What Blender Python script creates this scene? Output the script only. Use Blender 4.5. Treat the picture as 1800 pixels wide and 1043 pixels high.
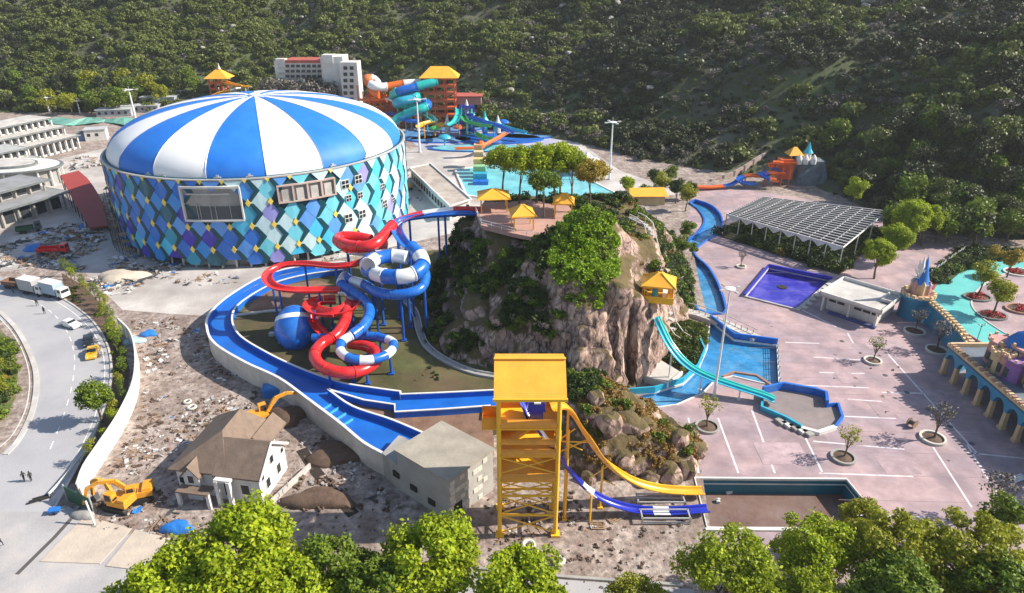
import bpy, bmesh, math, random
import numpy as np
from mathutils import Vector, Matrix, noise
from mathutils.geometry import delaunay_2d_cdt
R = math.radians
rnd = random.Random(7)
for o_ in list(bpy.data.objects): bpy.data.objects.remove(o_)
S = bpy.context.scene
C = S.collection
# ------------------------------------------------------------- camera, sky, sun, exposure
FPX, TH, CH = 1200.0, R(25.5), 65.0          # focal length in photo pixels, pitch, drone height (m)
cam_d = bpy.data.cameras.new('camera'); cam = bpy.data.objects.new('camera', cam_d); C.objects.link(cam)
cam_d.sensor_width = 36.0; cam_d.lens = 24.0; cam_d.clip_start = 1.0; cam_d.clip_end = 6000
cam.location = (0, 0, CH); cam.rotation_euler = (R(90) - TH, 0, 0)
S.camera = cam
SUN_AZ, SUN_EL = R(3), R(36)               # azimuth measured from +x towards +y
sdir = Vector((math.cos(SUN_AZ) * math.cos(SUN_EL), math.sin(SUN_AZ) * math.cos(SUN_EL), math.sin(SUN_EL)))
w = bpy.data.worlds.new('World'); S.world = w; w.use_nodes = True
nt = w.node_tree; bg = nt.nodes['Background']
sky = nt.nodes.new('ShaderNodeTexSky'); sky.sky_type = 'NISHITA'; sky.sun_disc = False
sky.sun_elevation = SUN_EL; sky.sun_rotation = R(90) - SUN_AZ; sky.air_density = 1.2; sky.dust_density = 1.0
nt.links.new(sky.outputs[0], bg.inputs[0]); bg.inputs[1].default_value = 0.096
sl = bpy.data.lights.new('sun', 'SUN'); sl.energy = 5.0; sl.angle = R(0.6); sl.color = (1.0, 0.91, 0.78)
so = bpy.data.objects.new('sun', sl); C.objects.link(so); so.location = (200, -50, 200)
so.rotation_euler = sdir.to_track_quat('Z', 'Y').to_euler()
S.view_settings.view_transform = 'Standard'; S.view_settings.look = 'None'
S.view_settings.gamma = 1; S.view_settings.use_curve_mapping = False
S.view_settings.exposure = 0.74
S.render.engine = 'CYCLES'
S.cycles.max_bounces = 6; S.cycles.transparent_max_bounces = 4
# ------------------------------------------------------------- layout: photo measurements to metres
def ray(px, py):
    u = (px - 900) / FPX; v = (521.5 - py) / FPX
    return u, math.cos(TH) + v * math.sin(TH), -math.sin(TH) + v * math.cos(TH)
def G(px, py, z=0.0):
    a, b, c = ray(px, py); t = (z - CH) / c
    return Vector((a * t, b * t, z))
def A(px, py, Y):
    a, b, c = ray(px, py); t = Y / b
    return Vector((a * t, Y, CH + c * t))
def G2(px, py, z=0.0):
    g = G(px, py, z); return (g.x, g.y)
# ------------------------------------------------------------- materials
MATS = {}
def mat(name, col, rough=0.6, var=0.12, scale=0.6, bump=0.0, bscale=6.0, metal=0.0, dirt=0.0, dirtcol=(0.16, 0.13, 0.10),
        dscale=0.25, coat=0.0, streak=1.0, rndobj=0.0, island=0.0, spec=0.5, col2=None, trans=0.0):
    if name in MATS: return MATS[name]
    m = bpy.data.materials.new(name); m.use_nodes = True; t = m.node_tree; N = t.nodes; L = t.links
    b = N['Principled BSDF']
    tc = N.new('ShaderNodeTexCoord'); mp = N.new('ShaderNodeMapping'); mp.inputs['Scale'].default_value = (1, 1, streak)
    L.new(tc.outputs['Object'], mp.inputs[0])
    n1 = N.new('ShaderNodeTexNoise'); n1.inputs['Scale'].default_value = scale; n1.inputs['Detail'].default_value = 8
    n1.inputs['Roughness'].default_value = 0.65
    L.new(mp.outputs[0], n1.inputs['Vector'])
    mr = N.new('ShaderNodeMapRange'); mr.inputs[1].default_value = 0.3; mr.inputs[2].default_value = 0.7
    mr.inputs[3].default_value = 1 - var; mr.inputs[4].default_value = 1 + var
    L.new(n1.outputs[0], mr.inputs[0])
    mx = N.new('ShaderNodeMixRGB'); mx.blend_type = 'MULTIPLY'; mx.inputs[0].default_value = 1
    mx.inputs[1].default_value = (*col, 1)
    L.new(mr.outputs[0], mx.inputs[2])
    src = mx.outputs[0]
    if col2 is not None:
        m2 = N.new('ShaderNodeMixRGB'); m2.inputs[1].default_value = (*col, 1); m2.inputs[2].default_value = (*col2, 1)
        if island > 0:
            g = N.new('ShaderNodeNewGeometry'); L.new(g.outputs['Random Per Island'], m2.inputs[0])
        else:
            n3 = N.new('ShaderNodeTexNoise'); n3.inputs['Scale'].default_value = scale * 0.37; n3.inputs['Detail'].default_value = 6
            L.new(tc.outputs['Object'], n3.inputs['Vector'])
            r3 = N.new('ShaderNodeMapRange'); r3.inputs[1].default_value = 0.42; r3.inputs[2].default_value = 0.58
            L.new(n3.outputs[0], r3.inputs[0]); L.new(r3.outputs[0], m2.inputs[0])
        L.new(m2.outputs[0], mx.inputs[1])
    if rndobj > 0:
        oi = N.new('ShaderNodeObjectInfo'); r4 = N.new('ShaderNodeMapRange')
        r4.inputs[3].default_value = 1 - rndobj; r4.inputs[4].default_value = 1 + rndobj
        L.new(oi.outputs['Random'], r4.inputs[0])
        m4 = N.new('ShaderNodeMixRGB'); m4.blend_type = 'MULTIPLY'; m4.inputs[0].default_value = 1
        L.new(src, m4.inputs[1]); L.new(r4.outputs[0], m4.inputs[2]); src = m4.outputs[0]
    if dirt > 0:  # blotches of a second colour: dirt, and on basin and river painted reflections
        n2 = N.new('ShaderNodeTexNoise'); n2.inputs['Scale'].default_value = dscale; n2.inputs['Detail'].default_value = 10
        n2.inputs['Roughness'].default_value = 0.7
        L.new(mp.outputs[0], n2.inputs['Vector'])
        r2 = N.new('ShaderNodeMapRange'); r2.inputs[1].default_value = 0.45; r2.inputs[2].default_value = 0.72
        r2.inputs[4].default_value = dirt
        L.new(n2.outputs[0], r2.inputs[0])
        md = N.new('ShaderNodeMixRGB'); md.inputs[2].default_value = (*dirtcol, 1)
        L.new(r2.outputs[0], md.inputs[0]); L.new(src, md.inputs[1]); src = md.outputs[0]
    L.new(src, b.inputs['Base Color'])
    b.inputs['Metallic'].default_value = metal
    b.inputs['Specular IOR Level'].default_value = spec
    rr = N.new('ShaderNodeMapRange'); rr.inputs[3].default_value = max(0.05, rough - 0.12); rr.inputs[4].default_value = min(1, rough + 0.12)
    L.new(n1.outputs[0], rr.inputs[0]); L.new(rr.outputs[0], b.inputs['Roughness'])
    if coat: b.inputs['Coat Weight'].default_value = coat
    if bump > 0:
        nb = N.new('ShaderNodeTexNoise'); nb.inputs['Scale'].default_value = bscale; nb.inputs['Detail'].default_value = 6
        L.new(mp.outputs[0], nb.inputs['Vector'])
        bp = N.new('ShaderNodeBump'); bp.inputs['Strength'].default_value = bump; bp.inputs['Distance'].default_value = 0.15
        L.new(nb.outputs[0], bp.inputs['Height']); L.new(bp.outputs[0], b.inputs['Normal'])
    if trans > 0:
        tr = N.new('ShaderNodeBsdfTranslucent'); ms = N.new('ShaderNodeMixShader'); ms.inputs[0].default_value = trans
        L.new(src, tr.inputs[0]); L.new(b.outputs[0], ms.inputs[1]); L.new(tr.outputs[0], ms.inputs[2])
        L.new(ms.outputs[0], N['Material Output'].inputs[0])
    MATS[name] = m
    return m
white = mat('white_paint', (0.72, 0.71, 0.69), 0.5, 0.08, 0.5, dirt=0.35, dscale=0.4, dirtcol=(0.35, 0.33, 0.30))
white_wall = mat('white_wall', (0.66, 0.65, 0.62), 0.7, 0.1, 0.4, dirt=0.5, dscale=0.3, dirtcol=(0.33, 0.31, 0.28), streak=0.3)
cream = mat('cream_stone', (0.62, 0.46, 0.27), 0.7, 0.15, 0.8, dirt=0.3)
concrete = mat('concrete', (0.34, 0.33, 0.315), 0.85, 0.2, 0.35, 0.3, 4, dirt=0.6, dscale=0.2, dirtcol=(0.2, 0.19, 0.17), streak=0.5)
concrete_light = mat('concrete_light', (0.5, 0.48, 0.46), 0.85, 0.2, 0.35, 0.2, 4, dirt=0.5, dscale=0.25, dirtcol=(0.28, 0.25, 0.22))
dark_grey = mat('dark_grey', (0.07, 0.08, 0.09), 0.6, 0.2, 0.5)
slate = mat('slate_grey', (0.13, 0.15, 0.16), 0.7, 0.25, 0.5, dirt=0.4, dirtcol=(0.3, 0.3, 0.28))
black = mat('black_rubber', (0.02, 0.02, 0.02), 0.7, 0.2, 2)
glass = mat('dark_glass', (0.02, 0.03, 0.04), 0.15, 0.3, 0.5)
slide_blue = mat('slide_blue', (0.01, 0.13, 0.56), 0.28, 0.12, 0.5, coat=0.2, dirt=0.5, dscale=0.45, dirtcol=(0.07, 0.23, 0.5))
slide_white = mat('slide_white', (0.75, 0.77, 0.8), 0.3, 0.06, 0.5, coat=0.4, dirt=0.2, dscale=0.5, dirtcol=(0.45, 0.45, 0.45))
slide_red = mat('slide_red', (0.66, 0.018, 0.022), 0.28, 0.12, 0.5, coat=0.2, dirt=0.5, dscale=0.45, dirtcol=(0.55, 0.09, 0.07))
slide_teal = mat('slide_teal', (0.02, 0.42, 0.40), 0.3, 0.15, 0.5, coat=0.3)
slide_cyan = mat('slide_cyan', (0.03, 0.38, 0.55), 0.3, 0.15, 0.5, coat=0.3)
slide_green = mat('slide_green', (0.06, 0.36, 0.10), 0.3, 0.15, 0.5, coat=0.3)
slide_orange = mat('slide_orange', (0.72, 0.15, 0.02), 0.35, 0.12, 0.5, coat=0.3)
slide_yellow = mat('slide_yellow', (0.83, 0.39, 0.015), 0.35, 0.12, 0.5, coat=0.3, dirt=0.2, dscale=0.6, dirtcol=(0.5, 0.22, 0.05))
slide_navy = mat('slide_navy', (0.015, 0.03, 0.42), 0.3, 0.12, 0.5, coat=0.3)
steel_blue = mat('blue_steel', (0.012, 0.09, 0.4), 0.4, 0.15, 1.0)
yellow_steel = mat('yellow_steel', (0.88, 0.50, 0.03), 0.45, 0.12, 0.8, dirt=0.3, dscale=0.8, dirtcol=(0.38, 0.2, 0.06))
yellow_roof = mat('yellow_roof', (0.88, 0.42, 0.04), 0.5, 0.12, 0.5, dirt=0.25, dscale=0.4, dirtcol=(0.6, 0.3, 0.1), bump=0.15, bscale=2)
orange_paint = mat('orange_paint', (0.62, 0.12, 0.03), 0.5, 0.15, 0.6, dirt=0.3)
chute_blue = mat('chute_blue', (0.008, 0.115, 0.50), 0.42, 0.22, 0.25, dirt=0.4, dscale=0.18, dirtcol=(0.02, 0.19, 0.52))
basin_blue = mat('basin_blue', (0.02, 0.22, 0.5), 0.4, 0.3, 0.2, dirt=0.8, dscale=0.25, dirtcol=(0.15, 0.38, 0.55))  # the lighter blotches are whitish water reflections painted into the colour
rust = mat('brown_dirt', (0.19, 0.105, 0.07), 0.95, 0.35, 0.4, 0.4, 3, dirt=0.4, dirtcol=(0.28, 0.2, 0.15))
wood = mat('bare_wood', (0.3, 0.2, 0.12), 0.8, 0.3, 1.0)
bark = mat('bark', (0.12, 0.09, 0.065), 0.95, 0.3, 3.0, 0.5, 8)
galv = mat('galvanised_steel', (0.5, 0.5, 0.5), 0.45, 0.1, 1.0, metal=0.3)
pole_white = mat('pole_white', (0.74, 0.74, 0.74), 0.45, 0.05, 1.0)
cyan_floor = mat('cyan_floor', (0.11, 0.47, 0.45), 0.5, 0.15, 0.15, dirt=0.5, dscale=0.12, dirtcol=(0.25, 0.58, 0.56))
pool_water = mat('pool_water', (0.16, 0.52, 0.60), 0.14, 0.3, 0.15, 0.25, 2, dirt=0.5, dscale=0.12, dirtcol=(0.33, 0.62, 0.68))
river_water = mat('river_water', (0.025, 0.2, 0.44), 0.14, 0.4, 0.3, 0.3, 2.5, dirt=0.6, dscale=0.2, dirtcol=(0.2, 0.42, 0.58))  # pale blotches stand for whitish reflections, mixed into the water colour
green_water = mat('green_water', (0.09, 0.22, 0.17), 0.12, 0.25, 0.12, 0.10, 3)
paving_pink = mat('paving_pink', (0.42, 0.24, 0.2), 0.85, 0.2, 0.3, dirt=0.4, dirtcol=(0.4, 0.33, 0.28))
soil = mat('soil', (0.11, 0.07, 0.05), 0.95, 0.35, 1.0, 0.5, 5)
digger_yellow = mat('digger_yellow', (0.75, 0.33, 0.02), 0.45, 0.12, 1.0, dirt=0.5, dscale=0.9)
tarp_blue = mat('tarp_blue', (0.02, 0.17, 0.55), 0.5, 0.15, 1.0, 0.6, 2)
# ------------------------------------------------------------- mesh builder
class MB:
    def __init__(s): s.v = []; s.f = []
    def add(s, vs, fs):
        n = len(s.v); s.v += [tuple(p) for p in vs]; s.f += [tuple(i + n for i in f) for f in fs]; return s
    def box(s, c, d, rz=0.0, rot=None, taper=1.0):
        x, y, z = d[0] / 2, d[1] / 2, d[2] / 2
        m = rot if rot is not None else Matrix.Rotation(rz, 3, 'Z'); c = Vector(c)
        vs = [c + m @ Vector((a * x * (taper if k > 0 else 1), b * y * (taper if k > 0 else 1), k * z)) for k in (-1, 1) for b in (-1, 1) for a in (-1, 1)]
        return s.add(vs, [(0, 2, 3, 1), (4, 5, 7, 6), (0, 1, 5, 4), (2, 6, 7, 3), (0, 4, 6, 2), (1, 3, 7, 5)])
    def bar(s, a, b, w, h=None):
        a = Vector(a); b = Vector(b); h = h or w; d = b - a; L = d.length
        if L < 1e-5: return s
        return s.box((a + b) / 2, (w, h, L), rot=d.to_track_quat('Z', 'Y').to_matrix())
    def cyl(s, a, b, r, r2=None, n=8, cap=True):
        a = Vector(a); b = Vector(b); r2 = r if r2 is None else r2; m = (b - a).to_track_quat('Z', 'Y').to_matrix()
        vs = []
        for p, q in ((a, r), (b, r2)):
            for i in range(n):
                t = 2 * math.pi * i / n; vs.append(p + m @ Vector((q * math.cos(t), q * math.sin(t), 0)))
        fs = [(i, (i + 1) % n, n + (i + 1) % n, n + i) for i in range(n)]
        if cap: fs += [tuple(range(n - 1, -1, -1)), tuple(range(n, 2 * n))]
        return s.add(vs, fs)
    def lathe(s, c, prof, n=16, cap=True, a0=0.0):
        c = Vector(c); vs = []
        for r, z in prof:
            for i in range(n):
                t = a0 + 2 * math.pi * i / n; vs.append(c + Vector((r * math.cos(t), r * math.sin(t), z)))
        k = len(prof)
        fs = [(j * n + i, j * n + (i + 1) % n, (j + 1) * n + (i + 1) % n, (j + 1) * n + i) for j in range(k - 1) for i in range(n)]
        if cap: fs += [tuple(range(n - 1, -1, -1)), tuple(range((k - 1) * n, k * n))]
        return s.add(vs, fs)
    def tube(s, pts, r, n=6):
        pts = [Vector(p) for p in pts]
        for a, b in zip(pts[:-1], pts[1:]): s.cyl(a, b, r, n=n)
        return s
    def poly(s, poly, z, holes=()):
        loops = [list(poly)] + [list(h) for h in holes]; pts = []; ed = []
        for l in loops:
            k = len(pts); pts += [Vector((p[0], p[1])) for p in l]; ed += [(k + i, k + (i + 1) % len(l)) for i in range(len(l))]
        V, E_, F_, *_r = delaunay_2d_cdt(pts, ed, [], 0, 1e-4)
        fs = []
        for f in F_:
            cx = sum(V[i].x for i in f) / len(f); cy = sum(V[i].y for i in f) / len(f)
            if pip(cx, cy, poly) and not any(pip(cx, cy, h) for h in holes):
                a, b_, c = (V[i] for i in f[:3]); fs.append(tuple(f) if (b_ - a).cross(c - a) > 0 else tuple(f[::-1]))
        return s.add([(p.x, p.y, z) for p in V], fs)
    def prism(s, poly, z0, z1):
        ar = sum(poly[i - 1][0] * poly[i][1] - poly[i][0] * poly[i - 1][1] for i in range(len(poly)))
        if ar < 0: poly = poly[::-1]
        s.poly(poly, z1); n = len(poly)
        s.add([(p[0], p[1], z) for z in (z0, z1) for p in poly], [(i, (i + 1) % n, n + (i + 1) % n, n + i) for i in range(n)])
        return s
    def strip(s, line, w, z0, z1, closed=False):
        """a wall of width w following a line of (x, y), from z0 to z1 (numbers or lists)"""
        n = len(line); P = [Vector((p[0], p[1], 0)) for p in line]; vs = []
        for i, p in enumerate(P):
            a = P[i - 1] if (i > 0 or closed) else p; b = P[(i + 1) % n] if (i < n - 1 or closed) else p
            d = (b - a).normalized() if (b - a).length > 1e-6 else Vector((1, 0, 0)); nn = Vector((-d.y, d.x, 0)) * w / 2
            za = z0[i] if isinstance(z0, (list, tuple)) else z0; zb = z1[i] if isinstance(z1, (list, tuple)) else z1
            vs += [(p.x - nn.x, p.y - nn.y, za), (p.x + nn.x, p.y + nn.y, za), (p.x + nn.x, p.y + nn.y, zb), (p.x - nn.x, p.y - nn.y, zb)]
        fs = []
        for i in range(n if closed else n - 1):
            j = (i + 1) % n
            for k in range(4): fs.append((4 * i + k, 4 * j + k, 4 * j + (k + 1) % 4, 4 * i + (k + 1) % 4))
        if not closed: fs += [(0, 1, 2, 3), (4 * n - 1, 4 * n - 2, 4 * n - 3, 4 * n - 4)]
        return s.add(vs, fs)
    def mesh(s, name, m, smooth=False, off=None):
        me = bpy.data.meshes.new(name)
        vs = s.v if off is None else [(p[0] - off[0], p[1] - off[1], p[2] - off[2]) for p in s.v]
        me.from_pydata(vs, [], s.f); me.materials.append(m)
        if smooth:
            me.polygons.foreach_set('use_smooth', [True] * len(me.polygons))
            me.set_sharp_from_angle(angle=R(40))
        me.update(); return me
    def build(s, name, m, parent=None, smooth=False, world=True, fix=True):
        off = None
        if parent is not None and world:
            r = parent
            while r.parent: r = r.parent
            off = r.location
        me = s.mesh(name, m, smooth, off)
        if fix:
            bm = bmesh.new(); bm.from_mesh(me); bmesh.ops.recalc_face_normals(bm, faces=bm.faces); bm.to_mesh(me); bm.free()
        o = bpy.data.objects.new(name, me); C.objects.link(o)
        if parent is not None: o.parent = parent
        return o
def thing(name, label, cat, loc=(0, 0, 0), rz=0.0, group=None):
    o = bpy.data.objects.new(name, None); C.objects.link(o); o.empty_display_size = 0.5
    o.location = loc; o.rotation_euler = (0, 0, rz); return tag(o, label, cat, group)
def tag(o, label, cat, group=None):
    o['label'] = label; o['category'] = cat
    if group: o['group'] = group
    return o
def struct(o, kind='structure'):
    o['kind'] = kind; return o
KIDS = {}
def dup(root, loc, rz=None, label=None, sc=None, group=None):
    def cp(o, par):
        c = o.copy(); C.objects.link(c)
        if par is not None: c.parent = par
        for k in o.children: cp(k, c)
        return c
    r = cp(root, None); r.location = loc
    if rz is not None: r.rotation_euler = (0, 0, rz)
    if sc is not None: r.scale = (sc, sc, sc) if not isinstance(sc, tuple) else sc
    if label: r['label'] = label
    if group: r['group'] = group
    return r
def setmat(o, m):
    o.material_slots[0].link = 'OBJECT'; o.material_slots[0].material = m
def spline(pts, step=0.6):
    """Catmull-Rom through Vectors, resampled"""
    P = [Vector(p) for p in pts]; P = [2 * P[0] - P[1]] + P + [2 * P[-1] - P[-2]]; out = []
    for i in range(1, len(P) - 2):
        a, b, c, d = P[i - 1:i + 3]; n = max(2, int((c - b).length / step))
        for k in range(n):
            t = k / n
            out.append(0.5 * ((2 * b) + (c - a) * t + (2 * a - 5 * b + 4 * c - d) * t * t + (3 * b - a - 3 * c + d) * t ** 3))
    out.append(P[-2].copy()); return out
def sweep(mb, pts, prof, closed=True):
    n = len(pts); k = len(prof); vs = []
    for i, p in enumerate(pts):
        t = (pts[min(i + 1, n - 1)] - pts[max(i - 1, 0)]).normalized()
        side = t.cross(Vector((0, 0, 1)))
        side = side.normalized() if side.length > 1e-4 else Vector((1, 0, 0)); up = side.cross(t)
        for a, h in prof: vs.append(p + side * a + up * h)
    fs = []
    for i in range(n - 1):
        for j in range(k if closed else k - 1):
            fs.append((i * k + j, i * k + (j + 1) % k, (i + 1) * k + (j + 1) % k, (i + 1) * k + j))
    if closed: fs += [tuple(range(k)), tuple(range(n * k - 1, (n - 1) * k - 1, -1))]
    return mb.add(vs, fs)
def u_prof(w, d=0.75, th=0.1):
    """open flume: half pipe with a rim"""
    r = w / 2; o = [(r * math.cos(t), r * d * math.sin(t)) for t in [R(180 + 180 * i / 8) for i in range(9)]]
    i_ = [((r - th) * math.cos(t), (r - th) * d * math.sin(t)) for t in [R(360 - 180 * i / 8) for i in range(9)]]
    return [(-r - 0.12, 0.03), (-r - 0.12, -0.1)] + o + [(r + 0.12, -0.1), (r + 0.12, 0.03)] + i_
def o_prof(r, n=12): return [(r * math.cos(2 * math.pi * i / n), r * math.sin(2 * math.pi * i / n)) for i in range(n)]
def flume(root, pts, prof, colors, sec=4.0, name='slide_section', step=0.5, flange=None):
    """a water slide run cut in sections, each its own part; colors = function(section index) -> material"""
    P = spline(pts, step); L = 0; cur = [P[0]]; k = 0; out = []
    for a, b in zip(P[:-1], P[1:]):
        cur.append(b); L += (b - a).length
        if L >= sec or b is P[-1]:
            mb = MB(); sweep(mb, cur, prof)
            if len(cur) > 2: sweep(mb, [cur[0], cur[0].lerp(cur[1], .4)], [(x_ * 1.07, y_ * 1.09) for x_, y_ in prof])
            o = mb.build(name, colors(k), root, smooth=True); out.append(o)
            k += 1; cur = [b]; L = 0
    return P
def supports(root, P, every, m, hz, r=0.22, drop=0.6, skip=(), minh=1.0, arm=True):
    L = 0; last = None; n = 0
    for a, b in zip(P[:-1], P[1:]):
        L += (b - a).length
        if L >= every:
            L = 0; g = hz(b.x, b.y)
            if b.z - drop - g < minh: continue
            mb = MB(); mb.cyl((b.x, b.y, g - 0.3), (b.x, b.y, b.z - drop), r, n=8)
            mb.box((b.x, b.y, g + 0.12), (r * 4, r * 4, 0.24))
            mb.build('support_post', m, root); n += 1
    return n
def pip(x, y, poly):
    c = False; n = len(poly); j = n - 1
    for i in range(n):
        xi, yi = poly[i][0], poly[i][1]; xj, yj = poly[j][0], poly[j][1]
        if (yi > y) != (yj > y) and x < (xj - xi) * (y - yi) / (yj - yi) + xi: c = not c
        j = i
    return c
def psd(X, Y, poly):
    """numpy signed distance to polygon, negative inside"""
    D = np.full(X.shape, 1e9); ins = np.zeros(X.shape, bool); n = len(poly)
    for i in range(n):
        ax, ay = poly[i - 1][:2]; bx, by = poly[i][:2]
        ex, ey = bx - ax, by - ay; t = np.clip(((X - ax) * ex + (Y - ay) * ey) / (ex * ex + ey * ey + 1e-12), 0, 1)
        D = np.minimum(D, np.hypot(X - ax - t * ex, Y - ay - t * ey))
        if ay != by:
            c = ((ay > Y) != (by > Y)) & (X < (bx - ax) * (Y - ay) / (by - ay) + ax); ins ^= c
    return np.where(ins, -D, D)
def vnoise(X, Y, sc, seed=0, oct=4):
    """smooth value noise in numpy"""
    out = np.zeros(X.shape); amp = 1; tot = 0
    for o in range(oct):
        x = X / sc * 2 ** o + 13.7 * seed + 5.1 * o; y = Y / sc * 2 ** o - 7.3 * seed + 9.2 * o
        xi = np.floor(x); yi = np.floor(y); fx = x - xi; fy = y - yi; fx = fx * fx * (3 - 2 * fx); fy = fy * fy * (3 - 2 * fy)
        h = lambda a, b: np.modf(np.abs(np.sin(a * 127.1 + b * 311.7 + seed * 17.3) * 43758.5453))[0]
        v = (h(xi, yi) * (1 - fx) + h(xi + 1, yi) * fx) * (1 - fy) + (h(xi, yi + 1) * (1 - fx) + h(xi + 1, yi + 1) * fx) * fy
        out += amp * v; tot += amp; amp *= 0.5
    return out / tot
def np_mesh(name, V, F, m, smooth=False):
    me = bpy.data.meshes.new(name); V = np.asarray(V, np.float32); F = np.asarray(F, np.int32); k = F.shape[1]
    me.vertices.add(len(V)); me.vertices.foreach_set('co', V.ravel())
    me.loops.add(F.size); me.loops.foreach_set('vertex_index', F.ravel())
    me.polygons.add(len(F)); me.polygons.foreach_set('loop_start', np.arange(len(F), dtype=np.int32) * k)
    me.materials.append(m); me.update(calc_edges=True)
    if smooth: me.polygons.foreach_set('use_smooth', [True] * len(F))
    me.validate(); return me
def obj(name, me, parent=None):
    o = bpy.data.objects.new(name, me); C.objects.link(o)
    if parent is not None: o.parent = parent
    return o
# ================================================================ foliage and trees
def leaf_mat(name, c1, c2, trans=0.25):
    return mat(name, c1, 0.55, 0.35, 0.45, col2=c2, island=1.0, trans=trans, spec=0.3)
leaf_bright = leaf_mat('leaf_bright', (0.20, 0.30, 0.010), (0.40, 0.46, 0.02), .35)
leaf_mid = leaf_mat('leaf_mid', (0.085, 0.15, 0.012), (0.18, 0.24, 0.02))
leaf_olive = leaf_mat('leaf_olive', (0.20, 0.23, 0.015), (0.38, 0.38, 0.03), .3)
leaf_spring = leaf_mat('leaf_spring', (0.18, 0.26, 0.012), (0.36, 0.42, 0.02), .35)
leaf_dark = leaf_mat('leaf_dark', (0.028, 0.055, 0.012), (0.07, 0.11, 0.02))
leaf_forest = leaf_mat('leaf_forest', (0.032, 0.048, 0.02), (0.075, 0.09, 0.034), 0.12)
leaf_forest_b = leaf_mat('leaf_forest_pale', (0.085, 0.12, 0.025), (0.17, 0.20, 0.045), 0.2)
leaf_gold = leaf_mat('leaf_gold', (0.30, 0.21, 0.02), (0.36, 0.29, 0.04))
twig_grey = leaf_mat('twig_grey', (0.10, 0.09, 0.075), (0.19, 0.17, 0.15), 0.0)
grass_dry = leaf_mat('grass_dry', (0.28, 0.14, 0.035), (0.36, 0.27, 0.07), 0.25)
def leaves(cen, rad, nper, size, seed, squash=0.8, shell=0.55, flat=0.5):
    """leaf-sized quads spread through round clumps"""
    g = np.random.RandomState(seed); cen = np.asarray(cen, float); rad = np.asarray(rad, float)
    n = len(cen) * nper; c = np.repeat(cen, nper, 0); r = np.repeat(rad, nper)
    d = g.normal(size=(n, 3)); d /= np.linalg.norm(d, axis=1)[:, None]
    rr = r * (shell + (1 - shell) * g.rand(n)) ** 0.8 * (1 + 0.12 * g.randn(n))
    p = c + d * rr[:, None] * np.array([1, 1, squash])
    nn = d * flat + g.normal(size=(n, 3)) * 0.55; nn[:, 2] += 0.35; nn /= np.linalg.norm(nn, axis=1)[:, None]
    u = np.cross(nn, g.normal(size=(n, 3))); u /= np.linalg.norm(u, axis=1)[:, None]; v = np.cross(nn, u)
    s = size * (0.6 + 0.8 * g.rand(n)); u *= s[:, None]; v *= (s * 0.62)[:, None]
    V = np.stack([p - u, p - v * 0.9, p + u, p + v], 1).reshape(-1, 3)
    return V, np.arange(n * 4).reshape(-1, 4)
def crown_mesh(name, m, seed, rx=5, rz=4, cz=9, nclump=34, nper=260, size=0.24, cr=1.7, flat_top=False, hollow=0.0):
    g = np.random.RandomState(seed); cen = []; rad = []
    for i in range(nclump):
        t = g.rand() * 2 * math.pi; zz = -0.75 + 1.7 * ((i + 0.5) / nclump); zz = min(zz, 0.97)
        q = math.sqrt(max(0.02, 1 - min(1, zz * zz))) * (0.55 + 0.45 * g.rand()) ; s = 0.72 + 0.36 * g.rand()
        cen.append((rx * q * s * math.cos(t), rx * q * s * math.sin(t), cz + rz * zz * (0.75 + 0.25 * g.rand())))
        rad.append(cr * (0.65 + 0.65 * g.rand()))
    V, F = leaves(cen, rad, nper, size, seed + 1)
    return np_mesh(name, V, F, m), cen
def trunk_mb(h, r, cen, seed, lean=0.3, zb=-0.3, nlimb=9):
    q = random.Random(seed); mb = MB(); top = Vector((q.uniform(-lean, lean), q.uniform(-lean, lean), h * 0.62)); pts = []
    for i in range(5):
        t = i / 4; pts.append(Vector((top.x * t + 0.12 * math.sin(3 * t + seed), top.y * t + 0.1 * math.cos(4 * t + seed), zb + (top.z - zb) * t)))
    for i in range(4): mb.cyl(pts[i], pts[i + 1], r * (1.25 - 0.18 * i), r * (1.25 - 0.18 * (i + 1)), n=8, cap=False)
    cs = sorted(cen, key=lambda c: q.random())[:nlimb]
    for c in cs:
        s0 = pts[q.choice([2, 3, 4])]; e = Vector(c); mid = s0.lerp(e, 0.5) + Vector((0, 0, 0.08 * (e - s0).length))
        mb.cyl(s0, mid, r * 0.45, r * 0.28, n=5, cap=False); mb.cyl(mid, e, r * 0.28, r * 0.07, n=5, cap=False)
    return mb
TREES = {}
def tree_kind(key, m, seed, h=12, r=0.3, nlimb=9, **k):
    cm, cen = crown_mesh('crown', m, seed, **k)
    TREES[key] = (trunk_mb(h, r, cen, seed, nlimb=nlimb).mesh('trunk', bark), cm)
def tree(key, name, label, loc, sc=1.0, rz=None, group=None, leafm=None, cat='tree'):
    t = thing(name, label, cat, loc, rnd.uniform(0, 6.28) if rz is None else rz, group)
    t.scale = (sc, sc, sc) if not isinstance(sc, tuple) else sc
    a = obj('trunk', TREES[key][0], t); b = obj('crown', TREES[key][1], t)
    if leafm: setmat(b, leafm)
    return t
tree_kind('big0', leaf_bright, 11, h=12, rx=5.2, rz=4.3, cz=9.2, nclump=46, nper=420, size=0.23, cr=1.55)
tree_kind('big1', leaf_bright, 23, h=12, rx=4.6, rz=3.8, cz=9.0, nclump=40, nper=420, size=0.23, cr=1.6)
tree_kind('big2', leaf_mid, 37, h=12, rx=4.6, rz=4.2, cz=9.0, nclump=36, nper=300, size=0.23, cr=1.3)
tree_kind('airy0', leaf_spring, 41, h=11, rx=4.6, rz=3.9, cz=7.6, nclump=52, nper=230, size=0.17, cr=1.15, nlimb=20)
tree_kind('airy1', leaf_olive, 43, h=11, rx=4.8, rz=3.9, cz=7.6, nclump=58, nper=230, size=0.17, cr=1.1, nlimb=22)
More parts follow.
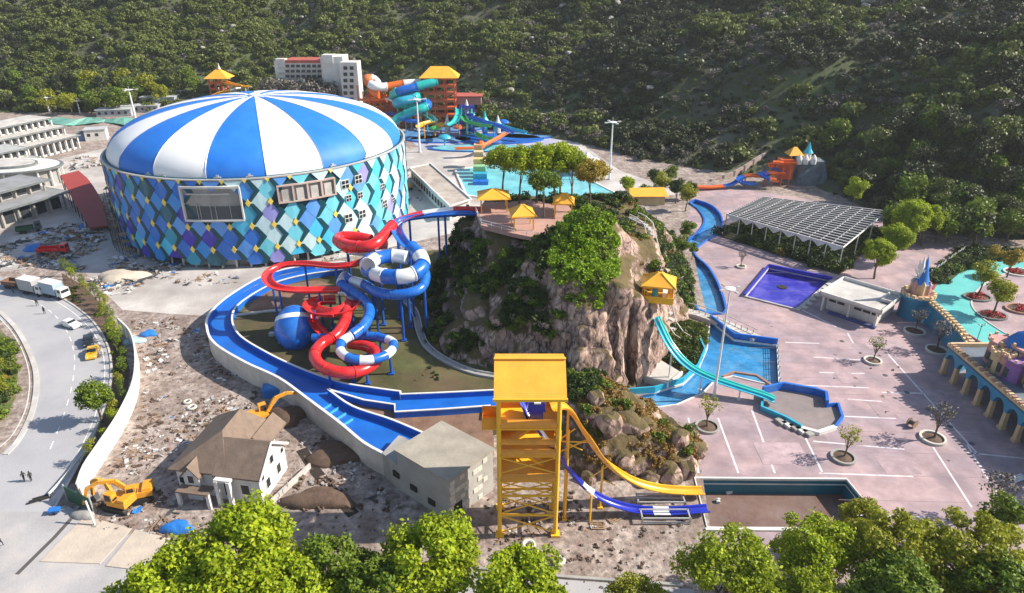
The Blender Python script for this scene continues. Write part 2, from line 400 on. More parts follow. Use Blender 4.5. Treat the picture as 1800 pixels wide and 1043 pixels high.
tree_kind('park0', leaf_mid, 51, h=8, r=0.2, rx=3.0, rz=2.3, cz=6.0, nclump=20, nper=170, size=0.24, cr=1.25)
tree_kind('park1', leaf_mid, 53, h=9, r=0.2, rx=2.6, rz=2.5, cz=6.4, nclump=18, nper=170, size=0.24, cr=1.2)
tree_kind('wood0', leaf_forest_b, 61, h=9, r=0.25, rx=3.8, rz=2.8, cz=6.0, nclump=16, nper=120, size=0.36, cr=1.7)
tree_kind('wood1', leaf_forest_b, 63, h=9, r=0.25, rx=3.4, rz=3.2, cz=6.0, nclump=15, nper=120, size=0.36, cr=1.7)
tree_kind('thin', leaf_mid, 71, h=6, r=0.11, rx=1.3, rz=2.1, cz=4.3, nclump=11, nper=45, size=0.17, cr=0.7, nlimb=8)
tree_kind('small', twig_grey, 73, h=5.2, r=0.13, rx=1.9, rz=1.1, cz=4.2, nclump=16, nper=30, size=0.14, cr=0.7, nlimb=14)
def bush_mesh(name, m, seed, n=7, r=1.0, nper=70, size=0.22, spread=1.0, h=0.8):
    g = np.random.RandomState(seed)
    cen = [(g.uniform(-spread, spread), g.uniform(-spread, spread), h * g.uniform(0.5, 1.1)) for _ in range(n)]
    V, F = leaves(cen, [r * g.uniform(0.6, 1.1) for _ in range(n)], nper, size, seed + 3)
    return np_mesh(name, V, F, m)
# ================================================================ terrain
SPL0 = [G2(1221, 841), G2(1488, 843), G2(1560, 931), G2(1243, 929)]                 # splash pool
PUR = [G2(1350, 471), G2(1462, 494), G2(1402, 546), G2(1308, 522)]                  # indigo pool
BAS = [G2(1248, 565), G2(1290, 598), G2(1366, 608), G2(1370, 681), G2(1330, 672), G2(1288, 662), G2(1258, 668),
       G2(1235, 692), G2(1190, 712), G2(1120, 722), G2(1094, 716), G2(1098, 694), G2(1150, 690), G2(1200, 676), G2(1228, 648), G2(1243, 612)]
RIV = [G2(1222, 352), G2(1250, 362), G2(1268, 382), G2(1266, 408), G2(1242, 424), G2(1222, 440), G2(1224, 452), G2(1244, 470),
       G2(1262, 500), G2(1276, 545), G2(1262, 553), G2(1226, 545), G2(1214, 500), G2(1206, 472), G2(1196, 448), G2(1200, 430), G2(1228, 408), G2(1238, 388), G2(1226, 368), G2(1212, 358)]
RIV = [(p_.x, p_.y) for p_ in spline([Vector((a_, b_, 0)) for a_, b_ in RIV + RIV[:1]], 2.0)[:-1]]
CYA = [G2(1700, 474), G2(1768, 458), G2(1795, 463), G2(1740, 492), G2(1694, 512), G2(1700, 545), G2(1760, 590), G2(1800, 612), G2(1730, 612), G2(1672, 572), G2(1642, 532), G2(1650, 496)]
VAL = [(-1500, -400), (-1500, 335), (-258, 352), (-160, 356), (-86, 352), (-45, 330), (0, 306), (26, 287), (52, 256), (75, 238), (100, 224), (106, 202),
       (113, 180), (126, 174), (150, 168), (220, 150), (1500, 60), (1500, -400)]
def hill_h(X, Y):
    d = psd(X, Y, VAL)
    base = 0.46 * np.maximum(d, 0) * np.clip(d / 45, 0.25, 1) ** 0.5
    rid = (vnoise(X, Y, 95, 3, 4) - 0.5) * 44 + (vnoise(X, Y, 30, 5, 3) - 0.5) * 12
    h = base + rid * np.clip((d - 4) / 70, 0, 1)
    h = np.where(h > 110, 110 + 35 * np.tanh((h - 110) / 60), h)
    return np.where(d > 0, h, -0.6 + 0 * d) - np.clip(-d, 0, 1) * 0.5
def hz1(x, y): return float(hill_h(np.array([float(x)]), np.array([float(y)]))[0])
m_ground = mat('site_ground', (0.37, 0.31, 0.28), 0.95, 0.6, 1.1, 1.0, 2.0, dirt=0.9, dirtcol=(0.15, 0.11, 0.095), dscale=0.10, col2=(0.25, 0.195, 0.17))
PLZ = [G2(1216, 332), G2(1290, 330), G2(1560, 372), G2(1600, 420), G2(1720, 440), (150, 168), (165, 140), (140, 60), (100, 36), (22, 40), (25.5, 66), (27.5, 79), (29, 88), (24, 92), (20, 96), (25, 99), (31, 108), (33.2, 120), (41, 128), (43, 142), (46, 160), (47, 178), (55, 200)]
g = MB().poly([(-2500, -900), (2500, -900), (2500, 2500), (-2500, 2500)], 0.0, [PLZ]).build('ground', m_ground, fix=False); struct(g)
m_hill = mat('hillside_soil', (0.05, 0.058, 0.026), 0.95, 0.5, 0.05, 0.6, 0.8, dirt=0.6, dirtcol=(0.20, 0.185, 0.15), dscale=0.06, col2=(0.065, 0.09, 0.025))
nx, ny = 260, 150
X, Y = np.meshgrid(np.linspace(-620, 620, nx), np.linspace(120, 840, ny)); Z = hill_h(X, Y)
V = np.stack([X, Y, Z], -1).reshape(-1, 3); idx = np.arange(nx * ny).reshape(ny, nx)
F = np.stack([idx[:-1, :-1], idx[:-1, 1:], idx[1:, 1:], idx[1:, :-1]], -1).reshape(-1, 4)
struct(obj('hills', np_mesh('hills', V, F, m_hill, True)))
# plaza, with openings for the pools
m_plaza = mat('plaza_paving', (0.33, 0.255, 0.285), 0.85, 0.25, 0.35, 0.15, 6, dirt=0.75, dirtcol=(0.19, 0.15, 0.175), dscale=0.09, col2=(0.42, 0.30, 0.31))
struct(MB().poly(PLZ, 0.0, [SPL0, PUR, BAS, RIV]).build('plaza', m_plaza, fix=False))
# pale concrete yard round the hall, road, and forecourts
m_yard = mat('yard_concrete', (0.52, 0.49, 0.47), 0.9, 0.18, 0.12, 0.3, 2, dirt=0.7, dirtcol=(0.27, 0.23, 0.21), dscale=0.08, col2=(0.38, 0.35, 0.34))
yard = [G2(*p) for p in [(-60, 300), (60, 290), (180, 262), (330, 205), (620, 200), (720, 262), (960, 215), (1010, 245), (1090, 300), (1200, 340), (840, 400), (620, 450), (480, 478), (420, 520), (372, 556), (300, 552), (215, 545), (150, 480), (90, 468), (0, 478), (-200, 500)]]
struct(MB().poly(yard, 0.008).build('yard', m_yard, fix=False))
m_road = mat('road_asphalt', (0.36, 0.36, 0.385), 0.85, 0.12, 0.1, 0.2, 5, dirt=0.5, dirtcol=(0.42, 0.40, 0.38), dscale=0.05, streak=1)
RD_R = [(-90, 490), (0, 487), (60, 500), (115, 528), (160, 562), (188, 605), (196, 655), (184, 715), (160, 775), (120, 850), (86, 900)]
RD_L = [(-60, 1043), (-60, 838), (0, 800), (32, 768), (56, 715), (62, 660), (48, 618), (18, 572), (-30, 545), (-90, 540)]
struct(MB().poly([G2(*p) for p in RD_R + [(0, 1043), (-60, 1100)] + RD_L[1:]], 0.012).build('road', m_road, fix=False))
fore = [G2(*p) for p in [(-60, 900), (86, 900), (120, 890), (170, 925), (290, 960), (330, 1043), (330, 1120), (-120, 1120)]]
struct(MB().poly(fore, 0.016).build('forecourt', mat('forecourt_concrete', (0.38, 0.37, 0.38), 0.9, 0.2, 0.12, 0.2, 4, dirt=0.8, dirtcol=(0.50, 0.44, 0.38), dscale=.06), fix=False))
m_line = mat('road_line_white', (0.72, 0.72, 0.7), 0.7, 0.1, 1.0, dirt=0.35, dirtcol=(0.4, 0.4, 0.4), dscale=1.5)
def gline(pts, step=1.2, z=0.0): return [(p.x, p.y) for p in spline([G(a, b, z) for a, b in pts], step)]
kerb_r = gline([(60, 500), (115, 528), (160, 562), (188, 605), (196, 655), (184, 715), (160, 775), (120, 850), (95, 895)])
struct(MB().strip(kerb_r, 0.35, 0.0, 0.16).build('kerb', concrete_light))
kerb_l = gline([(0, 548), (30, 580), (54, 625), (64, 665), (58, 720), (34, 772), (10, 800)])
struct(MB().strip(kerb_l, 0.8, 0.0, 0.16).build('kerb', concrete_light))
mb = MB()
for pts, dash, wd in (([(40, 520), (85, 545), (115, 578), (130, 620), (128, 670), (112, 730), (88, 790)], True, 0.16),
                  ([(70, 514), (118, 542), (155, 574), (178, 612), (184, 660), (172, 716), (148, 775), (112, 842)], False, 0.14),
                  ([(0, 560), (24, 588), (44, 628), (52, 668), (46, 716), (24, 762), (0, 786)], False, 0.14)):
    q = gline(pts, 1.0)
    for i in range(0, len(q) - 1, 4 if dash else 1):
        k = q[i:i + 3] if dash else q[i:i + 2]
        if len(k) > 1: mb.strip(k, wd, 0.013, 0.022)
struct(mb.build('road_markings', m_line))
# median planting bed on the left
med = [G2(*p) for p in [(-120, 575), (0, 578), (22, 605), (32, 650), (28, 700), (8, 738), (-30, 760), (-120, 790)]]
struct(MB().prism(med, 0.0, 0.2).build('median_bed', mat('median_soil', (0.2, 0.15, 0.08), 0.95, 0.3, 0.6, 0.5, 3, col2=(0.08, 0.12, 0.03))))
# plaza lines
mb = MB()
for a, b in [((1210, 735), (1228, 832)), ((1262, 735), (1298, 832)), ((1322, 722), (1362, 832)), ((1416, 770), (1446, 832)), ((1430, 628), (1530, 634)), ((1370, 676), (1528, 682)),
             ((1490, 702), (1550, 706)), ((1480, 732), (1575, 736)), ((1430, 776), (1590, 790)), ((1440, 832), (1605, 838)), ((1500, 905), (1625, 909)),
             ((1380, 602), (1440, 604)), ((1560, 622), (1720, 800)), ((1640, 786), (1708, 892)), ((1700, 782), (1760, 880)), ((1440, 655), (1520, 657)), ((1550, 690), (1640, 692)), ((1700, 796), (1800, 806)), ((1490, 586), (1500, 604)), ((1400, 540), (1470, 575))]:
    p, q = G2(*a), G2(*b); mb.strip([p, q], 0.3, 0.004, 0.012)
struct(mb.build('plaza_markings', mat('plaza_line', (0.66, 0.62, 0.66), 0.8, 0.2, 0.6, dirt=0.7, dirtcol=(0.43, 0.35, 0.37), dscale=0.9)))
mb = MB()
for i in range(26):
    y0 = 46 + i * 5.2
    mb.strip([(44 + 0.1 * i, y0), (92, y0 - 1.5)], 0.07, 0.004, 0.009)

struct(mb.build('plaza_joints', mat('plaza_joint', (0.26, 0.2, 0.22), 0.9, 0.2, 0.5)))
# raised lawn inside the blue channel
LZ = 2.8
lawn = [G2(*p, LZ) for p in [(372, 560), (410, 520), (480, 488), (600, 468), (760, 440), (860, 440), (1000, 600), (1000, 700), (860, 742), (700, 742), (590, 716), (530, 672), (440, 630), (385, 600)]]
m_lawn = mat('lawn_ground', (0.06, 0.062, 0.02), 0.95, 0.35, 0.25, 0.6, 5, dirt=0.8, dirtcol=(0.15, 0.085, 0.055), dscale=0.07, col2=(0.085, 0.095, 0.03))
struct(MB().prism(lawn, 0.0, LZ).build('lawn', m_lawn))
bank = [G2(*p, 2.84) for p in [(585, 700), (700, 722), (840, 722), (862, 728), (868, 770), (830, 800), (760, 775), (680, 735)]]
struct(MB().prism(bank, 0.0, 2.84).build('dirt_bank', rust))
patch = [G2(*p, LZ) for p in [(430, 548), (470, 505), (560, 492), (600, 510), (520, 540)]]
struct(MB().poly(patch, LZ + 0.01).build('bare_patch', rust, fix=False))
# ================================================================ the crag
P0 = [(-17, 113), (-14, 106), (-6, 101), (2, 98.5), (10, 96.5), (18, 97), (24, 102), (28, 110), (33, 120), (38, 130), (41, 142), (43, 158), (44, 176), (30, 186), (12, 180), (0, 172), (-14, 160), (-19, 145), (-20, 128)]
PT = [(-8, 137), (-3, 126), (4, 120), (6.5, 111), (10.5, 105.5), (18, 103), (23.5, 105.5), (26, 111), (25.5, 120), (28, 132), (33, 144), (20, 148), (-5, 147)]
def crag_h(X, Y):
    a = psd(X, Y, P0); b = psd(X, Y, PT)
    wob = (vnoise(X, Y, 9, 11, 4) - 0.5) * 4.5
    rg = 1 - np.abs(2 * vnoise(X + .35 * Y, Y * .35, 5.5, 17, 2) - 1); wob = wob - 1.6 * np.clip((rg - .78) / .22, 0, 1) ** 1.2 * np.clip((124 - Y) / 8, 0, 1)
    wob = wob - 3.2 * np.exp(-((X - 20.6 + .12 * (Y - 100)) / .55) ** 2) * (Y < 108)
    a2 = -a + wob * np.clip(-a / 3, 0, 1); s = np.clip(a2, 0, None) / (np.clip(a2, 0, None) + np.clip(b, 0, None) + 1e-6)
    s = np.clip(s, 0, 1); front = np.clip((118 - Y) / 12, 0, 1); s = s ** (1.0 - 0.35 * front)
    # terraces of rock
    st = s * 5 + (vnoise(X, Y, 6, 2, 2) - 0.5) * 1.6; sf = np.floor(st); s = 0.55 * s + 0.45 * np.clip((sf + np.clip((st - sf) * 2.2 - 0.6, 0, 1)) / 5, 0, 1)
    H = 19.5 + 6.0 * np.exp(-(((X - 14.5) / 6.5) ** 2 + ((Y - 117) / 7) ** 2) ** 1.3) - 6.2 * np.exp(-(((X - 25.5) / 6.5) ** 2 + ((Y - 106.5) / 7) ** 2))
    H = H - 7 * np.clip((X - 26) / 8, 0, 1) * np.clip((Y - 112) / 8, 0, 1) - 1.5 * np.exp(-(((X + 2) / 5) ** 2 + ((Y - 122) / 4) ** 2))
    z = H * s + (vnoise(X, Y, 3.5, 4, 4) - 0.5) * 2.2 * np.clip(s * 4, 0, 1) * np.clip(b / 1.5, 0.08, 1)
    return np.where(a < 0, z, -1.0)
P2 = [(6.5, 93), (5.8, 84), (9, 77.5), (14, 75.6), (21, 75.5), (27, 78), (29, 84), (24, 92), (16, 98), (9, 98)]
PT2 = [(10, 92), (10.5, 85), (14, 81.5), (18, 82), (17, 90), (13, 94)]
def crop_h(X, Y):
    a = psd(X, Y, P2); b = psd(X, Y, PT2); wob = (vnoise(X, Y, 5, 21, 4) - 0.5) * 3
    a2 = np.clip(-a + wob * np.clip(-a / 2, 0, 1), 0, None); s = a2 / (a2 + np.clip(b, 0, None) + 1e-6)
    s = s ** 0.8; st = s * 3 + (vnoise(X, Y, 3, 8, 2) - 0.5) * 1.3; sf = np.floor(st); s = 0.5 * s + 0.5 * np.clip((sf + np.clip((st - sf) * 2.5 - 0.8, 0, 1)) / 3, 0, 1)
    return np.where(a < 0, 6.3 * s + (vnoise(X, Y, 2.2, 9, 3) - 0.5) * 1.2 * np.clip(s * 4, 0, 1), -1.0)
def ch1(x, y):
    a = np.array([float(x)]), np.array([float(y)]); return max(float(crag_h(*a)[0]), float(crop_h(*a)[0]))
def gz(x, y):
    """height of whatever ground is under (x, y)"""
    z = max(0.0, ch1(x, y))
    if pip(x, y, lawn): z = max(z, LZ)
    h = hz1(x, y)
    return max(z, h)
def rock_material():
    m = bpy.data.materials.new('rock'); m.use_nodes = True; t = m.node_tree; N = t.nodes; L = t.links; b = N['Principled BSDF']
    tc = N.new('ShaderNodeTexCoord'); mp = N.new('ShaderNodeMapping'); mp.inputs['Scale'].default_value = (1, 1, 0.42)
    L.new(tc.outputs['Object'], mp.inputs[0])
    n1 = N.new('ShaderNodeTexNoise'); n1.inputs['Scale'].default_value = 0.55; n1.inputs['Detail'].default_value = 12; n1.inputs['Roughness'].default_value = 0.75
    L.new(mp.outputs[0], n1.inputs[0])
    cr = N.new('ShaderNodeValToRGB'); e = cr.color_ramp.elements
    e[0].position = 0.30; e[0].color = (0.02, 0.016, 0.016, 1); e[1].position = 0.63; e[1].color = (0.66, 0.50, 0.40, 1)
    for p, c in ((0.38, (0.10, 0.078, 0.072, 1)), (0.47, (0.33, 0.22, 0.19, 1))):
        q = e.new(p); q.color = c
    L.new(n1.outputs[0], cr.inputs[0])
    # growth and soil where the rock lies flat
    ge = N.new('ShaderNodeNewGeometry'); sp = N.new('ShaderNodeSeparateXYZ'); L.new(ge.outputs['Normal'], sp.inputs[0])
    n2 = N.new('ShaderNodeTexNoise'); n2.inputs['Scale'].default_value = 0.25; n2.inputs['Detail'].default_value = 9; L.new(tc.outputs['Object'], n2.inputs[0])
    ma = N.new('ShaderNodeMath'); ma.operation = 'MULTIPLY_ADD'; ma.inputs[1].default_value = 1.5; L.new(n2.outputs[0], ma.inputs[0]); L.new(sp.outputs[2], ma.inputs[2])
    mr = N.new('ShaderNodeMapRange'); mr.inputs[1].default_value = 1.28; mr.inputs[2].default_value = 1.5; L.new(ma.outputs[0], mr.inputs[0])
    gcol = N.new('ShaderNodeMixRGB'); gcol.inputs[1].default_value = (0.05, 0.06, 0.02, 1); gcol.inputs[2].default_value = (0.2, 0.13, 0.06, 1)
    n3 = N.new('ShaderNodeTexNoise'); n3.inputs['Scale'].default_value = 0.9; n3.inputs['Detail'].default_value = 8; L.new(tc.outputs['Object'], n3.inputs[0]); L.new(n3.outputs[0], gcol.inputs[0])
    vo = N.new('ShaderNodeTexVoronoi'); vo.feature = 'DISTANCE_TO_EDGE'; vo.inputs['Scale'].default_value = 0.42
    wv = N.new('ShaderNodeVectorMath'); wv.operation = 'MULTIPLY_ADD'; nw = N.new('ShaderNodeTexNoise'); nw.inputs['Scale'].default_value = 0.5; nw.inputs['Detail'].default_value = 5; L.new(mp.outputs[0], nw.inputs[0])
    L.new(nw.outputs['Color'], wv.inputs[0]); wv.inputs[1].default_value = (3.2, 3.2, 3.2); L.new(mp.outputs[0], wv.inputs[2]); L.new(wv.outputs[0], vo.inputs['Vector'])
    ck = N.new('ShaderNodeMapRange'); ck.inputs[1].default_value = 0.0; ck.inputs[2].default_value = 0.07; ck.inputs[3].default_value = 0.22; ck.inputs[4].default_value = 1.0; L.new(vo.outputs['Distance'], ck.inputs[0])
    cm = N.new('ShaderNodeMixRGB'); cm.blend_type = 'MULTIPLY'; cm.inputs[0].default_value = 1; L.new(cr.outputs[0], cm.inputs[1]); L.new(ck.outputs[0], cm.inputs[2])
    mx = N.new('ShaderNodeMixRGB'); L.new(mr.outputs[0], mx.inputs[0]); L.new(cm.outputs[0], mx.inputs[1]); L.new(gcol.outputs[0], mx.inputs[2])
    L.new(mx.outputs[0], b.inputs['Base Color']); b.inputs['Roughness'].default_value = 0.95
    bp = N.new('ShaderNodeBump'); bp.inputs['Strength'].default_value = 0.9; bp.inputs['Distance'].default_value = 0.5
    n4 = N.new('ShaderNodeTexNoise'); n4.inputs['Scale'].default_value = 1.3; n4.inputs['Detail'].default_value = 10; n4.inputs['Roughness'].default_value = 0.7; L.new(mp.outputs[0], n4.inputs[0])
    L.new(n4.outputs[0], bp.inputs['Height']); L.new(bp.outputs[0], b.inputs['Normal'])
    return m
m_rock = rock_material()
def rock_terrain(name, fn, x0, x1, y0, y1, st, amp):
    xs = np.arange(x0, x1, st); ys = np.arange(y0, y1, st); X, Y = np.meshgrid(xs, ys); Z = fn(X, Y)
    gx, gy = np.gradient(Z, st, axis=1), np.gradient(Z, st, axis=0); sl = np.clip(np.hypot(gx, gy) / 2.5, 0, 1)
    # blocky sideways relief on the steep faces: jutting buttresses, split by vertical clefts
    bl = (vnoise(X + Z * 0.25, Y - Z * 0.2, 2.6, 31, 3) - 0.5) * 2 + (vnoise(X - Z * 0.9, Y + Z, 1.7, 33, 3) - 0.5) * 1.3
    q1 = vnoise(X + .5 * Z, Y + .45 * Z, 4.2, 35, 2) * 7; q2 = vnoise(X - .7 * Z, Y - .3 * Z + 5, 2.6, 37, 2) * 6
    bl = bl * .55 + (np.floor(q1) + np.clip((q1 - np.floor(q1)) * 5, 0, 1) - 3.5) * .55 + (np.floor(q2) + np.clip((q2 - np.floor(q2)) * 5, 0, 1) - 3) * .3
    nn = np.hypot(gx, gy) + 1e-6
    X2 = X - gx / nn * bl * amp * sl; Y2 = Y - gy / nn * bl * amp * sl
    V = np.stack([X2, Y2, Z], -1).reshape(-1, 3); ny, nx = X.shape; idx = np.arange(nx * ny).reshape(ny, nx)
    F = np.stack([idx[:-1, :-1], idx[:-1, 1:], idx[1:, 1:], idx[1:, :-1]], -1).reshape(-1, 4)
    F = F[V[F][:, :, 2].max(1) > -0.9]
    return struct(obj(name, np_mesh(name, V, F, m_rock)))
rock_terrain('crag', crag_h, -22, 46, 95, 188, 0.34, 1.0)
rock_terrain('rock_outcrop', crop_h, 5, 30, 74, 99, 0.3, 0.8)

m_slab = mat('slab_tan', (0.50, 0.43, 0.36), .9, .15, .3, .3, 3, dirt=.5, dirtcol=(.34, .3, .27))
for k_, sl_ in enumerate((((150, 908), (232, 930), (176, 992), (70, 988)), ((238, 932), (318, 952), (300, 1010), (186, 996)))):
    struct(MB().prism([G2(*p) for p in sl_], 0, .1 + .02 * k_).build('concrete_slab', m_slab))
struct(MB().strip([G2(*p) for p in ((150, 885), (96, 945), (30, 1010))], .5, 0.017, .06).build('drain_strip', mat('drain_dark', (.09, .08, .08), .9)))
qp = random.Random(4)
for k_ in range(16):
    x_, y_ = qp.uniform(38, 74), qp.uniform(70, 122); w_, h_ = qp.choice((3, 5, 7)), qp.choice((2.5, 4, 5.2)); t_ = qp.uniform(.85, 1.2)
    if any(min(psd(np.array([x_ + a_ * w_ / 2 for a_ in (-1, 0, 1)] * 3), np.array([y_ + b_ * h_ / 2 for b_ in (-1, -1, -1, 0, 0, 0, 1, 1, 1)]), P_)) < 1.0 for P_ in (SPL0, BAS, PUR, RIV)) or x_ - w_ / 2 < 36: continue
    struct(MB().box((x_, y_, .0 + .0012 * k_ - .48), (w_, h_, .97), rz=-.02).build('paving_patch', mat('patch_%d' % (k_ % 4), tuple(c_ * (.8 + .13 * (k_ % 4)) for c_ in (.36, .27, .29)), .85, .25, .6, dirt=.6, dirtcol=(.22, .17, .19), dscale=.2)))
for k_ in range(7):
    g_0 = G(1480 + 38 * k_, 600 + 30 * k_); struct(MB().lathe((g_0.x, g_0.y, 0), [(.45, .0), (.45, .02)], 14).build('manhole_cover', dark_grey))
# ================================================================ the round hall
HC = Vector((-70, 191, 0)); HR = 39.5
hall = thing('round_hall', 'large round hall with a blue and white striped dome and diamond-patterned walls', 'building', HC)
def hp(a, r, z): return (HC.x + r * math.cos(R(a)), HC.y + r * math.sin(R(a)), z)
def hall_ang(px, py):
    """angle and height where the line of sight meets the hall's wall"""
    a, b, c = ray(px, py); A_ = a * a + b * b; B_ = a * HC.x + b * HC.y; C_ = HC.x ** 2 + HC.y ** 2 - HR ** 2
    t = (B_ - math.sqrt(B_ * B_ - A_ * C_)) / A_
    return math.degrees(math.atan2(b * t - HC.y, a * t - HC.x)), CH + c * t
tl_dark = mat('tile_dark_teal', (0.004, 0.06, 0.085), 0.45, 0.15, 0.4)
MB().lathe(HC, [(39.2, 2.6), (39.35, 22.0), (39.0, 22.25), (38.6, 22.25), (38.6, 21.3), (36.6, 21.3)], 100, cap=False).build('wall', tl_dark, hall, smooth=True)
MB().lathe(HC, [(36.4, 0), (36.4, 3.4), (39.0, 3.4)], 80, cap=False).build('ground_floor', mat('hall_base', (0.10, 0.10, 0.11), 0.8, 0.5, 0.4), hall)
MB().lathe(HC, [(39.7, 21.85), (39.7, 22.15), (39.2, 22.2), (39.2, 22.0)], 100, cap=False).build('parapet_cap', galv, hall)
MB().lathe(HC, [(38.7, 21.5), (36.0, 21.4)], 80, cap=False).build('gutter', black, hall)
roof_b = mat('roof_blue', (0.012, 0.17, 0.66), 0.6, 0.1, 0.3, dirt=0.45, dscale=0.12, dirtcol=(0.04, 0.27, 0.72))
roof_w = mat('roof_white', (0.84, 0.85, 0.87), 0.5, 0.04, 0.06, dirt=0.2, dscale=0.15, dirtcol=(0.6, 0.62, 0.66))
for k in range(18):
    a0 = -90 + 20 * k; mb = MB(); n = 16
    prof = [(38.3 * math.cos(R(90 * i / n)), 21.6 + 12.8 * math.sin(R(90 * i / n)) ** 0.92) for i in range(n + 1)]; q = 6
    for r, z in prof:
        for j in range(q + 1): mb.v.append(hp(a0 + 20 * j / q, r + 0.03 * math.sin(math.pi * j / q), z + 0.09 * math.sin(math.pi * j / q)))
    mb.f += [(i * (q + 1) + j, i * (q + 1) + j + 1, (i + 1) * (q + 1) + j + 1, (i + 1) * (q + 1) + j) for i in range(n) for j in range(q)]
    mb.build('roof_gore', roof_b if k % 2 == 0 else roof_w, hall, smooth=True, fix=False)
    MB().tube([hp(a0, r + .04, z + .05) for r, z in prof[:-1]], .09, n=4).build('seam_rib', galv, hall)
MB().lathe(HC, [(1.5, 34.2), (1.4, 34.9), (0.2, 35.2)], 20).build('roof_cap', roof_w, hall)
for k in range(72):
    mb = MB(); p = hp(k * 5, 38.6, 0); mb.cyl(p, (p[0], p[1], 3.5), 0.28, n=8); mb.build('column', concrete_light, hall)
for k in range(0, 30):
    if k % 3 == 1: continue
    a = -150 + k * 5.6; MB().box(hp(a, 36.7, 1.6), (0.5, 2.6 + (k % 4) * 0.5, 3.0), rz=R(a)).build('infill_panel', white_wall if k % 2 else concrete, hall)
tiles = [mat('tile_' + n, c, 0.5, 0.14, 0.5, dirt=0.4, dscale=0.35, dirtcol=(0.25, 0.38, 0.5), streak=.3) for n, c in
         (('blue', (0.02, 0.16, 0.62)), ('cyan', (0.06, 0.50, 0.80)), ('sky', (0.10, 0.32, 0.80)), ('aqua', (0.16, 0.60, 0.74)), ('teal', (0.015, 0.28, 0.45)), ('violet', (0.05, 0.03, 0.42)), ('azure', (0.02, 0.24, 0.70)), ('deep_teal', (0.01, 0.11, 0.17)), ('pale_aqua', (0.52, 0.72, 0.78)), ('lilac', (0.30, 0.28, 0.70)))]
til_y = mat('tile_yellow', (0.86, 0.62, 0.10), 0.45, 0.08, 0.5)
DA, DH, PH = 7.2, 5.65, -84.6
def tile_mesh(name, pts, th, m):
    """a flat panel following the curve: pts in (degrees, z)"""
    mb = MB(); n = len(pts)
    for r in (HR - 0.05, HR + th):
        mb.v += [(r * math.cos(R(a)), r * math.sin(R(a)), z) for a, z in pts]
    mb.f.append(tuple(range(n, 2 * n))); mb.f += [(i, (i + 1) % n, n + (i + 1) % n, n + i) for i in range(n)]
    bm_ = mb.mesh(name, m); b2 = bmesh.new(); b2.from_mesh(bm_); bmesh.ops.recalc_face_normals(b2, faces=b2.faces); b2.to_mesh(bm_); b2.free(); return bm_
tcache = {}
def put_tile(name, key, pts, th, ang, m):
    if key not in tcache: tcache[key] = tile_mesh(name, pts, th, tiles[0])
    o = obj(name, tcache[key], hall); o.rotation_euler = (0, 0, R(ang)); setmat(o, m)
OPEN = []
for (x0, y0, x1, y1) in ((325, 331, 424, 386), (488, 322, 588, 349)):
    a0, z1 = hall_ang(x0, (y0 + y1) / 2)[0], hall_ang((x0 + x1) / 2, y0)[1]; a1, z0 = hall_ang(x1, (y0 + y1) / 2)[0], hall_ang((x0 + x1) / 2, y1)[1]
    OPEN.append((a0, a1, z0, z1))
def clipz(pts, z0, z1):
    for lim, up in ((z0, True), (z1, False)):
        out = []
        for i in range(len(pts)):
            p, q = pts[i - 1], pts[i]; ip = p[1] >= lim if up else p[1] <= lim; iq = q[1] >= lim if up else q[1] <= lim
            if ip != iq: t = (lim - p[1]) / (q[1] - p[1]); out.append((p[0] + (q[0] - p[0]) * t, lim))
            if iq: out.append(q)
        pts = out
    return pts
def inside_open(a, z, pad=0.0):
    return any(o[0] - pad < a < o[1] + pad and o[2] - pad * 0.6 < z < o[3] + pad * 0.6 for o in OPEN)
hw, hh = DA / 2 - 0.05, DH / 2 - 0.05
q = random.Random(5)
for k in range(-11, 15):
    ang = PH + DA * k
    for j in range(5):
        zc = 22.0 - DH * j                       # yellow rows
        # lozenge between two yellow nodes
        za = zc - DH / 2
        lo = 3.0 if j < 3 else (1.0 if (k + j) % 3 else 2.4)
        if j < 4 and not inside_open(ang, za, 0.6):
            pts = clipz([(0, za - hh), (hw, za), (0, za + hh), (-hw, za)], lo, 21.7)
            if len(pts) >= 3:
                c = [5, 4, 0, 6, 7, 2, 5, 0][(k * 3 + j * 5 + (k * j) % 3) % 8] if k < 2 else [1, 8, 2, 3, 8, 9, 3, 1][(k * 3 + j * 5 + (k * j) % 3) % 8]  # deeper left, paler right: shade and sunlight partly put into the tile colours
                put_tile('wall_panel', ('A', j, lo), pts, 0.10, ang, tiles[c])
                # dark chevron down the right edge
                ch = clipz([(0.3, za + hh), (1.9, za + hh - 0.2), (hw + 0.95, za), (1.3, za - hh + 0.2), (0.1, za - hh), (hw - 1.1, za)], lo, 21.7)
                if len(ch) >= 3: put_tile('chevron_panel', ('C', j, lo), ch, 0.22, ang, tl_dark)
        if not inside_open(ang + DA / 2, zc, 0.6) and j < 4:
            pts = clipz([(DA / 2, zc - hh), (DA / 2 + hw, zc), (DA / 2, zc + hh), (DA / 2 - hw, zc)], 1.8, 21.7)
            if len(pts) >= 3:
                c = [1, 2, 0, 0, 6, 6, 2, 0, 6][(k * 4 + j * 2 + (k * k) % 3) % 9] if k < 0 else [8, 8, 3, 8, 1, 8, 2][(k * 3 + j * 2) % 7]  # more pale tiles on the right, where sun glare is partly painted in
                put_tile('wall_panel', ('B', j), pts, 0.14, ang, tiles[c])
        if not inside_open(ang, zc, 0.9) and j < 4 and (k < 4 or (k < 7 and (j + k) % 2)):
            s = 1.05
            pts = clipz([(0.15, zc - 0.95), (s, zc), (0.15, zc + 0.95), (-s + 0.3, zc)], 2, 21.9)
            put_tile('square_panel', ('Y', j), pts, 0.32, ang, til_y)
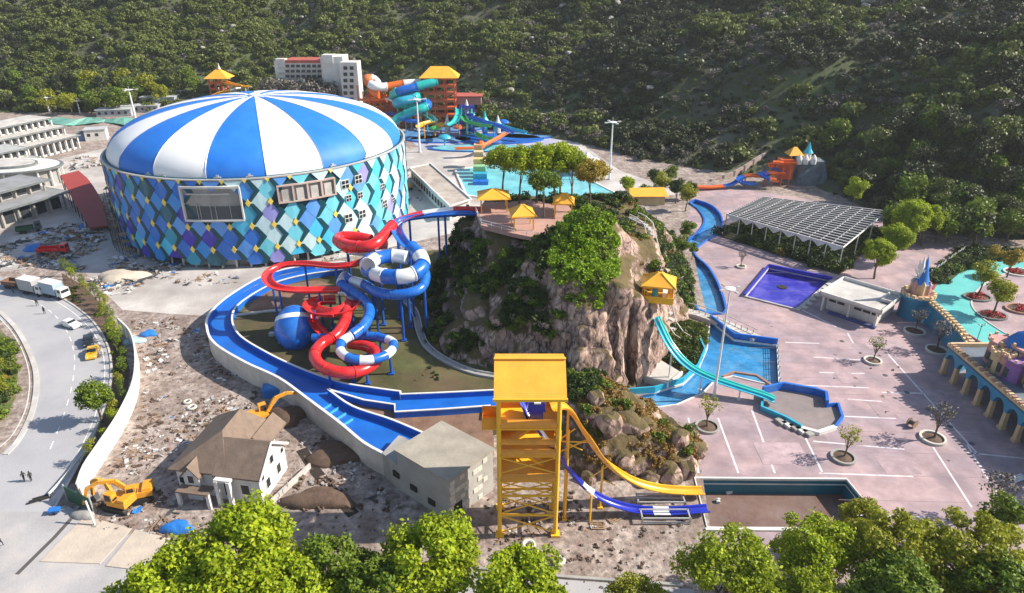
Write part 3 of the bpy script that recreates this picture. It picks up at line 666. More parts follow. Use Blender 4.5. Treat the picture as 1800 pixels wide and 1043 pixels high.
def curved_box(mb, a0, a1, z0, z1, r0, r1, n=6):
    vs = []
    for i in range(n + 1):
        a = a0 + (a1 - a0) * i / n; vs += [hp(a, r0, z0), hp(a, r1, z0), hp(a, r1, z1), hp(a, r0, z1)]
    fs = [(4 * i + k, 4 * i + 4 + k, 4 * i + 4 + (k + 1) % 4, 4 * i + (k + 1) % 4) for i in range(n) for k in range(4)] + [(0, 1, 2, 3), (4 * n + 3, 4 * n + 2, 4 * n + 1, 4 * n)]
    return mb.add(vs, fs)
a0, a1, z0, z1 = OPEN[0]; dd = z1 - z0
curved_box(MB(), a0, a1, z0, z1, 39.2, 39.56).build('loggia_back', concrete, hall)
f = MB(); curved_box(f, a0 - .4, a1 + .4, z1, z1 + .5, 39.2, 40.3); curved_box(f, a0 - .4, a1 + .4, z0 - .4, z0, 39.2, 40.3)
curved_box(f, a0 - .5, a0, z0, z1, 39.2, 40.3, 1); curved_box(f, a1, a1 + .5, z0, z1, 39.2, 40.3, 1); f.build('loggia_frame', white_wall, hall)
curved_box(MB(), a0 + .1, a1 - .1, z0 + .05, z0 + dd * 0.42, 39.57, 39.7).build('loggia_screen', dark_grey, hall)
for t in (0.22, 0.27, 0.46, 0.55, 0.8): curved_box(MB(), a0 + (a1 - a0) * t, a0 + (a1 - a0) * t + 0.12, z0 + .1, z0 + dd * .5, 39.71, 39.85, 1).build('mullion', galv, hall)
curved_box(MB(), a0 + 1.3, a1 - 3, z1 - 1.6, z1 - 1.2, 39.57, 39.9).build('lintel', concrete_light, hall)
a0, a1, z0, z1 = OPEN[1]; pinkw = mat('balcony_pink', (0.52, 0.40, 0.36), 0.7, 0.1, 0.4, dirt=0.4)
curved_box(MB(), a0, a1, z0, z1, 39.2, 39.56).build('balcony_back', concrete, hall)
f = MB(); curved_box(f, a0 - .3, a1 + .3, z1, z1 + .3, 39.2, 40.2); curved_box(f, a0 - .3, a1 + .3, z0 - .3, z0, 39.2, 40.2)
for i in range(5): b = a0 + (a1 - a0) * i / 4; curved_box(f, b - .3, b + .3, z0, z1, 39.2, 40.15, 1)
f.build('balcony_frame', pinkw, hall)
for i in range(4): b = a0 + (a1 - a0) * (i + .5) / 4; curved_box(MB(), b - 1.3, b + 1.3, z0 + .05, z1 - .8, 39.57, 39.75, 2).build('balcony_panel', concrete_light, hall)
for px, py, s in ((606, 324, 1.1), (629, 315, 1.1), (612, 348, .8), (632, 343, .8), (671, 328, .8), (612, 383, 1.1), (636, 376, 1.1), (675, 358, 1.0), (690, 352, .7)):
    a, z = hall_ang(px, py); wd = 1.5 * s
    f = curved_box(MB(), a - wd, a + wd, z - s, z + s, 39.3, 39.82, 1).build('window', white, hall)
    for i in (-1, 1):
        for j in (-1, 1): curved_box(MB(), a + i * wd * .48 - wd * .38, a + i * wd * .48 + wd * .38, z + j * s * .48 - s * .38, z + j * s * .48 + s * .38, 39.5, 39.86, 1).build('pane', glass, f)
for px, py in ((255, 305), (282, 308), (380, 312), (590, 290), (440, 318), (650, 272)):
    a = hall_ang(px, py + 8)[0]; MB().box(hp(a, 38.2, 21.9), (0.9, 1.6, 1.1), rz=R(a)).box(hp(a, 38.2, 22.6), (0.5, 0.6, 0.5), rz=R(a)).build('roof_vent', galv, hall)
# ---------------------------------------------------------------- curved red screen and scaffold beside the hall
pts = [(105, 306), (122, 330), (140, 362), (158, 392), (168, 402)]
red_panel = mat('red_oxide', (0.30, 0.045, 0.04), 0.6, 0.1, 0.2, dirt=0.2, dirtcol=(0.35, 0.12, 0.1))
sc_ = thing('red_ramp', 'curved dark red ramp wall standing left of the round hall', 'ramp', G(150, 360))
for i in range(7):
    t0, t1 = i / 7, (i + 1) / 7; mb = MB()
    def L_(t, s): # left and right edges of the sloping sheet
        a = G(106 + 52 * t ** 1.1, 308 + 92 * t, 7 - 5.5 * t); b = G(138 + 62 * t ** 0.7, 300 + 95 * t, 7 - 5.5 * t); return a if s == 0 else b
    a, b, c, d = L_(t0, 0), L_(t0, 1), L_(t1, 1), L_(t1, 0)
    mb.add([a, b, c, d, a - Vector((0, 0, .4)), b - Vector((0, 0, .4)), c - Vector((0, 0, .4)), d - Vector((0, 0, .4))], [(0, 1, 2, 3), (7, 6, 5, 4), (0, 4, 5, 1), (1, 5, 6, 2), (2, 6, 7, 3), (3, 7, 4, 0)])
    mb.build('ramp_panel', red_panel, sc_)
    for e in (a, b): MB().cyl((e.x, e.y, 0), (e.x, e.y, e.z - .2), .15, n=6).build('ramp_post', dark_grey, sc_)
scaf = thing('scaffold', 'dark scaffolding clinging to the left side of the round hall', 'scaffold', hp(-165, 41, 0))
for k in range(16):
    a = -186 + k * 3.6; hmax = 15 - 0.5 * k
    for r in (40.2, 41.8):
        p = hp(a, r, 0); MB().cyl(p, (p[0], p[1], hmax), 0.09, n=5).build('upright', dark_grey, scaf)
    for lv in range(1, int(hmax / 2) + 1):
        mb = MB(); mb.bar(hp(a, 40.2, lv * 2), hp(a + 3.6, 40.2, lv * 2), 0.1); mb.bar(hp(a, 41.8, lv * 2), hp(a + 3.6, 41.8, lv * 2), 0.1); mb.bar(hp(a, 40.2, lv * 2), hp(a, 41.8, lv * 2), 0.1)
        mb.build('ledger', dark_grey if (k + lv) % 3 else wood, scaf)
        if (k * 7 + lv * 3) % 3 == 0: curved_box(MB(), a, a + 3.4, lv * 2 + .06, lv * 2 + .14, 40.3, 41.7, 1).build('deck_board', wood, scaf)
# ---------------------------------------------------------------- terrace buildings at the left
win_dark = mat('window_dark', (0.035, 0.04, 0.05), 0.25, 0.3, 0.4)
def terrace(label, A_, B_, depth, tiers, group='pale flat-roofed pavilions left of the hall', roofm=None, wallm=None, bay=2.4, over=1.0, extra=True):
    """flat-roofed stepped block: A_ -> B_ is its front foot line; tiers = (z0, z1, setback)"""
    A_ = Vector((A_.x, A_.y, 0)); B_ = Vector((B_.x, B_.y, 0)); u = (B_ - A_).normalized(); n = Vector((-u.y, u.x, 0)); Lh = (B_ - A_).length; rz = math.atan2(u.y, u.x)
    t = thing('pavilion_building', label, 'building', A_, 0, group)
    wm = wallm or white_wall; rm = roofm or concrete_light
    for ti, (z0, z1, sb) in enumerate(tiers):
        c = A_ + u * (Lh / 2) + n * (sb + (depth - sb) / 2); w_, d_ = Lh - (sb * .3), depth - sb
        MB().box((c.x, c.y, (z0 + z1) / 2), (w_ - 1.6, d_ - 1.6, z1 - z0), rz).build('wall', wm, t)
        MB().box((c.x, c.y, z1 + .2), (w_ + 2 * over, d_ + 2 * over, .4), rz).build('roof_slab', slate, t)
        MB().box((c.x, c.y, z1 + .44), (w_ + 2 * over - 1.4, d_ + 2 * over - 1.4, .1), rz).build('roof_deck', rm, t)
        nb = max(2, int(w_ / bay))
        for i in range(nb + 1):
            p = c + u * (-w_ / 2 + w_ * i / nb) - n * (d_ / 2 - .1)
            MB().box((p.x, p.y, (z0 + z1) / 2), (.45, .45, z1 - z0), rz).build('column', wm, t)
            if i < nb:
                p = c + u * (-w_ / 2 + w_ * (i + .5) / nb) - n * (d_ / 2 - .77)
                MB().box((p.x, p.y, z0 + (z1 - z0) * .48), (bay * .66, .1, (z1 - z0) * .66), rz).build('window', win_dark, t)
        for i in range(max(2, int(d_ / 3.2))):
            p = c + n * (-d_ / 2 + 2 + i * 3.2) + u * (w_ / 2 - .77)
            MB().box((p.x, p.y, z0 + (z1 - z0) * .5), (.1, 1.6, (z1 - z0) * .5), rz).build('window', win_dark, t)
    return t
terrace('long three-tier white colonnaded building farthest back at the left edge', G(20, 292), G(141, 261), 22, [(0, 5, 0), (5.4, 8.4, 5), (8.8, 11.6, 10)], bay=2.6)
terrace('low flat-roofed building with white columns in front of the three-tier one', G(-60, 330), G(70, 300), 16, [(0, 4.5, 0), (4.9, 7.5, 4)], roofm=mat('roof_grey_pale', (0.4, 0.42, 0.42), .8, .2, .2, dirt=.4))
terrace('dark-eaved building on grey columns nearest the road at the left edge', G(-50, 420), G(118, 368), 17, [(0, 5.0, 0), (5.4, 8.2, 6)], roofm=mat('roof_grey', (0.27, 0.28, 0.3), .8, .2, .2, dirt=.5), wallm=concrete, bay=4.2, over=1.6)
ov = thing('oval_pavilion', 'low round-ended pavilion with a dark oval roof between the left buildings', 'building', G(30, 318), 0, None)
c = G(22, 322)
for r, z0, z1, m_, nm in ((13, 0, 5.6, concrete, 'wall'), (14.4, 5.6, 6.1, slate, 'roof_slab'), (13.4, 6.1, 6.2, white_wall, 'roof_deck'), (8, 6.2, 6.9, slate, 'roof_drum'), (7.3, 6.9, 7.0, concrete_light, 'roof_top')):
    mb = MB().lathe(c, [(r, z0), (r, z1)], 40); mb.v = [(c.x + (x - c.x) * 1.25, c.y + (y - c.y) * 0.75, z) for x, y, z in mb.v]; mb.build(nm, m_, ov)
for i in range(20):
    a = R(i * 18); MB().cyl((c.x + 17 * math.cos(a), c.y + 10.3 * math.sin(a), 0), (c.x + 17 * math.cos(a), c.y + 10.3 * math.sin(a), 5.6), .28, n=8).build('column', white_wall, ov)
# portable cabins, shed and green netting behind
cab_m = mat('cabin_grey', (0.36, 0.38, 0.41), .6, .1, .4, dirt=.3)
def cabin(px, py, w_, d_, h_, rz, label, m_=cab_m, group='site cabins by the wood at the far left'):
    p = G(px, py); t = thing('site_cabin', label, 'cabin', p, rz, group)
    MB().box((0, 0, h_ / 2), (w_, d_, h_)).build('wall', m_, t, world=False); MB().box((0, 0, h_ + .12), (w_ + .8, d_ + .8, .24)).build('roof', mat('cabin_roof', (0.45, 0.47, 0.5), .6, .1, .3), t, world=False)
    for i in range(int(w_ / 3)): MB().box((-w_ / 2 + 1.6 + i * 3, -d_ / 2 - .02, h_ * .55), (1.2, .08, 1.2)).build('window', win_dark, t, world=False)
cabin(205, 203, 16, 7, 3.2, R(10), 'grey site cabin at the left end of the cabin row')
cabin(250, 196, 18, 7, 3.2, R(8), 'long grey site cabin in the middle of the cabin row')
cabin(285, 190, 17, 8, 6, R(5), 'two-storey grey site cabin at the right end of the cabin row')
cabin(243, 186, 14, 6, 3, R(5), 'small grey site cabin set back behind the others')
cabin(172, 245, 8, 6, 4.5, R(20), 'small white hut with a dark door on the open forecourt', white_wall, None)
t = thing('hut_annex', 'small blue-sided shed left of the white hut', 'shed', G(152, 246), R(20)); MB().box((0, 0, 1.6), (5, 5, 3.2)).build('wall', mat('shed_blue', (0.12, 0.22, 0.42), .6), t, world=False); MB().box((0, 0, 3.3), (5.5, 5.5, .2)).build('roof', slate, t, world=False)
net = thing('green_netting', 'low green netting spread on the ground behind the left pavilions', 'netting', G(120, 215))
mb = MB(); n = 14
pl = [G(40 + 250 * i / n, 218 - 3 * math.sin(i), 0.6 + .5 * math.sin(i * 2.1)) for i in range(n + 1)]; pr = [G(60 + 220 * i / n, 208 + 2 * math.sin(i * 1.7), 1.2 + .5 * math.cos(i * 1.3)) for i in range(n + 1)]
mb.add(pl + pr, [(i, i + 1, n + 2 + i, n + 1 + i) for i in range(n)]).build('net_sheet', mat('net_green', (0.12, 0.34, 0.28), .8, .3, .3, dirt=.5, dirtcol=(.25, .3, .25)), net)
# ---------------------------------------------------------------- white accommodation block on the slope
wb = thing('accommodation_block', 'white multi-storey block with a red-trimmed roof at the foot of the hill', 'building', G(560, 190))
Y0 = 345
def wbox(x0, y0, x1, y1, yd, dep, nm, m_, z0=None):
    a = A(x0, y1, yd); b = A(x1, y0, yd); zb = a.z if z0 is None else z0
    return MB().box(((a.x + b.x) / 2, yd + dep / 2, (zb + b.z) / 2), (b.x - a.x, dep, b.z - zb)).build(nm, m_, wb), a, b
wbox(604, 110, 627, 185, 340, 9, 'wall', white_wall, -1); wbox(568, 100, 602, 150, 346, 12, 'wall', white_wall, -1); wbox(487, 108, 570, 150, 350, 12, 'wall', white_wall, -1)
wbox(484, 104, 500, 112, 349.4, 4, 'parapet', white_wall); wbox(500, 106, 568, 111, 349.5, 13, 'roof', mat('roof_red', (0.42, 0.1, 0.08), .7, .2, .3))
wbox(566, 97, 584, 112, 345.5, 6, 'stair_tower', white_wall)
for r in range(3):
    for k in range(7): wbox(502 + k * 9.4, 114 + r * 9, 508 + k * 9.4, 119 + r * 9, 349.7, .4, 'window', win_dark)
for r in range(6):
    for k in range(2): wbox(604 + k * 11, 117 + r * 11, 610 + k * 11, 123 + r * 11, 339.7, .4, 'window', win_dark)
for r in range(3): wbox(490, 119 + r * 9, 568, 120.2 + r * 9, 349.2, .9, 'balcony_slab', concrete_light)
# ================================================================ blue run-out channel round the lawn
def channel_wall(root, px, z0, z1, w_, m_, capm, zt, capname='coping'):
    ln = [(p.x, p.y) for p in spline([G(a, b, zt) for a, b in px], 1.5)]
    MB().strip(ln, w_, z0, z1 - .08).build('wall', m_, root); MB().strip(ln, w_ + .12, z1 - .08, z1 + .06).build(capname, capm, root)
    return ln
chan = thing('blue_channel', 'long blue run-out channel looping round the lawn below the slides', 'water channel', G(560, 690))
WZ = 4.0; FZ = 2.95
outer = [(606, 460), (540, 466), (470, 482), (405, 518), (368, 552), (364, 578), (378, 604), (430, 636), (490, 664), (540, 700), (600, 745), (640, 778), (684, 802)]
inner = [(602, 474), (540, 482), (480, 498), (425, 530), (408, 556), (420, 588), (470, 620), (530, 648), (600, 672), (660, 682), (704, 688)]
up2 = [(704, 693), (780, 690), (900, 684)]
low2 = [(862, 728), (862, 713), (780, 719), (694, 724), (694, 711), (640, 703), (576, 684)]
chute_r = [(576, 684), (620, 714), (690, 738), (765, 770)]
fl = [G2(*p, WZ) for p in outer] + [G2(*p, WZ) for p in chute_r[::-1][:3]] + [G2(*p, WZ) for p in low2[::-1]] + [G2(900, 716, WZ), G2(900, 684, WZ)] + [G2(*p, WZ) for p in up2[::-1][1:]] + [G2(*p, WZ) for p in inner[::-1]]
MB().prism(fl, FZ - .3, FZ).build('floor', chute_blue, chan)
ln = channel_wall(chan, outer, 0.0, WZ, .3, concrete_light, white, WZ)
MB().strip([(p[0], p[1]) for p in [(q.x, q.y) for q in spline([G(a + 2.2, b - 1.5 if i > 6 else b, WZ) for i, (a, b) in enumerate(outer)], 1.5)]], .1, FZ, WZ - .1).build('lining', chute_blue, chan)
for pts in (inner, up2, chute_r): channel_wall(chan, pts, 2.0, WZ, .22, chute_blue, white, WZ)
l2 = [G2(*p, WZ) for p in low2]; MB().strip(l2, .22, 1.5, WZ - .08).build('wall', chute_blue, chan); MB().strip(l2, .34, WZ - .08, WZ + .06).build('coping', white, chan)
l3 = [G2(704, 688, WZ), G2(704, 693, WZ)]; MB().strip(l3, .3, 2, WZ + .05).build('coping', white, chan)
# buttress fins in the lower chute
for i, (a, b) in enumerate([(566, 722), (580, 728), (592, 738), (604, 748)]):
    p = G(a, b, FZ); q_ = G(a + 16, b - 10, FZ); MB().bar((p.x, p.y, FZ + .12), (q_.x, q_.y, FZ + .12), .25, .25).build('floor_rib', slide_cyan, chan)
# concrete pump house at the end of the chute
pc = Vector((-8.1, 67.8, 0)); ur = Vector((5.5, 6.2, 0)).normalized(); ul = Vector((-11.5, 9.4, 0)).normalized()
ph = thing('pump_house', 'grey concrete block building with a flat roof left of the yellow tower', 'building', pc)
HH = 6.8; c0, c1, c2, c3 = pc, pc + ur * 8.3, pc + ur * 8.3 + ul * 9.6, pc + ul * 9.6
def quadxy(p): return [(v.x, v.y) for v in p]
MB().prism(quadxy([c0, c1, c2, c3]), -.3, HH).build('wall', mat('block_wall', (0.36, 0.355, 0.34), .85, .15, .3, .3, 3, dirt=.4, dirtcol=(.24, .23, .22)), ph)
MB().prism(quadxy([c0 - ur * .25 - ul * .25, c1 + ur * .25 - ul * .25, c2 + ur * .25 + ul * .25, c3 - ur * .25 + ul * .25]), HH, HH + .22).build('roof', mat('screed', (0.34, 0.31, 0.26), .9, .2, .3, .3, 2, dirt=.5, dirtcol=(.22, .2, .17)), ph)
no = -ul
patchm = mat('pale_patch', (0.56, 0.54, 0.5), .85, .12, .6)  # pale rectangles in a broken grid over the right-hand face
for r in range(8):
    for k in range(9):
        if (k * 5 + r * 3 + (k * r) % 4) % 3 == 0:
            p = c0 + ur * (.55 + k * .86 + (r % 2) * .15) + no * .03; MB().box((p.x, p.y, .6 + r * .78), (.8, .12, .7), rz=math.atan2(ur.y, ur.x)).build('block', patchm, ph)
p = c0 + ur * 1.5 + no * .03; MB().box((p.x, p.y, 1.3), (1.5, .16, 2.0), rz=math.atan2(ur.y, ur.x)).build('doorway', black, ph)
nl = Vector((-ul.y, ul.x, 0));
if nl.y > 0: nl = -nl
for k in range(3):
    p = c0 + ul * (3.2 + k * 3.4) + nl * .0; zz = 1.6 + k * .5; MB().box((p.x + nl.x * .04, p.y + nl.y * .04, zz), (1.2, .3, .9), rz=math.atan2(ul.y, ul.x)).build('window', black, ph)
# low wing that carries the wall back to the channel
w0, w1, w2, w3 = c3, c3 + ur * 4.6, G(700, 772, WZ), G(672, 800, WZ)
MB().prism([(c3.x, c3.y), (w1.x, w1.y), (w2.x + 1, w2.y), (w2.x, w2.y + .5), (w3.x, w3.y)], -.3, WZ + .3).build('low_wing', concrete, ph)
# rough concrete beam around the lawn's back
cw = thing('lawn_kerb_path', 'pale concrete kerb path crossing the lawn behind the blue funnel', 'path', G(480, 545, LZ)); MB().strip([G2(a, b, LZ) for a, b in ((408, 556), (470, 548), (530, 544))], .8, LZ, LZ + .25).build('kerb', concrete_light, cw)
# winding white double kerb of the dry stream on the lawn
st = thing('lawn_track', 'winding narrow pale track on the lawn at the crag foot', 'track', G(760, 620, LZ))
base = spline([G(a, b, LZ) for a, b in ((700, 520), (728, 548), (738, 585), (752, 612), (785, 636), (830, 655), (876, 664))], .8)
MB().strip([(p.x, p.y) for p in base], 1.1, LZ, LZ + .12).build('track_bed', concrete, st)
for s in (-1, 1):
    l_ = []
    for i, p in enumerate(base):
        d = (base[min(i + 1, len(base) - 1)] - base[max(0, i - 1)]).normalized(); l_.append((p.x - d.y * .6 * s, p.y + d.x * .6 * s))
    MB().strip(l_, .2, LZ, LZ + .4).build('rail', galv, st)
# ================================================================ the red and the blue slides off the crag
def alt(*ms, off=0): return lambda k: ms[(k + off) % len(ms)]
def pt(*l): return [G(a, b, z) for a, b, z in l]
gzs = gz
blue = thing('blue_slide', 'blue and white checkered slide winding down from the crag into a blue funnel', 'water slide', G(690, 560, LZ))
P_b1 = flume(blue, pt((842, 372, 20.2), (800, 374, 20), (745, 378, 19.6), (708, 385, 19.2), (697, 400, 18.8), (706, 420, 18.2), (722, 436, 17.6)), u_prof(2.0, .8), lambda k: slide_blue, 5)
P_b2 = flume(blue, pt((722, 436, 17.6), (738, 450, 16.9), (743, 466, 16.2), (728, 481, 15.6), (700, 487, 15.2), (668, 484, 14.9), (646, 472, 14.7), (650, 458, 14.7), (680, 450, 14.7), (712, 452, 14.5)), o_prof(1.4), alt(slide_blue, slide_white), 2.7)
P_b2b = flume(blue, pt((648, 466, 16.6), (662, 455, 16.6), (690, 450, 16.6), (716, 453, 16.6)), o_prof(1.3), alt(slide_white, slide_blue), 2.7)
P_b3 = flume(blue, pt((712, 452, 14.5), (738, 463, 13.9), (748, 486, 13.3), (738, 508, 12.8), (704, 518, 12.3), (664, 514, 11.9), (640, 500, 11.5)), o_prof(.95), lambda k: slide_blue, 6)
P_b4 = flume(blue, pt((640, 500, 11.5), (614, 492, 11.3), (606, 486, 11.2), (600, 500, 11), (618, 512, 10.6), (640, 528, 10.2), (650, 548, 9.7), (640, 572, 9.2), (618, 590, 8.8)), o_prof(.95), lambda k: slide_blue if k > 2 else (slide_white, slide_blue)[k % 2], 3.2)
P_b5 = flume(blue, pt((618, 590, 8.8), (600, 602, 8.3), (600, 620, 7.8), (622, 632, 7.5), (656, 632, 7.2), (685, 620, 7.0), (690, 602, 6.8), (664, 592, 6.6)), o_prof(.8), alt(slide_white, slide_blue), 2.0)
P_b6 = flume(blue, pt((664, 592, 6.6), (630, 591, 6.4), (590, 594, 6.1), (550, 594, 5.8)), o_prof(.8), lambda k: slide_blue, 5)
fc = G(519, 577, 5.6)
mb = MB(); ax = Vector((-.15, .62, .72)).normalized(); pr_ = [(.5, 2.8), (2.4, 2.4), (3.5, 1.2), (3.75, 0), (3.5, -1.4), (2.6, -2.6), (1.6, -3.4)]
def drum(prof, m_, nm):
    mb = MB(); n = 28; side = ax.cross(Vector((0, 0, 1))).normalized(); vs = []
    for r, h in prof:
        for i in range(n):
            t = 2 * math.pi * i / n; v = fc + ax * h + side * (r * math.cos(t)) + side.cross(ax) * (r * math.sin(t)); vs.append(v)
    mb.add(vs, [(j * n + i, j * n + (i + 1) % n, (j + 1) * n + (i + 1) % n, (j + 1) * n + i) for j in range(len(prof) - 1) for i in range(n)] + [tuple(range(n)), tuple(range(len(prof) * n - 1, (len(prof) - 1) * n - 1, -1))])
    return mb.build(nm, m_, blue, smooth=True)
EP = lambda h: 3.6 * math.sqrt(max(0.0, 1 - (h / 4.3) ** 2)) + .12
drum([(EP(h), h) for h in (-4.28, -4.1, -3.7, -3.1, -2.3, -1.4, -.5, .4, 1.2)], slide_blue, 'funnel'); drum([(EP(1.2) + .05, 1.2), (EP(1.6) + .06, 1.6), (EP(2.1) + .05, 2.1)], slide_white, 'funnel_band'); drum([(EP(h), h) for h in (2.1, 2.8, 3.4, 3.9, 4.2)], slide_blue, 'funnel_back')
for a_, b_ in ((495, 603), (535, 606), (478, 590)):
    g_ = G(a_, b_, LZ); MB().cyl((g_.x, g_.y, LZ), (fc.x + (g_.x - fc.x) * .6, fc.y + (g_.y - fc.y) * .6, 4), .2, n=8).box((g_.x, g_.y, LZ + .3), (.9, .9, .6)).build('support_post', concrete_light, blue)
red = thing('red_slide', 'red and white open slide snaking above the lawn in wide loops', 'water slide', G(560, 560, LZ))
def rw(k): return slide_red if k % 2 else slide_white
P_r0 = flume(red, pt((846, 366, 20.6), (800, 366, 20.2), (740, 374, 19.6), (705, 385, 19.0), (690, 396, 18.6)), u_prof(1.9, .8), lambda k: (slide_red, slide_white, slide_red, slide_white, slide_red)[k % 5], 6)
P_r1 = flume(red, pt((690, 396, 18.6), (676, 412, 18), (660, 428, 17.4), (640, 434, 17), (612, 432, 16.6), (594, 424, 16.4), (600, 417, 16.3), (625, 417, 16.2), (652, 422, 16)), o_prof(1.15), lambda k: slide_red, 5)
P_r1b = flume(red, pt((592, 420, 15.3), (612, 440, 15.2), (640, 444, 15.1), (660, 440, 15)), u_prof(1.8, .7), alt(slide_white, slide_red), 3.5)
P_r2 = flume(red, pt((672, 418, 16.4), (672, 436, 15.6), (655, 450, 15), (625, 462, 14.5), (590, 466, 14.1), (540, 462, 13.7), (500, 464, 13.4), (477, 474, 13.1), (469, 488, 12.8), (482, 502, 12.4), (515, 508, 12), (560, 508, 11.6), (598, 508, 11.2)), u_prof(1.8, .85), lambda k: slide_red, 5)
P_r3 = flume(red, pt((598, 508, 11.2), (616, 512, 10.9), (622, 526, 10.6), (608, 540, 10.3), (580, 547, 10.1), (555, 543, 9.9), (546, 534, 9.7), (560, 526, 9.5), (590, 524, 9.3)), u_prof(2.7, .85), lambda k: slide_white if k == 0 else slide_red, 3.2)
P_r4 = flume(red, pt((612, 538, 9.4), (606, 565, 8.7), (590, 590, 8), (566, 604, 7.4), (553, 624, 6.9), (565, 644, 6.4), (598, 655, 6.1), (634, 652, 5.8), (658, 638, 5.6), (662, 622, 5.4), (645, 609, 5.2), (615, 604, 5.0)), o_prof(1.0), lambda k: slide_red, 4.5)
P_r5 = flume(red, pt((546, 545, 8.6), (552, 565, 7.6), (565, 582, 6.8), (585, 600, 6.2)), u_prof(1.6, .7), lambda k: slide_red, 4)
for P_, ev in ((P_b1, 7), (P_b3, 5.5), (P_b4, 6), (P_b5, 7)): supports(blue, P_, ev, steel_blue, gz, r=.24)
for P_, ev in ((P_r0, 9), (P_r1, 7), (P_r2, 7), (P_r3, 7), (P_r4, 6.5)): supports(red, P_, ev, steel_blue, gz, r=.22)
for a_, b_, zt in ((697, 470, 13.8), (716, 500, 12), (668, 500, 11.5), (650, 470, 13.8)):
    t_ = G(a_, b_, zt); MB().cyl((t_.x, t_.y, LZ), (t_.x, t_.y, zt), .28, n=8).box((t_.x, t_.y, LZ + .15), (1, 1, .3)).build('support_post', steel_blue, blue)
# launch deck at the crag's edge
dk = thing('launch_deck', 'pale stone launch deck with railings on the crag top', 'platform', G(905, 392, 20))
dp = [G2(a, b, 20.1) for a, b in ((836, 372), (846, 396), (900, 410), (952, 420), (1000, 408), (1015, 385), (1000, 362), (930, 352), (850, 356))]
MB().prism(dp, 19.3, 20.1).build('deck_floor', paving_pink, dk)
for i in range(len(dp)):
    a = Vector((*dp[i - 1], 20.1)); b = Vector((*dp[i], 20.1)); n = max(1, int((b - a).length / 2.2))
    if i in (0, 6, 7, 8): continue
    for k in range(n): p = a.lerp(b, k / n); MB().cyl(p, p + Vector((0, 0, 1.1)), .06, n=5).build('baluster', white, dk)
    for z in (.55, 1.1): MB().bar(a + Vector((0, 0, z)), b + Vector((0, 0, z)), .08).build('rail', white, dk)
# ---------------------------------------------------------------- yellow roofed shelters
def shelter(p, w_, d_, h_, label, rz=0, roofh=1.6, group='yellow-roofed shelters on the crag', rail=False, concave=True):
    t = thing('shelter', label, 'shelter', p, rz, group)
    for a in (-1, 1):
        for b in (-1, 1): MB().box((a * w_ * .42, b * d_ * .42, h_ / 2), (.22, .22, h_)).build('post', yellow_steel, t, world=False)
    mb = MB(); prof = [(1, h_ - .25), (.98, h_), (.62, h_ + roofh * .36), (.3, h_ + roofh * .72), (.1, h_ + roofh)] if concave else [(1, h_ - .15), (.98, h_), (.08, h_ + roofh)]
    vs = []
    for r, z in prof: vs += [(-w_ / 2 * r * 1.08, -d_ / 2 * r * 1.08, z), (w_ / 2 * r * 1.08, -d_ / 2 * r * 1.08, z), (w_ / 2 * r * 1.08, d_ / 2 * r * 1.08, z), (-w_ / 2 * r * 1.08, d_ / 2 * r * 1.08, z)]
    k = len(prof); mb.add(vs, [(4 * j + i, 4 * j + (i + 1) % 4, 4 * j + 4 + (i + 1) % 4, 4 * j + 4 + i) for j in range(k - 1) for i in range(4)] + [(3, 2, 1, 0), tuple(range(4 * k - 4, 4 * k))])
    rf = mb.build('roof', yellow_roof, t, world=False)
    rb = MB()
    for a in (-1, 1):
        for b in (-1, 1): rb.tube([(a * w_ / 2 * r * 1.09, b * d_ / 2 * r * 1.09, z + .05) for r, z in prof], .07, n=5)
    rb.build('ridge_rib', yellow_steel, rf, world=False)
    if rail:
        MB().box((0, 0, .1), (w_, d_, .3)).build('floor', yellow_steel, t, world=False)
        for a, b, c_, d2 in ((0, -d_ / 2, w_, .1), (0, d_ / 2, w_, .1), (-w_ / 2, 0, .1, d_), (w_ / 2, 0, .1, d_)): MB().box((a, b, .75), (c_, d2, .9)).build('parapet', yellow_steel, t, world=False)
        MB().box((-.5, .2, .9), (1.2, 1.4, 1.2), taper=.8).build('slide_mouth', slide_cyan, t, world=False)
        MB().box((1.2, .4, .8), (.8, 1.8, .9)).build('pump_box', white, t, world=False)
    return t
shelter(G(868, 368, 20.1), 6.2, 5.4, 3.0, 'large hipped yellow shelter farthest back beside the slide start', rz=R(4), roofh=1.4, concave=False)
shelter(G(918, 400, 20.1), 4.4, 4.4, 3.0, 'yellow shelter at the front edge of the crag terrace', rz=R(8))
shelter(G(990, 378, 20.1), 4.0, 4.0, 3.0, 'small yellow shelter half behind the trees on the crag terrace', rz=R(-6))
shelter(Vector((25.2, 106.6, 13.9)), 5.3, 4.6, 3.1, 'yellow launch pavilion perched at the cliff corner above the cyan slide', rz=R(-14), roofh=1.7, rail=True)
hut = thing('yellow_hut', 'long low yellow-roofed hut on the slope behind the crag', 'hut', G(1137, 350, 15))
c = G(1137, 356, 13); MB().box((c.x, c.y, 14.2), (8, 4, 2.6)).build('wall', cream, hut); MB().add([(c.x - 5, c.y - 3, 15.4), (c.x + 4.6, c.y - 3, 15.4), (c.x + 5, c.y + 3, 15.4), (c.x - 5, c.y + 3, 15.4), (c.x - 4.6, c.y, 16.7), (c.x + 4.0, c.y, 16.9)], [(0, 1, 5, 4), (2, 3, 4, 5), (1, 2, 5), (3, 0, 4), (3, 2, 1, 0)]).build('roof', yellow_roof, hut)
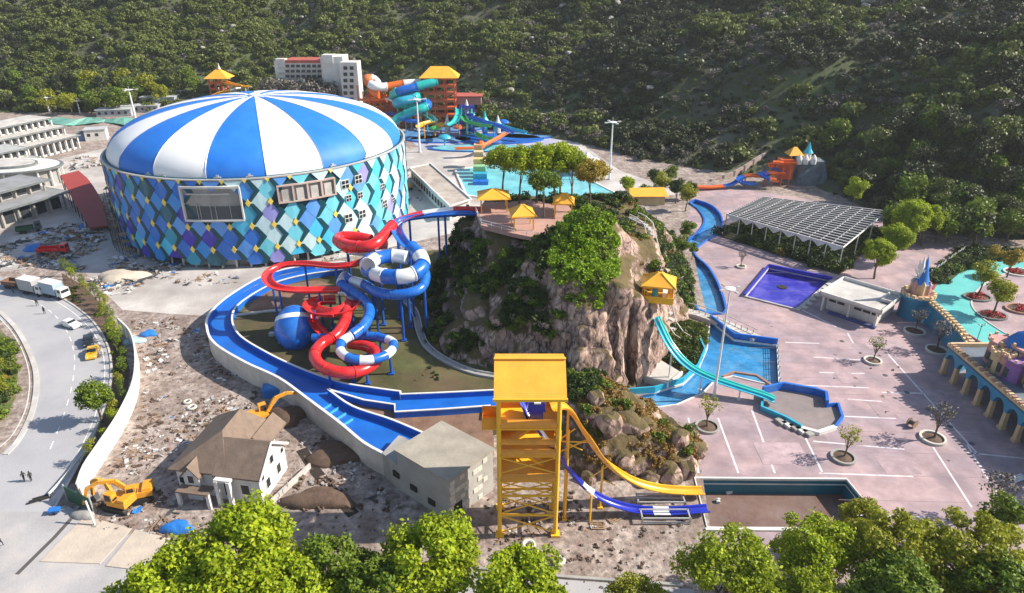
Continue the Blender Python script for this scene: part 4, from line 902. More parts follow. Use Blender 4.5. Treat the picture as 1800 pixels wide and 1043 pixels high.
# ---------------------------------------------------------------- cyan slide from the cliff pavilion to the plaza basin
cy = thing('cyan_slide', 'narrow cyan twin flume running from the cliff pavilion down to the plaza', 'water slide', G(1250, 650))
P_c = flume(cy, [A(1152, 560, 104), A(1160, 578, 103.5), A(1178, 612, 102), A(1205, 642, 100), A(1240, 662, 98.5), A(1290, 680, 96.5), A(1340, 696, 95), A(1362, 706, 94.4)], u_prof(.95, .6), lambda k: slide_cyan, 4)
P_c2 = flume(cy, [p + Vector((.7, .66, 0.02)) for p in [A(1152, 560, 104), A(1160, 578, 103.5), A(1178, 612, 102), A(1205, 642, 100), A(1240, 662, 98.5), A(1290, 680, 96.5), A(1340, 696, 95), A(1358, 704, 94.4)]], u_prof(.85, .6), lambda k: slide_teal, 4)
supports(cy, P_c, 6, pole_white, lambda x, y: 0.0 if ch1(x, y) < 3 else ch1(x, y), r=.14, drop=.4, minh=1.2)
for a_, b_ in ((1150, 470), (1168, 466)): pass
# ================================================================ yellow slide tower
tw = thing('slide_tower', 'tall yellow steel slide tower with a pitched orange-yellow roof', 'tower', (2, 68, 0))
TX0, TX1, TY0, TY1 = -1.55, 5.5, 65.6, 70.4
for x in (TX0, TX1):
    for y in (TY0, TY1):
        MB().cyl((x, y, .2), (x, y, 21.9), .27, n=10).box((x, y, .15), (1.1, 1.1, .35)).build('leg', yellow_steel, tw)
MB().add([(TX0 - .5, 64.4, 21.5), (TX1 + .7, 64.4, 21.5), (TX1 + .7, 68.2, 24.5), (TX0 - .5, 68.2, 24.5), (TX1 + .7, 71.4, 23.3), (TX0 - .5, 71.4, 23.3),
          (TX0 - .5, 64.4, 21.2), (TX1 + .7, 64.4, 21.2), (TX1 + .7, 68.2, 24.2), (TX0 - .5, 68.2, 24.2), (TX1 + .7, 71.4, 23.0), (TX0 - .5, 71.4, 23.0)],
         [(0, 1, 2, 3), (3, 2, 4, 5), (7, 6, 9, 8), (8, 9, 11, 10), (0, 6, 7, 1), (4, 10, 11, 5), (1, 7, 8, 2), (2, 8, 10, 4), (0, 3, 9, 6), (3, 5, 11, 9)]).build('roof', yellow_roof, tw)
MB().box(((TX0 + TX1) / 2 + .1, 68.15, 24.56), (TX1 - TX0 + 1.3, .35, .14)).build('ridge_cap', yellow_roof, tw)
MB().bar((TX0 - .6, 64.4, 21.35), (TX1 + .8, 64.4, 21.35), .3, .35).build('fascia', yellow_steel, tw)
def floor(z): MB().box(((TX0 + TX1) / 2, 68, z), (TX1 - TX0, TY1 - TY0, .2)).build('deck', yellow_steel, tw)
yp = mat('yellow_panel', (0.78, 0.33, 0.035), .4, .15, .5, dirt=.35, dscale=.7, dirtcol=(.4, .17, .04))
for z in (16.4, 12.4, 8.6): floor(z)
for z in (3.3, 6.4):
    for (a, b) in (((TX0, TY0), (TX1, TY0)), ((TX1, TY0), (TX1, TY1)), ((TX0, TY1), (TX1, TY1)), ((TX0, TY0), (TX0, TY1))):
        MB().cyl((*a, z), (*b, z), .17, n=8).build('beam', yellow_steel, tw)
# bellied guard panels on each landing, like half barrels
for z, h in ((16.4, 1.25), (14.1, .8), (12.3, 1.1), (8.5, 1.2)):
    for y_, s in ((TY0 + .15, -1), (TY1 - .15, 1)):
        mb = MB(); n = 7; prof = [(s * .45 * math.sin(math.pi * i / n), h * i / n) for i in range(n + 1)]
        vs = [(x, y_ + a, z + b) for x in (TX0 + .2, TX1 - .2) for a, b in prof] + [(x, y_ + a - s * .08, z + b) for x in (TX0 + .2, TX1 - .2) for a, b in prof]
        m1 = n + 1; fs = [(i, i + 1, m1 + i + 1, m1 + i) for i in range(n)] + [(2 * m1 + i, 3 * m1 + i, 3 * m1 + i + 1, 2 * m1 + i + 1) for i in range(n)]
        mb.add(vs, fs).build('guard_panel', yp, tw, smooth=True)
for x in (TX0 + .08, TX1 - .08):
    for z in (16.5, 12.5, 8.7): MB().box((x, 68, z + .65), (.1, TY1 - TY0 - .5, 1.1)).build('guard_panel', yp, tw)
for z0, z1 in ((.4, 3.2), (3.5, 6.3), (6.6, 8.6), (9.9, 12.3)):
    for y_ in (TY0, TY1):
        MB().cyl((TX0, y_, z0), (TX1, y_, z1), .09, n=6).build('brace', yellow_steel, tw); MB().cyl((TX1, y_, z0), (TX0, y_, z1), .09, n=6).build('brace', yellow_steel, tw)
    for x in (TX0, TX1): MB().cyl((x, TY0, z0), (x, TY1, z1), .09, n=6).build('brace', yellow_steel, tw)
for i, (za, zb) in enumerate(((8.7, 12.4), (12.5, 16.4))):     # stair flights inside
    mb = MB(); n = 12
    for k in range(n): t_ = k / n; mb.box((TX0 + 1.2 + (TX1 - TX0 - 2.4) * (t_ if i else 1 - t_), 68.6, za + (zb - za) * t_), (.4, 1.2, .12))
    mb.bar((TX0 + 1.2 if i else TX1 - 1.2, 68.0, za), (TX1 - 1.2 if i else TX0 + 1.2, 68.0, zb), .12, .3); mb.build('stair', yellow_steel, tw)
MB().box((TX0 - 1.0, 67.6, 15.9), (2.0, 2.6, .2)).build('side_landing', yellow_steel, tw)
for dy in (-1.3, 1.3): MB().box((TX0 - 1.0, 67.6 + dy, 16.7), (2.0, .08, 1.5)).build('landing_panel', yp, tw)
MB().box((TX0 - 2.0, 67.6, 16.7), (.08, 2.6, 1.5)).build('landing_panel', yp, tw)
for k in range(8): MB().cyl((TX1 + .35, 66 + k * .6, 14.5 - .3 * k), (TX1 + .35, 66 + k * .6, 15.9 - .3 * k), .05, n=5).build('ladder_rung', yellow_steel, tw)
ys = thing('yellow_slide', 'yellow open slide curving down from the tower into the splash pool', 'water slide', (12, 70, 0))
P_y = flume(ys, [A(972, 716, 67.4), A(992, 712, 68), A(1008, 724, 68.5), A(1030, 758, 69), A(1052, 792, 70), A(1080, 822, 71), A(1118, 846, 71.6), A(1160, 858, 72), A(1205, 862, 72.4), A(1237, 862, 72.6)], u_prof(1.5, .7), lambda k: slide_yellow, 3.2)
for px_, py_, Y_ in ((1060, 815, 70.5), (1000, 750, 68.4)):
    a = A(px_, py_, Y_); MB().cyl((a.x, a.y, 0), (a.x, a.y, a.z - .5), .16, n=8).box((a.x, a.y, .1), (.7, .7, .2)).build('support_post', yellow_steel, ys)
    MB().bar((a.x - 1.6, a.y, a.z - 2.4), (a.x + .8, a.y + .1, a.z - .4), .12).bar((a.x + 1.8, a.y, a.z - 3.6), (a.x, a.y, a.z - 2.6), .12).build('bracket', yellow_steel, ys)
a = A(985, 790, 69.5); MB().bar((5.5, 68.5, 12.5), A(1042, 778, 69.4), .14).bar((5.5, 68.5, 10.6), A(1035, 772, 69.4), .14).build('strut', yellow_steel, ys)
MB().cyl((6.9, 69.3, 3.5), (6.9, 69.3, 16.5), .16, n=8).cyl((6.9, 69.3, 0), (6.9, 69.3, 3.6), .2, n=8).build('support_post', yellow_steel, ys)
bs = thing('navy_slide', 'dark blue and white slide curving from the yellow tower into the splash pool', 'water slide', (12, 68, 0))
P_n0 = flume(bs, [A(922, 704, 69.0), A(930, 722, 68.4), A(940, 742, 67.6), A(958, 766, 67.6), A(985, 800, 68.0), A(1008, 832, 68.5), A(1038, 862, 68.9), A(1075, 883, 69.1), A(1120, 895, 69.1), A(1170, 898, 68.9), A(1210, 896, 69.0), A(1245, 893, 69.3)], u_prof(1.3, .7), lambda k: slide_white if k % 5 in (2,) else slide_navy, 1.9)
MB().box((2.9, 67.6, 18.6), (2.2, 1.4, 1.3), taper=.85).box((2.9, 67.6, 17.3), (1.6, 1.0, 1.5)).build('start_tub', slide_navy, bs); MB().box((3.0, 67.4, 19.3), (.8, 1.5, .16)).build('start_lip', slide_white, bs)
for px_, py_, Y_ in ((1040, 866, 68), (1150, 898, 68.9)):
    a = A(px_, py_, Y_)
    if a.z > 1: MB().cyl((a.x, a.y, 0), (a.x, a.y, a.z - .4), .13, n=8).build('support_post', yellow_steel, bs)
for i, (px_, py_) in enumerate(((1160, 886), (1168, 914))):
    p = G(px_, py_); t = thing('slide_stand', ('upper' if i == 0 else 'lower') + ' grey steel frame under the slide ends by the splash pool', 'frame', p)
    for z in (.3, 1.0): MB().box((p.x - 0, p.y - .8, z), (6.5, .18, .18)).box((p.x, p.y + .8, z), (6.5, .18, .18)).build('rail', galv, t)
    for k in (-1, 1):
        for j in (-1, 1): MB().box((p.x + k * 3.1, p.y + j * .8, .5), (.2, .2, 1.1)).build('leg', galv, t)
        MB().box((p.x + k * 3.1, p.y, 1.0), (.18, 1.7, .18)).build('cross_bar', galv, t)
# ================================================================ pools cut into the plaza
def basin(name, label, cat, poly, depth, wallm, floorm, capm=white, cap=.35, water=None, waterz=-.4, rim=.16):
    c = poly[0]; t = thing(name, label, cat, (c[0], c[1], 0))
    MB().poly(poly, -depth).build('floor', floorm, t, fix=False)
    mb = MB(); n = len(poly); mb.add([(p[0], p[1], z) for z in (-depth, .05) for p in poly], [(i, (i + 1) % n, n + (i + 1) % n, n + i) for i in range(n)]); mb.build('lining', wallm, t)
    if cap: MB().strip(poly, cap, -.2, rim, closed=True).build('coping', capm, t)
    if water: MB().poly(poly, waterz).build('water', water, t, fix=False)
    return t
pool_teal = mat('pool_teal', (0.01, 0.15, 0.22), .4, .15, .3, dirt=.2, dirtcol=(.05, .25, .3))
mud = mat('pool_mud', (0.17, 0.10, 0.08), .5, .25, .12, .3, 2, dirt=.7, dirtcol=(.26, .22, .21), dscale=.1)
sp = basin('splash_pool', 'rectangular splash pool with teal walls and muddy floor below the slide ends', 'pool', SPL0, 2.7, pool_teal, mud)
MB().strip(SPL0[:2] + [SPL0[2]], .12, -1.05, -.85).build('tile_band', white, sp)
fw = [(SPL0[3][0] - .3, SPL0[3][1] - .3), (SPL0[2][0] + 6, SPL0[2][1] - .4)]; MB().strip(fw, .4, -.5, .25).build('front_wall', white_wall, sp)
pp = basin('indigo_pool', 'square indigo-painted empty pool beside the shade frame', 'pool', PUR, .9, mat('indigo', (0.03, 0.03, 0.38), .4, .2, .2, dirt=.3, dirtcol=(.1, .1, .5)), mat('indigo_floor', (0.035, 0.03, 0.40), .35, .2, .2, dirt=.35, dirtcol=(.35, .33, .55), dscale=.2), concrete_light, .8, rim=.3)
a, b = Vector((*PUR[0], 0)), Vector((*PUR[1], 0)); MB().bar(a + Vector((0, 0, .55)), b + Vector((0, 0, .55)), .5, .9).build('back_wall', MATS['indigo'], pp)
a, b = Vector((*PUR[0], 0)), Vector((*PUR[3], 0)); MB().bar(a + Vector((0, 0, .45)), b + Vector((0, 0, .45)), .5, .7).build('side_wall', MATS['indigo'], pp)
p = (Vector(PUR[0]) + Vector(PUR[2])) / 2; MB().lathe((p.x + 1, p.y + 2.2, -.9), [(1.1, 0), (1.1, .15)], 16).build('drain_cover', black, pp)
for k in range(8):
    q_ = Vector((*PUR[1], 0)).lerp(Vector((*PUR[2], 0)), (k + .5) / 8); MB().box((q_.x + .8, q_.y, .25), (1.4, 1.1, .5), rz=.3 * k).build('edge_slab', concrete_light, pp)
bb = basin('blue_basin', 'wide shallow blue basin and channel at the foot of the crag', 'pool', BAS, 1.0, basin_blue, basin_blue, white, .25, river_water, -.75)
# upstand walls of the basin
MB().strip([G2(*p) for p in ((1248, 563), (1290, 596), (1366, 606))], .4, 0, 1.3).build('back_wall', slide_blue, bb)
rc = [G2(*p) for p in ((1366, 606), (1371, 684))]
for k in range(9):
    a = Vector((*rc[0], 0)).lerp(Vector((*rc[1], 0)), k / 8); MB().box((a.x, a.y, .5), (.25, .25, 1.3)).build('fence_post', galv, bb)
for z in (.5, .85, 1.15): MB().bar((*rc[0], z), (*rc[1], z), .06).build('fence_rail', galv, bb)
MB().strip([G2(*p) for p in ((1228, 600), (1238, 622), (1226, 650), (1200, 674), (1150, 690), (1098, 694))], .3, 0, 1.2).build('inner_wall', slide_cyan, bb)
arc = [G2(*p) for p in ((1270, 664), (1290, 656), (1330, 662), (1366, 686))]; MB().strip(arc, .5, 0, .35).build('kerb', mat('kerb_brown', (.3, .17, .14), .8), bb)
rv = basin('lazy_river', 'winding blue lazy river between the crag and the plaza', 'pool', RIV, 1.1, chute_blue, basin_blue, slide_blue, .45, None, -.8, rim=.35)
MB().poly([p for p in RIV if p[1] > 152 or True], -.75).build('water', river_water, rv, fix=False)
# the small landing basin of the cyan slide
lb = thing('landing_basin', 'oval blue-walled landing basin at the end of the cyan slide', 'pool', G(1400, 725))
ring = [(1340, 692), (1375, 684), (1432, 694), (1450, 700), (1452, 716), (1472, 714), (1480, 738), (1468, 754), (1438, 764), (1408, 756), (1380, 740), (1338, 722)]
rp = [G2(*p) for p in ring]; MB().poly(rp, .03).build('floor', mat('basin_floor_grey', (.24, .2, .2), .7, .3, .2, dirt=.5), lb, fix=False)
MB().strip(rp[:5], .5, 0, 1.35).build('wall', slide_blue, lb); MB().strip(rp[4:8], .4, 0, .7).build('wall', slide_blue, lb); MB().strip(rp[7:10], .7, 0, .6).build('step_wall', white, lb)
MB().strip(rp[9:] + rp[:1], .4, 0, .9).build('wall', slide_cyan, lb)
for k in range(5):
    p = G(1372 + k * 12, 744 + k * 5); MB().box((p.x, p.y, .25 + .0 * k), (1.1, 1.6, .5), rz=.4).build('step', white_wall if k % 2 else concrete, lb)
# wave pool and flat pool behind the crag
for nm, lab, px_, fm, z in (('wave_pool', 'pale turquoise pool glimpsed behind the crag trees', [(800, 300), (870, 290), (1000, 300), (1090, 345), (1060, 362), (940, 362), (820, 345)], pool_water, .25),):
    t = thing(nm, lab, 'pool', G(940, 330)); pl_ = [G2(*p) for p in px_]; MB().prism(pl_, 0, z).build('water', fm, t); MB().strip(pl_, .8, 0, .5, closed=True).build('coping', white, t)
# ================================================================ the house on the left
m_shingle = mat('roof_shingle', (0.185, 0.135, 0.105), .9, .18, .8, .4, 8, dirt=.4, dirtcol=(.27, .2, .15), dscale=.4)
m_stucco = mat('house_white', (0.66, 0.65, 0.64), .75, .08, .4, dirt=.35, dirtcol=(.42, .4, .38))
house = thing('house', 'white house with brown cross-gabled roof standing alone on the dirt', 'house', (-40, 77.2, 0), R(-9)); house.scale = (.9, .9, .88)
def gable(root, x0, x1, y0, y1, ze, zr, axis, name='roof', ov=.5, th=.3, x_r=None):
    """gabled roof; axis 'x' means the ridge runs along x"""
    if axis == 'x':
        ym = (y0 + y1) / 2; p = [(x0 - ov, y0 - ov, ze), (x1 + ov, y0 - ov, ze), (x1 + ov, ym, zr), (x0 - ov, ym, zr), (x1 + ov, y1 + ov, ze), (x0 - ov, y1 + ov, ze)]
    else:
        xm = (x0 + x1) / 2 if x_r is None else x_r; p = [(x1 + ov, y0 - ov, ze), (x1 + ov, y1 + ov, ze), (xm, y1 + ov, zr), (xm, y0 - ov, zr), (x0 - ov, y1 + ov, ze), (x0 - ov, y0 - ov, ze)]
    lo = [(a, b, c - th) for a, b, c in p]
    return MB().add(p + lo, [(0, 1, 2, 3), (3, 2, 4, 5), (7, 6, 9, 8), (8, 9, 11, 10), (0, 6, 7, 1), (4, 10, 11, 5), (1, 7, 8, 2), (2, 8, 10, 4), (0, 3, 9, 6), (3, 5, 11, 9)]).build(name, m_shingle, root, world=False)
def gwall(root, x0, x1, y0, y1, ze, zr, axis, xm=None):
    if axis == 'x':
        ym = (y0 + y1) / 2; v = [(x, y, z) for x in (x0, x1) for y, z in ((y0, -.2), (y1, -.2), (y1, ze - .2), (ym, zr - .35), (y0, ze - .2))]
    else:
        xm = (x0 + x1) / 2 if xm is None else xm; v = [(x, y, z) for y in (y0, y1) for x, z in ((x0, -.2), (x1, -.2), (x1, ze - .2), (xm, zr - .35), (x0, ze - .2))]
    return MB().add(v, [(0, 1, 2, 3, 4), (9, 8, 7, 6, 5)] + [(i, 5 + i, 5 + (i + 1) % 5, (i + 1) % 5) for i in range(5)]).build('wall', m_stucco, root, world=False)
MB().box((-1.5, 1, 2.5), (8.2, 12, 5.3)).build('wall', m_stucco, house, world=False)
hr = [(-6.4, -5.7, 5.0), (3.1, -5.7, 5.0), (3.1, 8.2, 5.0), (-6.4, 8.2, 5.0), (.4, -.6, 9.3), (.2, 5.0, 9.3)]
MB().add(hr + [(a, b, 4.75) for a, b, c in hr[:4]], [(0, 1, 4), (1, 2, 5, 4), (2, 3, 5), (3, 0, 4, 5), (0, 6, 7, 1), (1, 7, 8, 2), (2, 8, 9, 3), (3, 9, 6, 0), (9, 8, 7, 6)]).build('roof', m_shingle, house, world=False)
gwall(house, 1.0, 8.0, -5.4, 2.8, 4.9, 8.6, 'x'); gable(house, 1.4, 8.0, -5.4, 2.8, 4.9, 8.6, 'x')
gwall(house, -3.6, -1.2, -6.2, -3, 4.6, 6.6, 'y'); gable(house, -3.6, -1.2, -6.2, -3, 4.6, 6.6, 'y', 'dormer_roof', .35)
gwall(house, 2.0, 3.4, 3, 8, 3.9, 5.6, 'y'); gable(house, 1.4, 4.6, 3, 9, 3.9, 5.8, 'y', 'rear_roof')
MB().box((-1.6, -6.9, 2.7), (5.2, 2.0, .25)).build('porch_roof', m_shingle, house, world=False)
for x in (-4.0, .8): MB().box((x, -7.6, 1.3), (.5, .5, 2.7)).build('porch_column', m_stucco, house, world=False)
for x in (1.9, 3.8): MB().box((x, -6.6, 2.3), (.55, .55, 4.6)).build('column', m_stucco, house, world=False)
MB().box((2.85, -5.9, 4.6), (2.6, 1.6, .4)).build('bay_lintel', m_stucco, house, world=False)
def hwin(x, y, z, w_, h_, face):
    d = (w_, .16, h_) if face == 'y' else (.16, w_, h_); d2 = (w_ * .8, .2, h_ * .8) if face == 'y' else (.2, w_ * .8, h_ * .8)
    f = MB().box((x, y, z), d).build('window', white, house, world=False); MB().box((x, y, z), d2).build('pane', glass, f, world=False)
for a in ((2.85, -5.42, 2.2, 1.5, 3.2, 'y'), (5.6, -5.42, 2.4, 1.6, 2.2, 'y'), (-2.4, -6.22, 4.0, 1.1, 1.7, 'y'), (-4.9, -5.02, 2.6, .9, 1.4, 'y'), (1.0, -5.02, 2.0, 1.0, 2.0, 'y'),
          (8.02, -3.2, 2.2, 1.3, 2.0, 'x'), (8.02, .2, 2.2, 1.3, 2.0, 'x'), (8.02, -1.3, 5.2, 1.2, 1.6, 'x'), (8.02, 1.9, 4.4, .9, 1.0, 'x'), (8.02, -4.4, 4.2, .8, 1.2, 'x')): hwin(*a)
MB().box((-2.4, -5.1, 1.2), (1.3, .2, 2.3)).build('door', wood, house, world=False)
for y in (-5.9, 3.3): MB().bar((8.55, y, 4.75), (8.55, -1.3, 8.45), .12, .4).build('bargeboard', white, house, world=False)
MB().box((10.3, -2, .5), (.25, 11, 1.1), rz=-.25).build('yard_wall', concrete_light, house, world=False)
for k in range(7): MB().box((10.3 + .25 * (-2 + 5 - k * 1.7) * -1 * .3, 3 - k * 1.7, 1.3), (.12, .12, 1.0)).build('yard_post', galv, house, world=False)
# ================================================================ diggers, cars, trucks
def digger(loc, rz, label, arm=1.0, group='yellow excavators on the site'):
    t = thing('excavator', label, 'excavator', loc, rz, group)
    for s in (-1, 1):
        tr = MB(); pr = [(-1.9, .25), (-1.6, 0), (1.6, 0), (1.9, .25), (1.9, .6), (1.6, .85), (-1.6, .85), (-1.9, .6)]
        tr.add([(x, s * 1.05 + d, z) for d in (-.28, .28) for x, z in pr], [tuple(range(8)), tuple(range(15, 7, -1))] + [(i, (i + 1) % 8, 8 + (i + 1) % 8, 8 + i) for i in range(8)]).build('track', black, t, world=False)
    MB().lathe((0, 0, .7), [(.7, 0), (.7, .35)], 12).build('turntable', dark_grey, t, world=False)
    MB().box((-.5, 0, 1.45), (2.9, 2.3, .8)).box((-1.35, 0, 1.95), (1.2, 2.2, .6), taper=.9).build('body', digger_yellow, t, world=False)
    cb = MB().box((.45, .7, 2.2), (1.35, .95, 1.5), taper=.88).build('cab', digger_yellow, t, world=False)
    MB().box((.5, .7, 2.35), (1.45, .8, .9), taper=.85).box((.5, .7, 2.35), (.9, 1.04, .9), taper=.85).build('cab_window', glass, cb, world=False)
    j1, j2, j3 = (1.0, -.2, 1.8), (3.2 * arm, -.2, 4.2), (5.4 * arm, -.2, 3.4)
    bm1 = MB().bar(j1, (2.0 * arm, -.2, 3.7), .4, .55).bar((2.0 * arm, -.2, 3.7), (3.6 * arm, -.2, 4.0), .38, .5).bar((3.6 * arm, -.2, 4.0), (4.9 * arm, -.2, 3.4), .34, .42).build('boom', digger_yellow, t, world=False)
    MB().bar((4.9 * arm, -.2, 3.4), (5.6 * arm, -.2, 1.0), .3, .4).build('stick', digger_yellow, t, world=False)
    MB().cyl((1.3, -.2, 2.0), (2.4 * arm, -.2, 3.4), .09).cyl((3.2 * arm, -.2, 4.2), (4.8 * arm, -.2, 3.7), .08).build('hydraulic_ram', galv, bm1, world=False)
    MB().add([(5.2 * arm, y, z) if k == 0 else ((5.9 * arm, y, z - .05) if k == 1 else (5.1 * arm, y, z - .9)) for y in (-.75, .35) for k, z in ((0, 1.05), (1, .85), (2, 1.0))] , [(0, 1, 2), (5, 4, 3), (0, 3, 4, 1), (1, 4, 5, 2), (2, 5, 3, 0)]).build('bucket', dark_grey, t, world=False)
    return t
digger(G(245, 878), R(200), 'yellow excavator with long arm stretched left beside the hoarding end', 1.15)
digger(G(213, 892), R(165), 'second yellow excavator tangled in rubble between the hoarding and the first', .8)
digger(G(462, 742), R(35), 'yellow excavator digging behind the house with its arm raised to the right', 1.2)
digger(G(716, 333), R(110), 'small yellow digger parked beside the long white shed behind the hall', .7)
def car(loc, rz, label, col, L=4.5, Wd=1.8, H=1.45, tall=False, roofcol=None, group='vehicles on the curved road'):
    t = thing('parked_car', label, 'car', loc, rz, group); x = L / 2
    pr = [(-x, .3), (-x, .78), (-x + .15, .95), (-x + .55, 1.0), (-x + 1.15, H), (x - 2.0, H), (x - 1.25, .98), (x - .15, .8), (x, .6), (x, .3)] if not tall else [(-x, .3), (-x, 1.2), (-x + .15, H), (x - 1.3, H), (x - .7, 1.15), (x, 1.0), (x, .3)]
    n = len(pr); vs = []
    for y, s in ((-Wd / 2, 1), (Wd / 2, 1)):
        for a, z in pr: vs.append((a, y * (1 - .16 * max(0, z - .9) / .6), z))
    MB().add(vs, [tuple(range(n)), tuple(range(2 * n - 1, n - 1, -1))] + [(i, n + i, n + (i + 1) % n, (i + 1) % n) for i in range(n)]).build('body', col, t, world=False)
    MB().box((-.25 if not tall else .3, 0, (1.0 + H) / 2 + .02), (L * .44, Wd * .91, (H - 1.0) * .72), taper=.86).build('side_window', glass, t, world=False)
    MB().box((x - 1.62 if not tall else x - .95, 0, (1.0 + H) / 2), (.5, Wd * .78, .34), rot=Matrix.Rotation(R(32), 3, 'Y')).build('windscreen', glass, t, world=False)
    for a in (-1, 1):
        for b in (-1, 1):
            wl = MB().cyl((a * L * .31, b * (Wd / 2 - .18), .33), (a * L * .31, b * (Wd / 2 + .02), .33), .33, n=12).build('wheel', black, t, world=False)
            MB().cyl((a * L * .31, b * (Wd / 2 + .02), .33), (a * L * .31, b * (Wd / 2 + .04), .33), .18, n=8).build('rim', galv, wl, world=False)
        MB().box((x - .02, a * Wd * .36, .68), (.08, .32, .16)).build('headlight', pole_white, t, world=False)
        MB().box((-x + .02, a * Wd * .38, .78), (.08, .28, .16)).build('tail_light', slide_red, t, world=False)
    return t
car(G(125, 574), R(-25), 'white saloon car driving on the curved road', mat('car_white', (.7, .7, .7), .3, .03, 1, coat=.6))
car(G(164, 624), R(-68), 'yellow taxi on the outer lane behind the dark car', mat('car_yellow', (.75, .42, .02), .3, .05, 1, coat=.6))
car(G(157, 603), R(-62), 'dark car just ahead of the yellow taxi', mat('car_dark', (.03, .035, .04), .3, .05, 1, coat=.6))
def truck(loc, rz, label, boxm, cabm, L=6.5, h=2.6, name='box_truck', open_=False, group='trucks at the top of the road', cat='truck'):
    t = thing(name, label, cat, loc, rz, group)
    MB().box((0, 0, .75), (L, 1.0, .3)).build('chassis', dark_grey, t, world=False)
    if open_:
        for c_, d in (((-.9, 0, 1.0), (L - 2, 2.3, .12)), ((-.9, 1.15, 1.4), (L - 2, .08, .8)), ((-.9, -1.15, 1.4), (L - 2, .08, .8)), ((-L / 2 + .1, 0, 1.4), (.08, 2.3, .8))): MB().box(c_, d).build('bed_side', boxm, t, world=False)
    else:
        MB().box((-.9, 0, .95 + h / 2), (L - 1.9, 2.3, h)).build('cargo_box', boxm, t, world=False); MB().box((-.9, 0, .97 + h), (L - 1.8, 2.36, .08)).build('cargo_roof', white, t, world=False)
    cb = MB().box((L / 2 - .75, 0, 1.65), (1.6, 2.15, 1.9), taper=.92).build('cab', cabm, t, world=False); MB().box((L / 2 - .02, 0, 2.0), (.1, 1.8, .7)).box((L / 2 - .65, 0, 2.05), (.8, 2.16, .6)).build('cab_window', glass, cb, world=False)
    for a in (-L * .3, -L * .15, L * .36):
        for b in (-1, 1): MB().cyl((a, b * .8, .45), (a, b * 1.12, .45), .45, n=12).build('wheel', black, t, world=False)
truck(G(62, 516), R(-20), 'grey box truck standing at the top of the road, left of the other truck', mat('truck_grey', (.36, .37, .38), .6, .1, .4, dirt=.3), white)
truck(G(100, 522), R(-22), 'box truck with a pale blue cargo box parked beside the verge plants', mat('truck_bluegrey', (.3, .4, .5), .6, .1, .4, dirt=.3), white)
truck(G(95, 446), R(8), 'red open truck parked on the concrete yard below the dark-eaved building', slide_red, slide_red, L=7, open_=True, group=None)
truck(G(30, 506), R(-15), 'low open truck with rust brown bed at the left edge of the road', rust, dark_grey, L=6, open_=True)
truck(G(52, 408), R(30), 'dusty dark green open truck below the columns of the left building', mat('truck_green', (.03, .09, .05), .6), dark_grey, L=6, open_=True, group=None)
# white hoarding along the road
hd = thing('hoarding', 'long curved white site hoarding between the road and the dirt', 'fence', G(200, 770))
hb = spline([G(a, b) for a, b in ((214, 585), (236, 610), (245, 650), (241, 700), (216, 758), (182, 812), (158, 850), (146, 884))], 1.2)
hoard_m = mat('hoarding_white', (.74, .71, .64), .6, .06, .4, dirt=.3, dirtcol=(.5, .47, .4), dscale=.5)
for i in range(0, len(hb) - 1, 2):
    k = hb[i:i + 3]; mb = MB().strip([(p.x, p.y) for p in k], .12, 0, 3.2); mb.build('hoarding_panel', hoard_m, hd)
    p = k[0]; MB().box((p.x - .12, p.y, 1.6), (.16, .16, 3.3)).build('post', galv, hd)
MB().strip([(p.x, p.y) for p in hb], .26, 3.2, 3.32).build('top_rail', white, hd)
gb = thing('green_gate', 'dark green sheet gate closing the lower end of the white hoarding', 'gate', G(140, 900))
a, b = G(120, 880), G(166, 903); MB().bar((a.x, a.y, 1.3), (b.x, b.y, 1.3), .12, 2.4).build('sheet', mat('gate_green', (.02, .09, .05), .6, .2, .5), gb)
for q_ in (a, b): MB().cyl((q_.x, q_.y, 0), (q_.x, q_.y, 2.8), .1).build('post', galv, gb)
tp = thing('barrier_pole', 'white leaning pole standing beside the green gate', 'pole', G(168, 925)); a = G(168, 925); MB().cyl((a.x, a.y, 0), (a.x - .9, a.y + .9, 3.4), .12).build('shaft', white, tp); MB().box((a.x, a.y, .1), (.6, .6, .2)).build('foot', concrete, tp)
# guard rail beside the lower road
gr = thing('guard_rail', 'low white guard rail along the lower right edge of the road', 'guard rail', G(120, 820)); l_ = spline([G(a, b) for a, b in ((170, 775), (140, 815), (104, 858), (88, 875))], 2)
MB().strip([(p.x, p.y) for p in l_], .1, .5, .85).build('rail', white, gr)
for p in l_: MB().box((p.x, p.y, .4), (.12, .12, .85)).build('post', galv, gr)
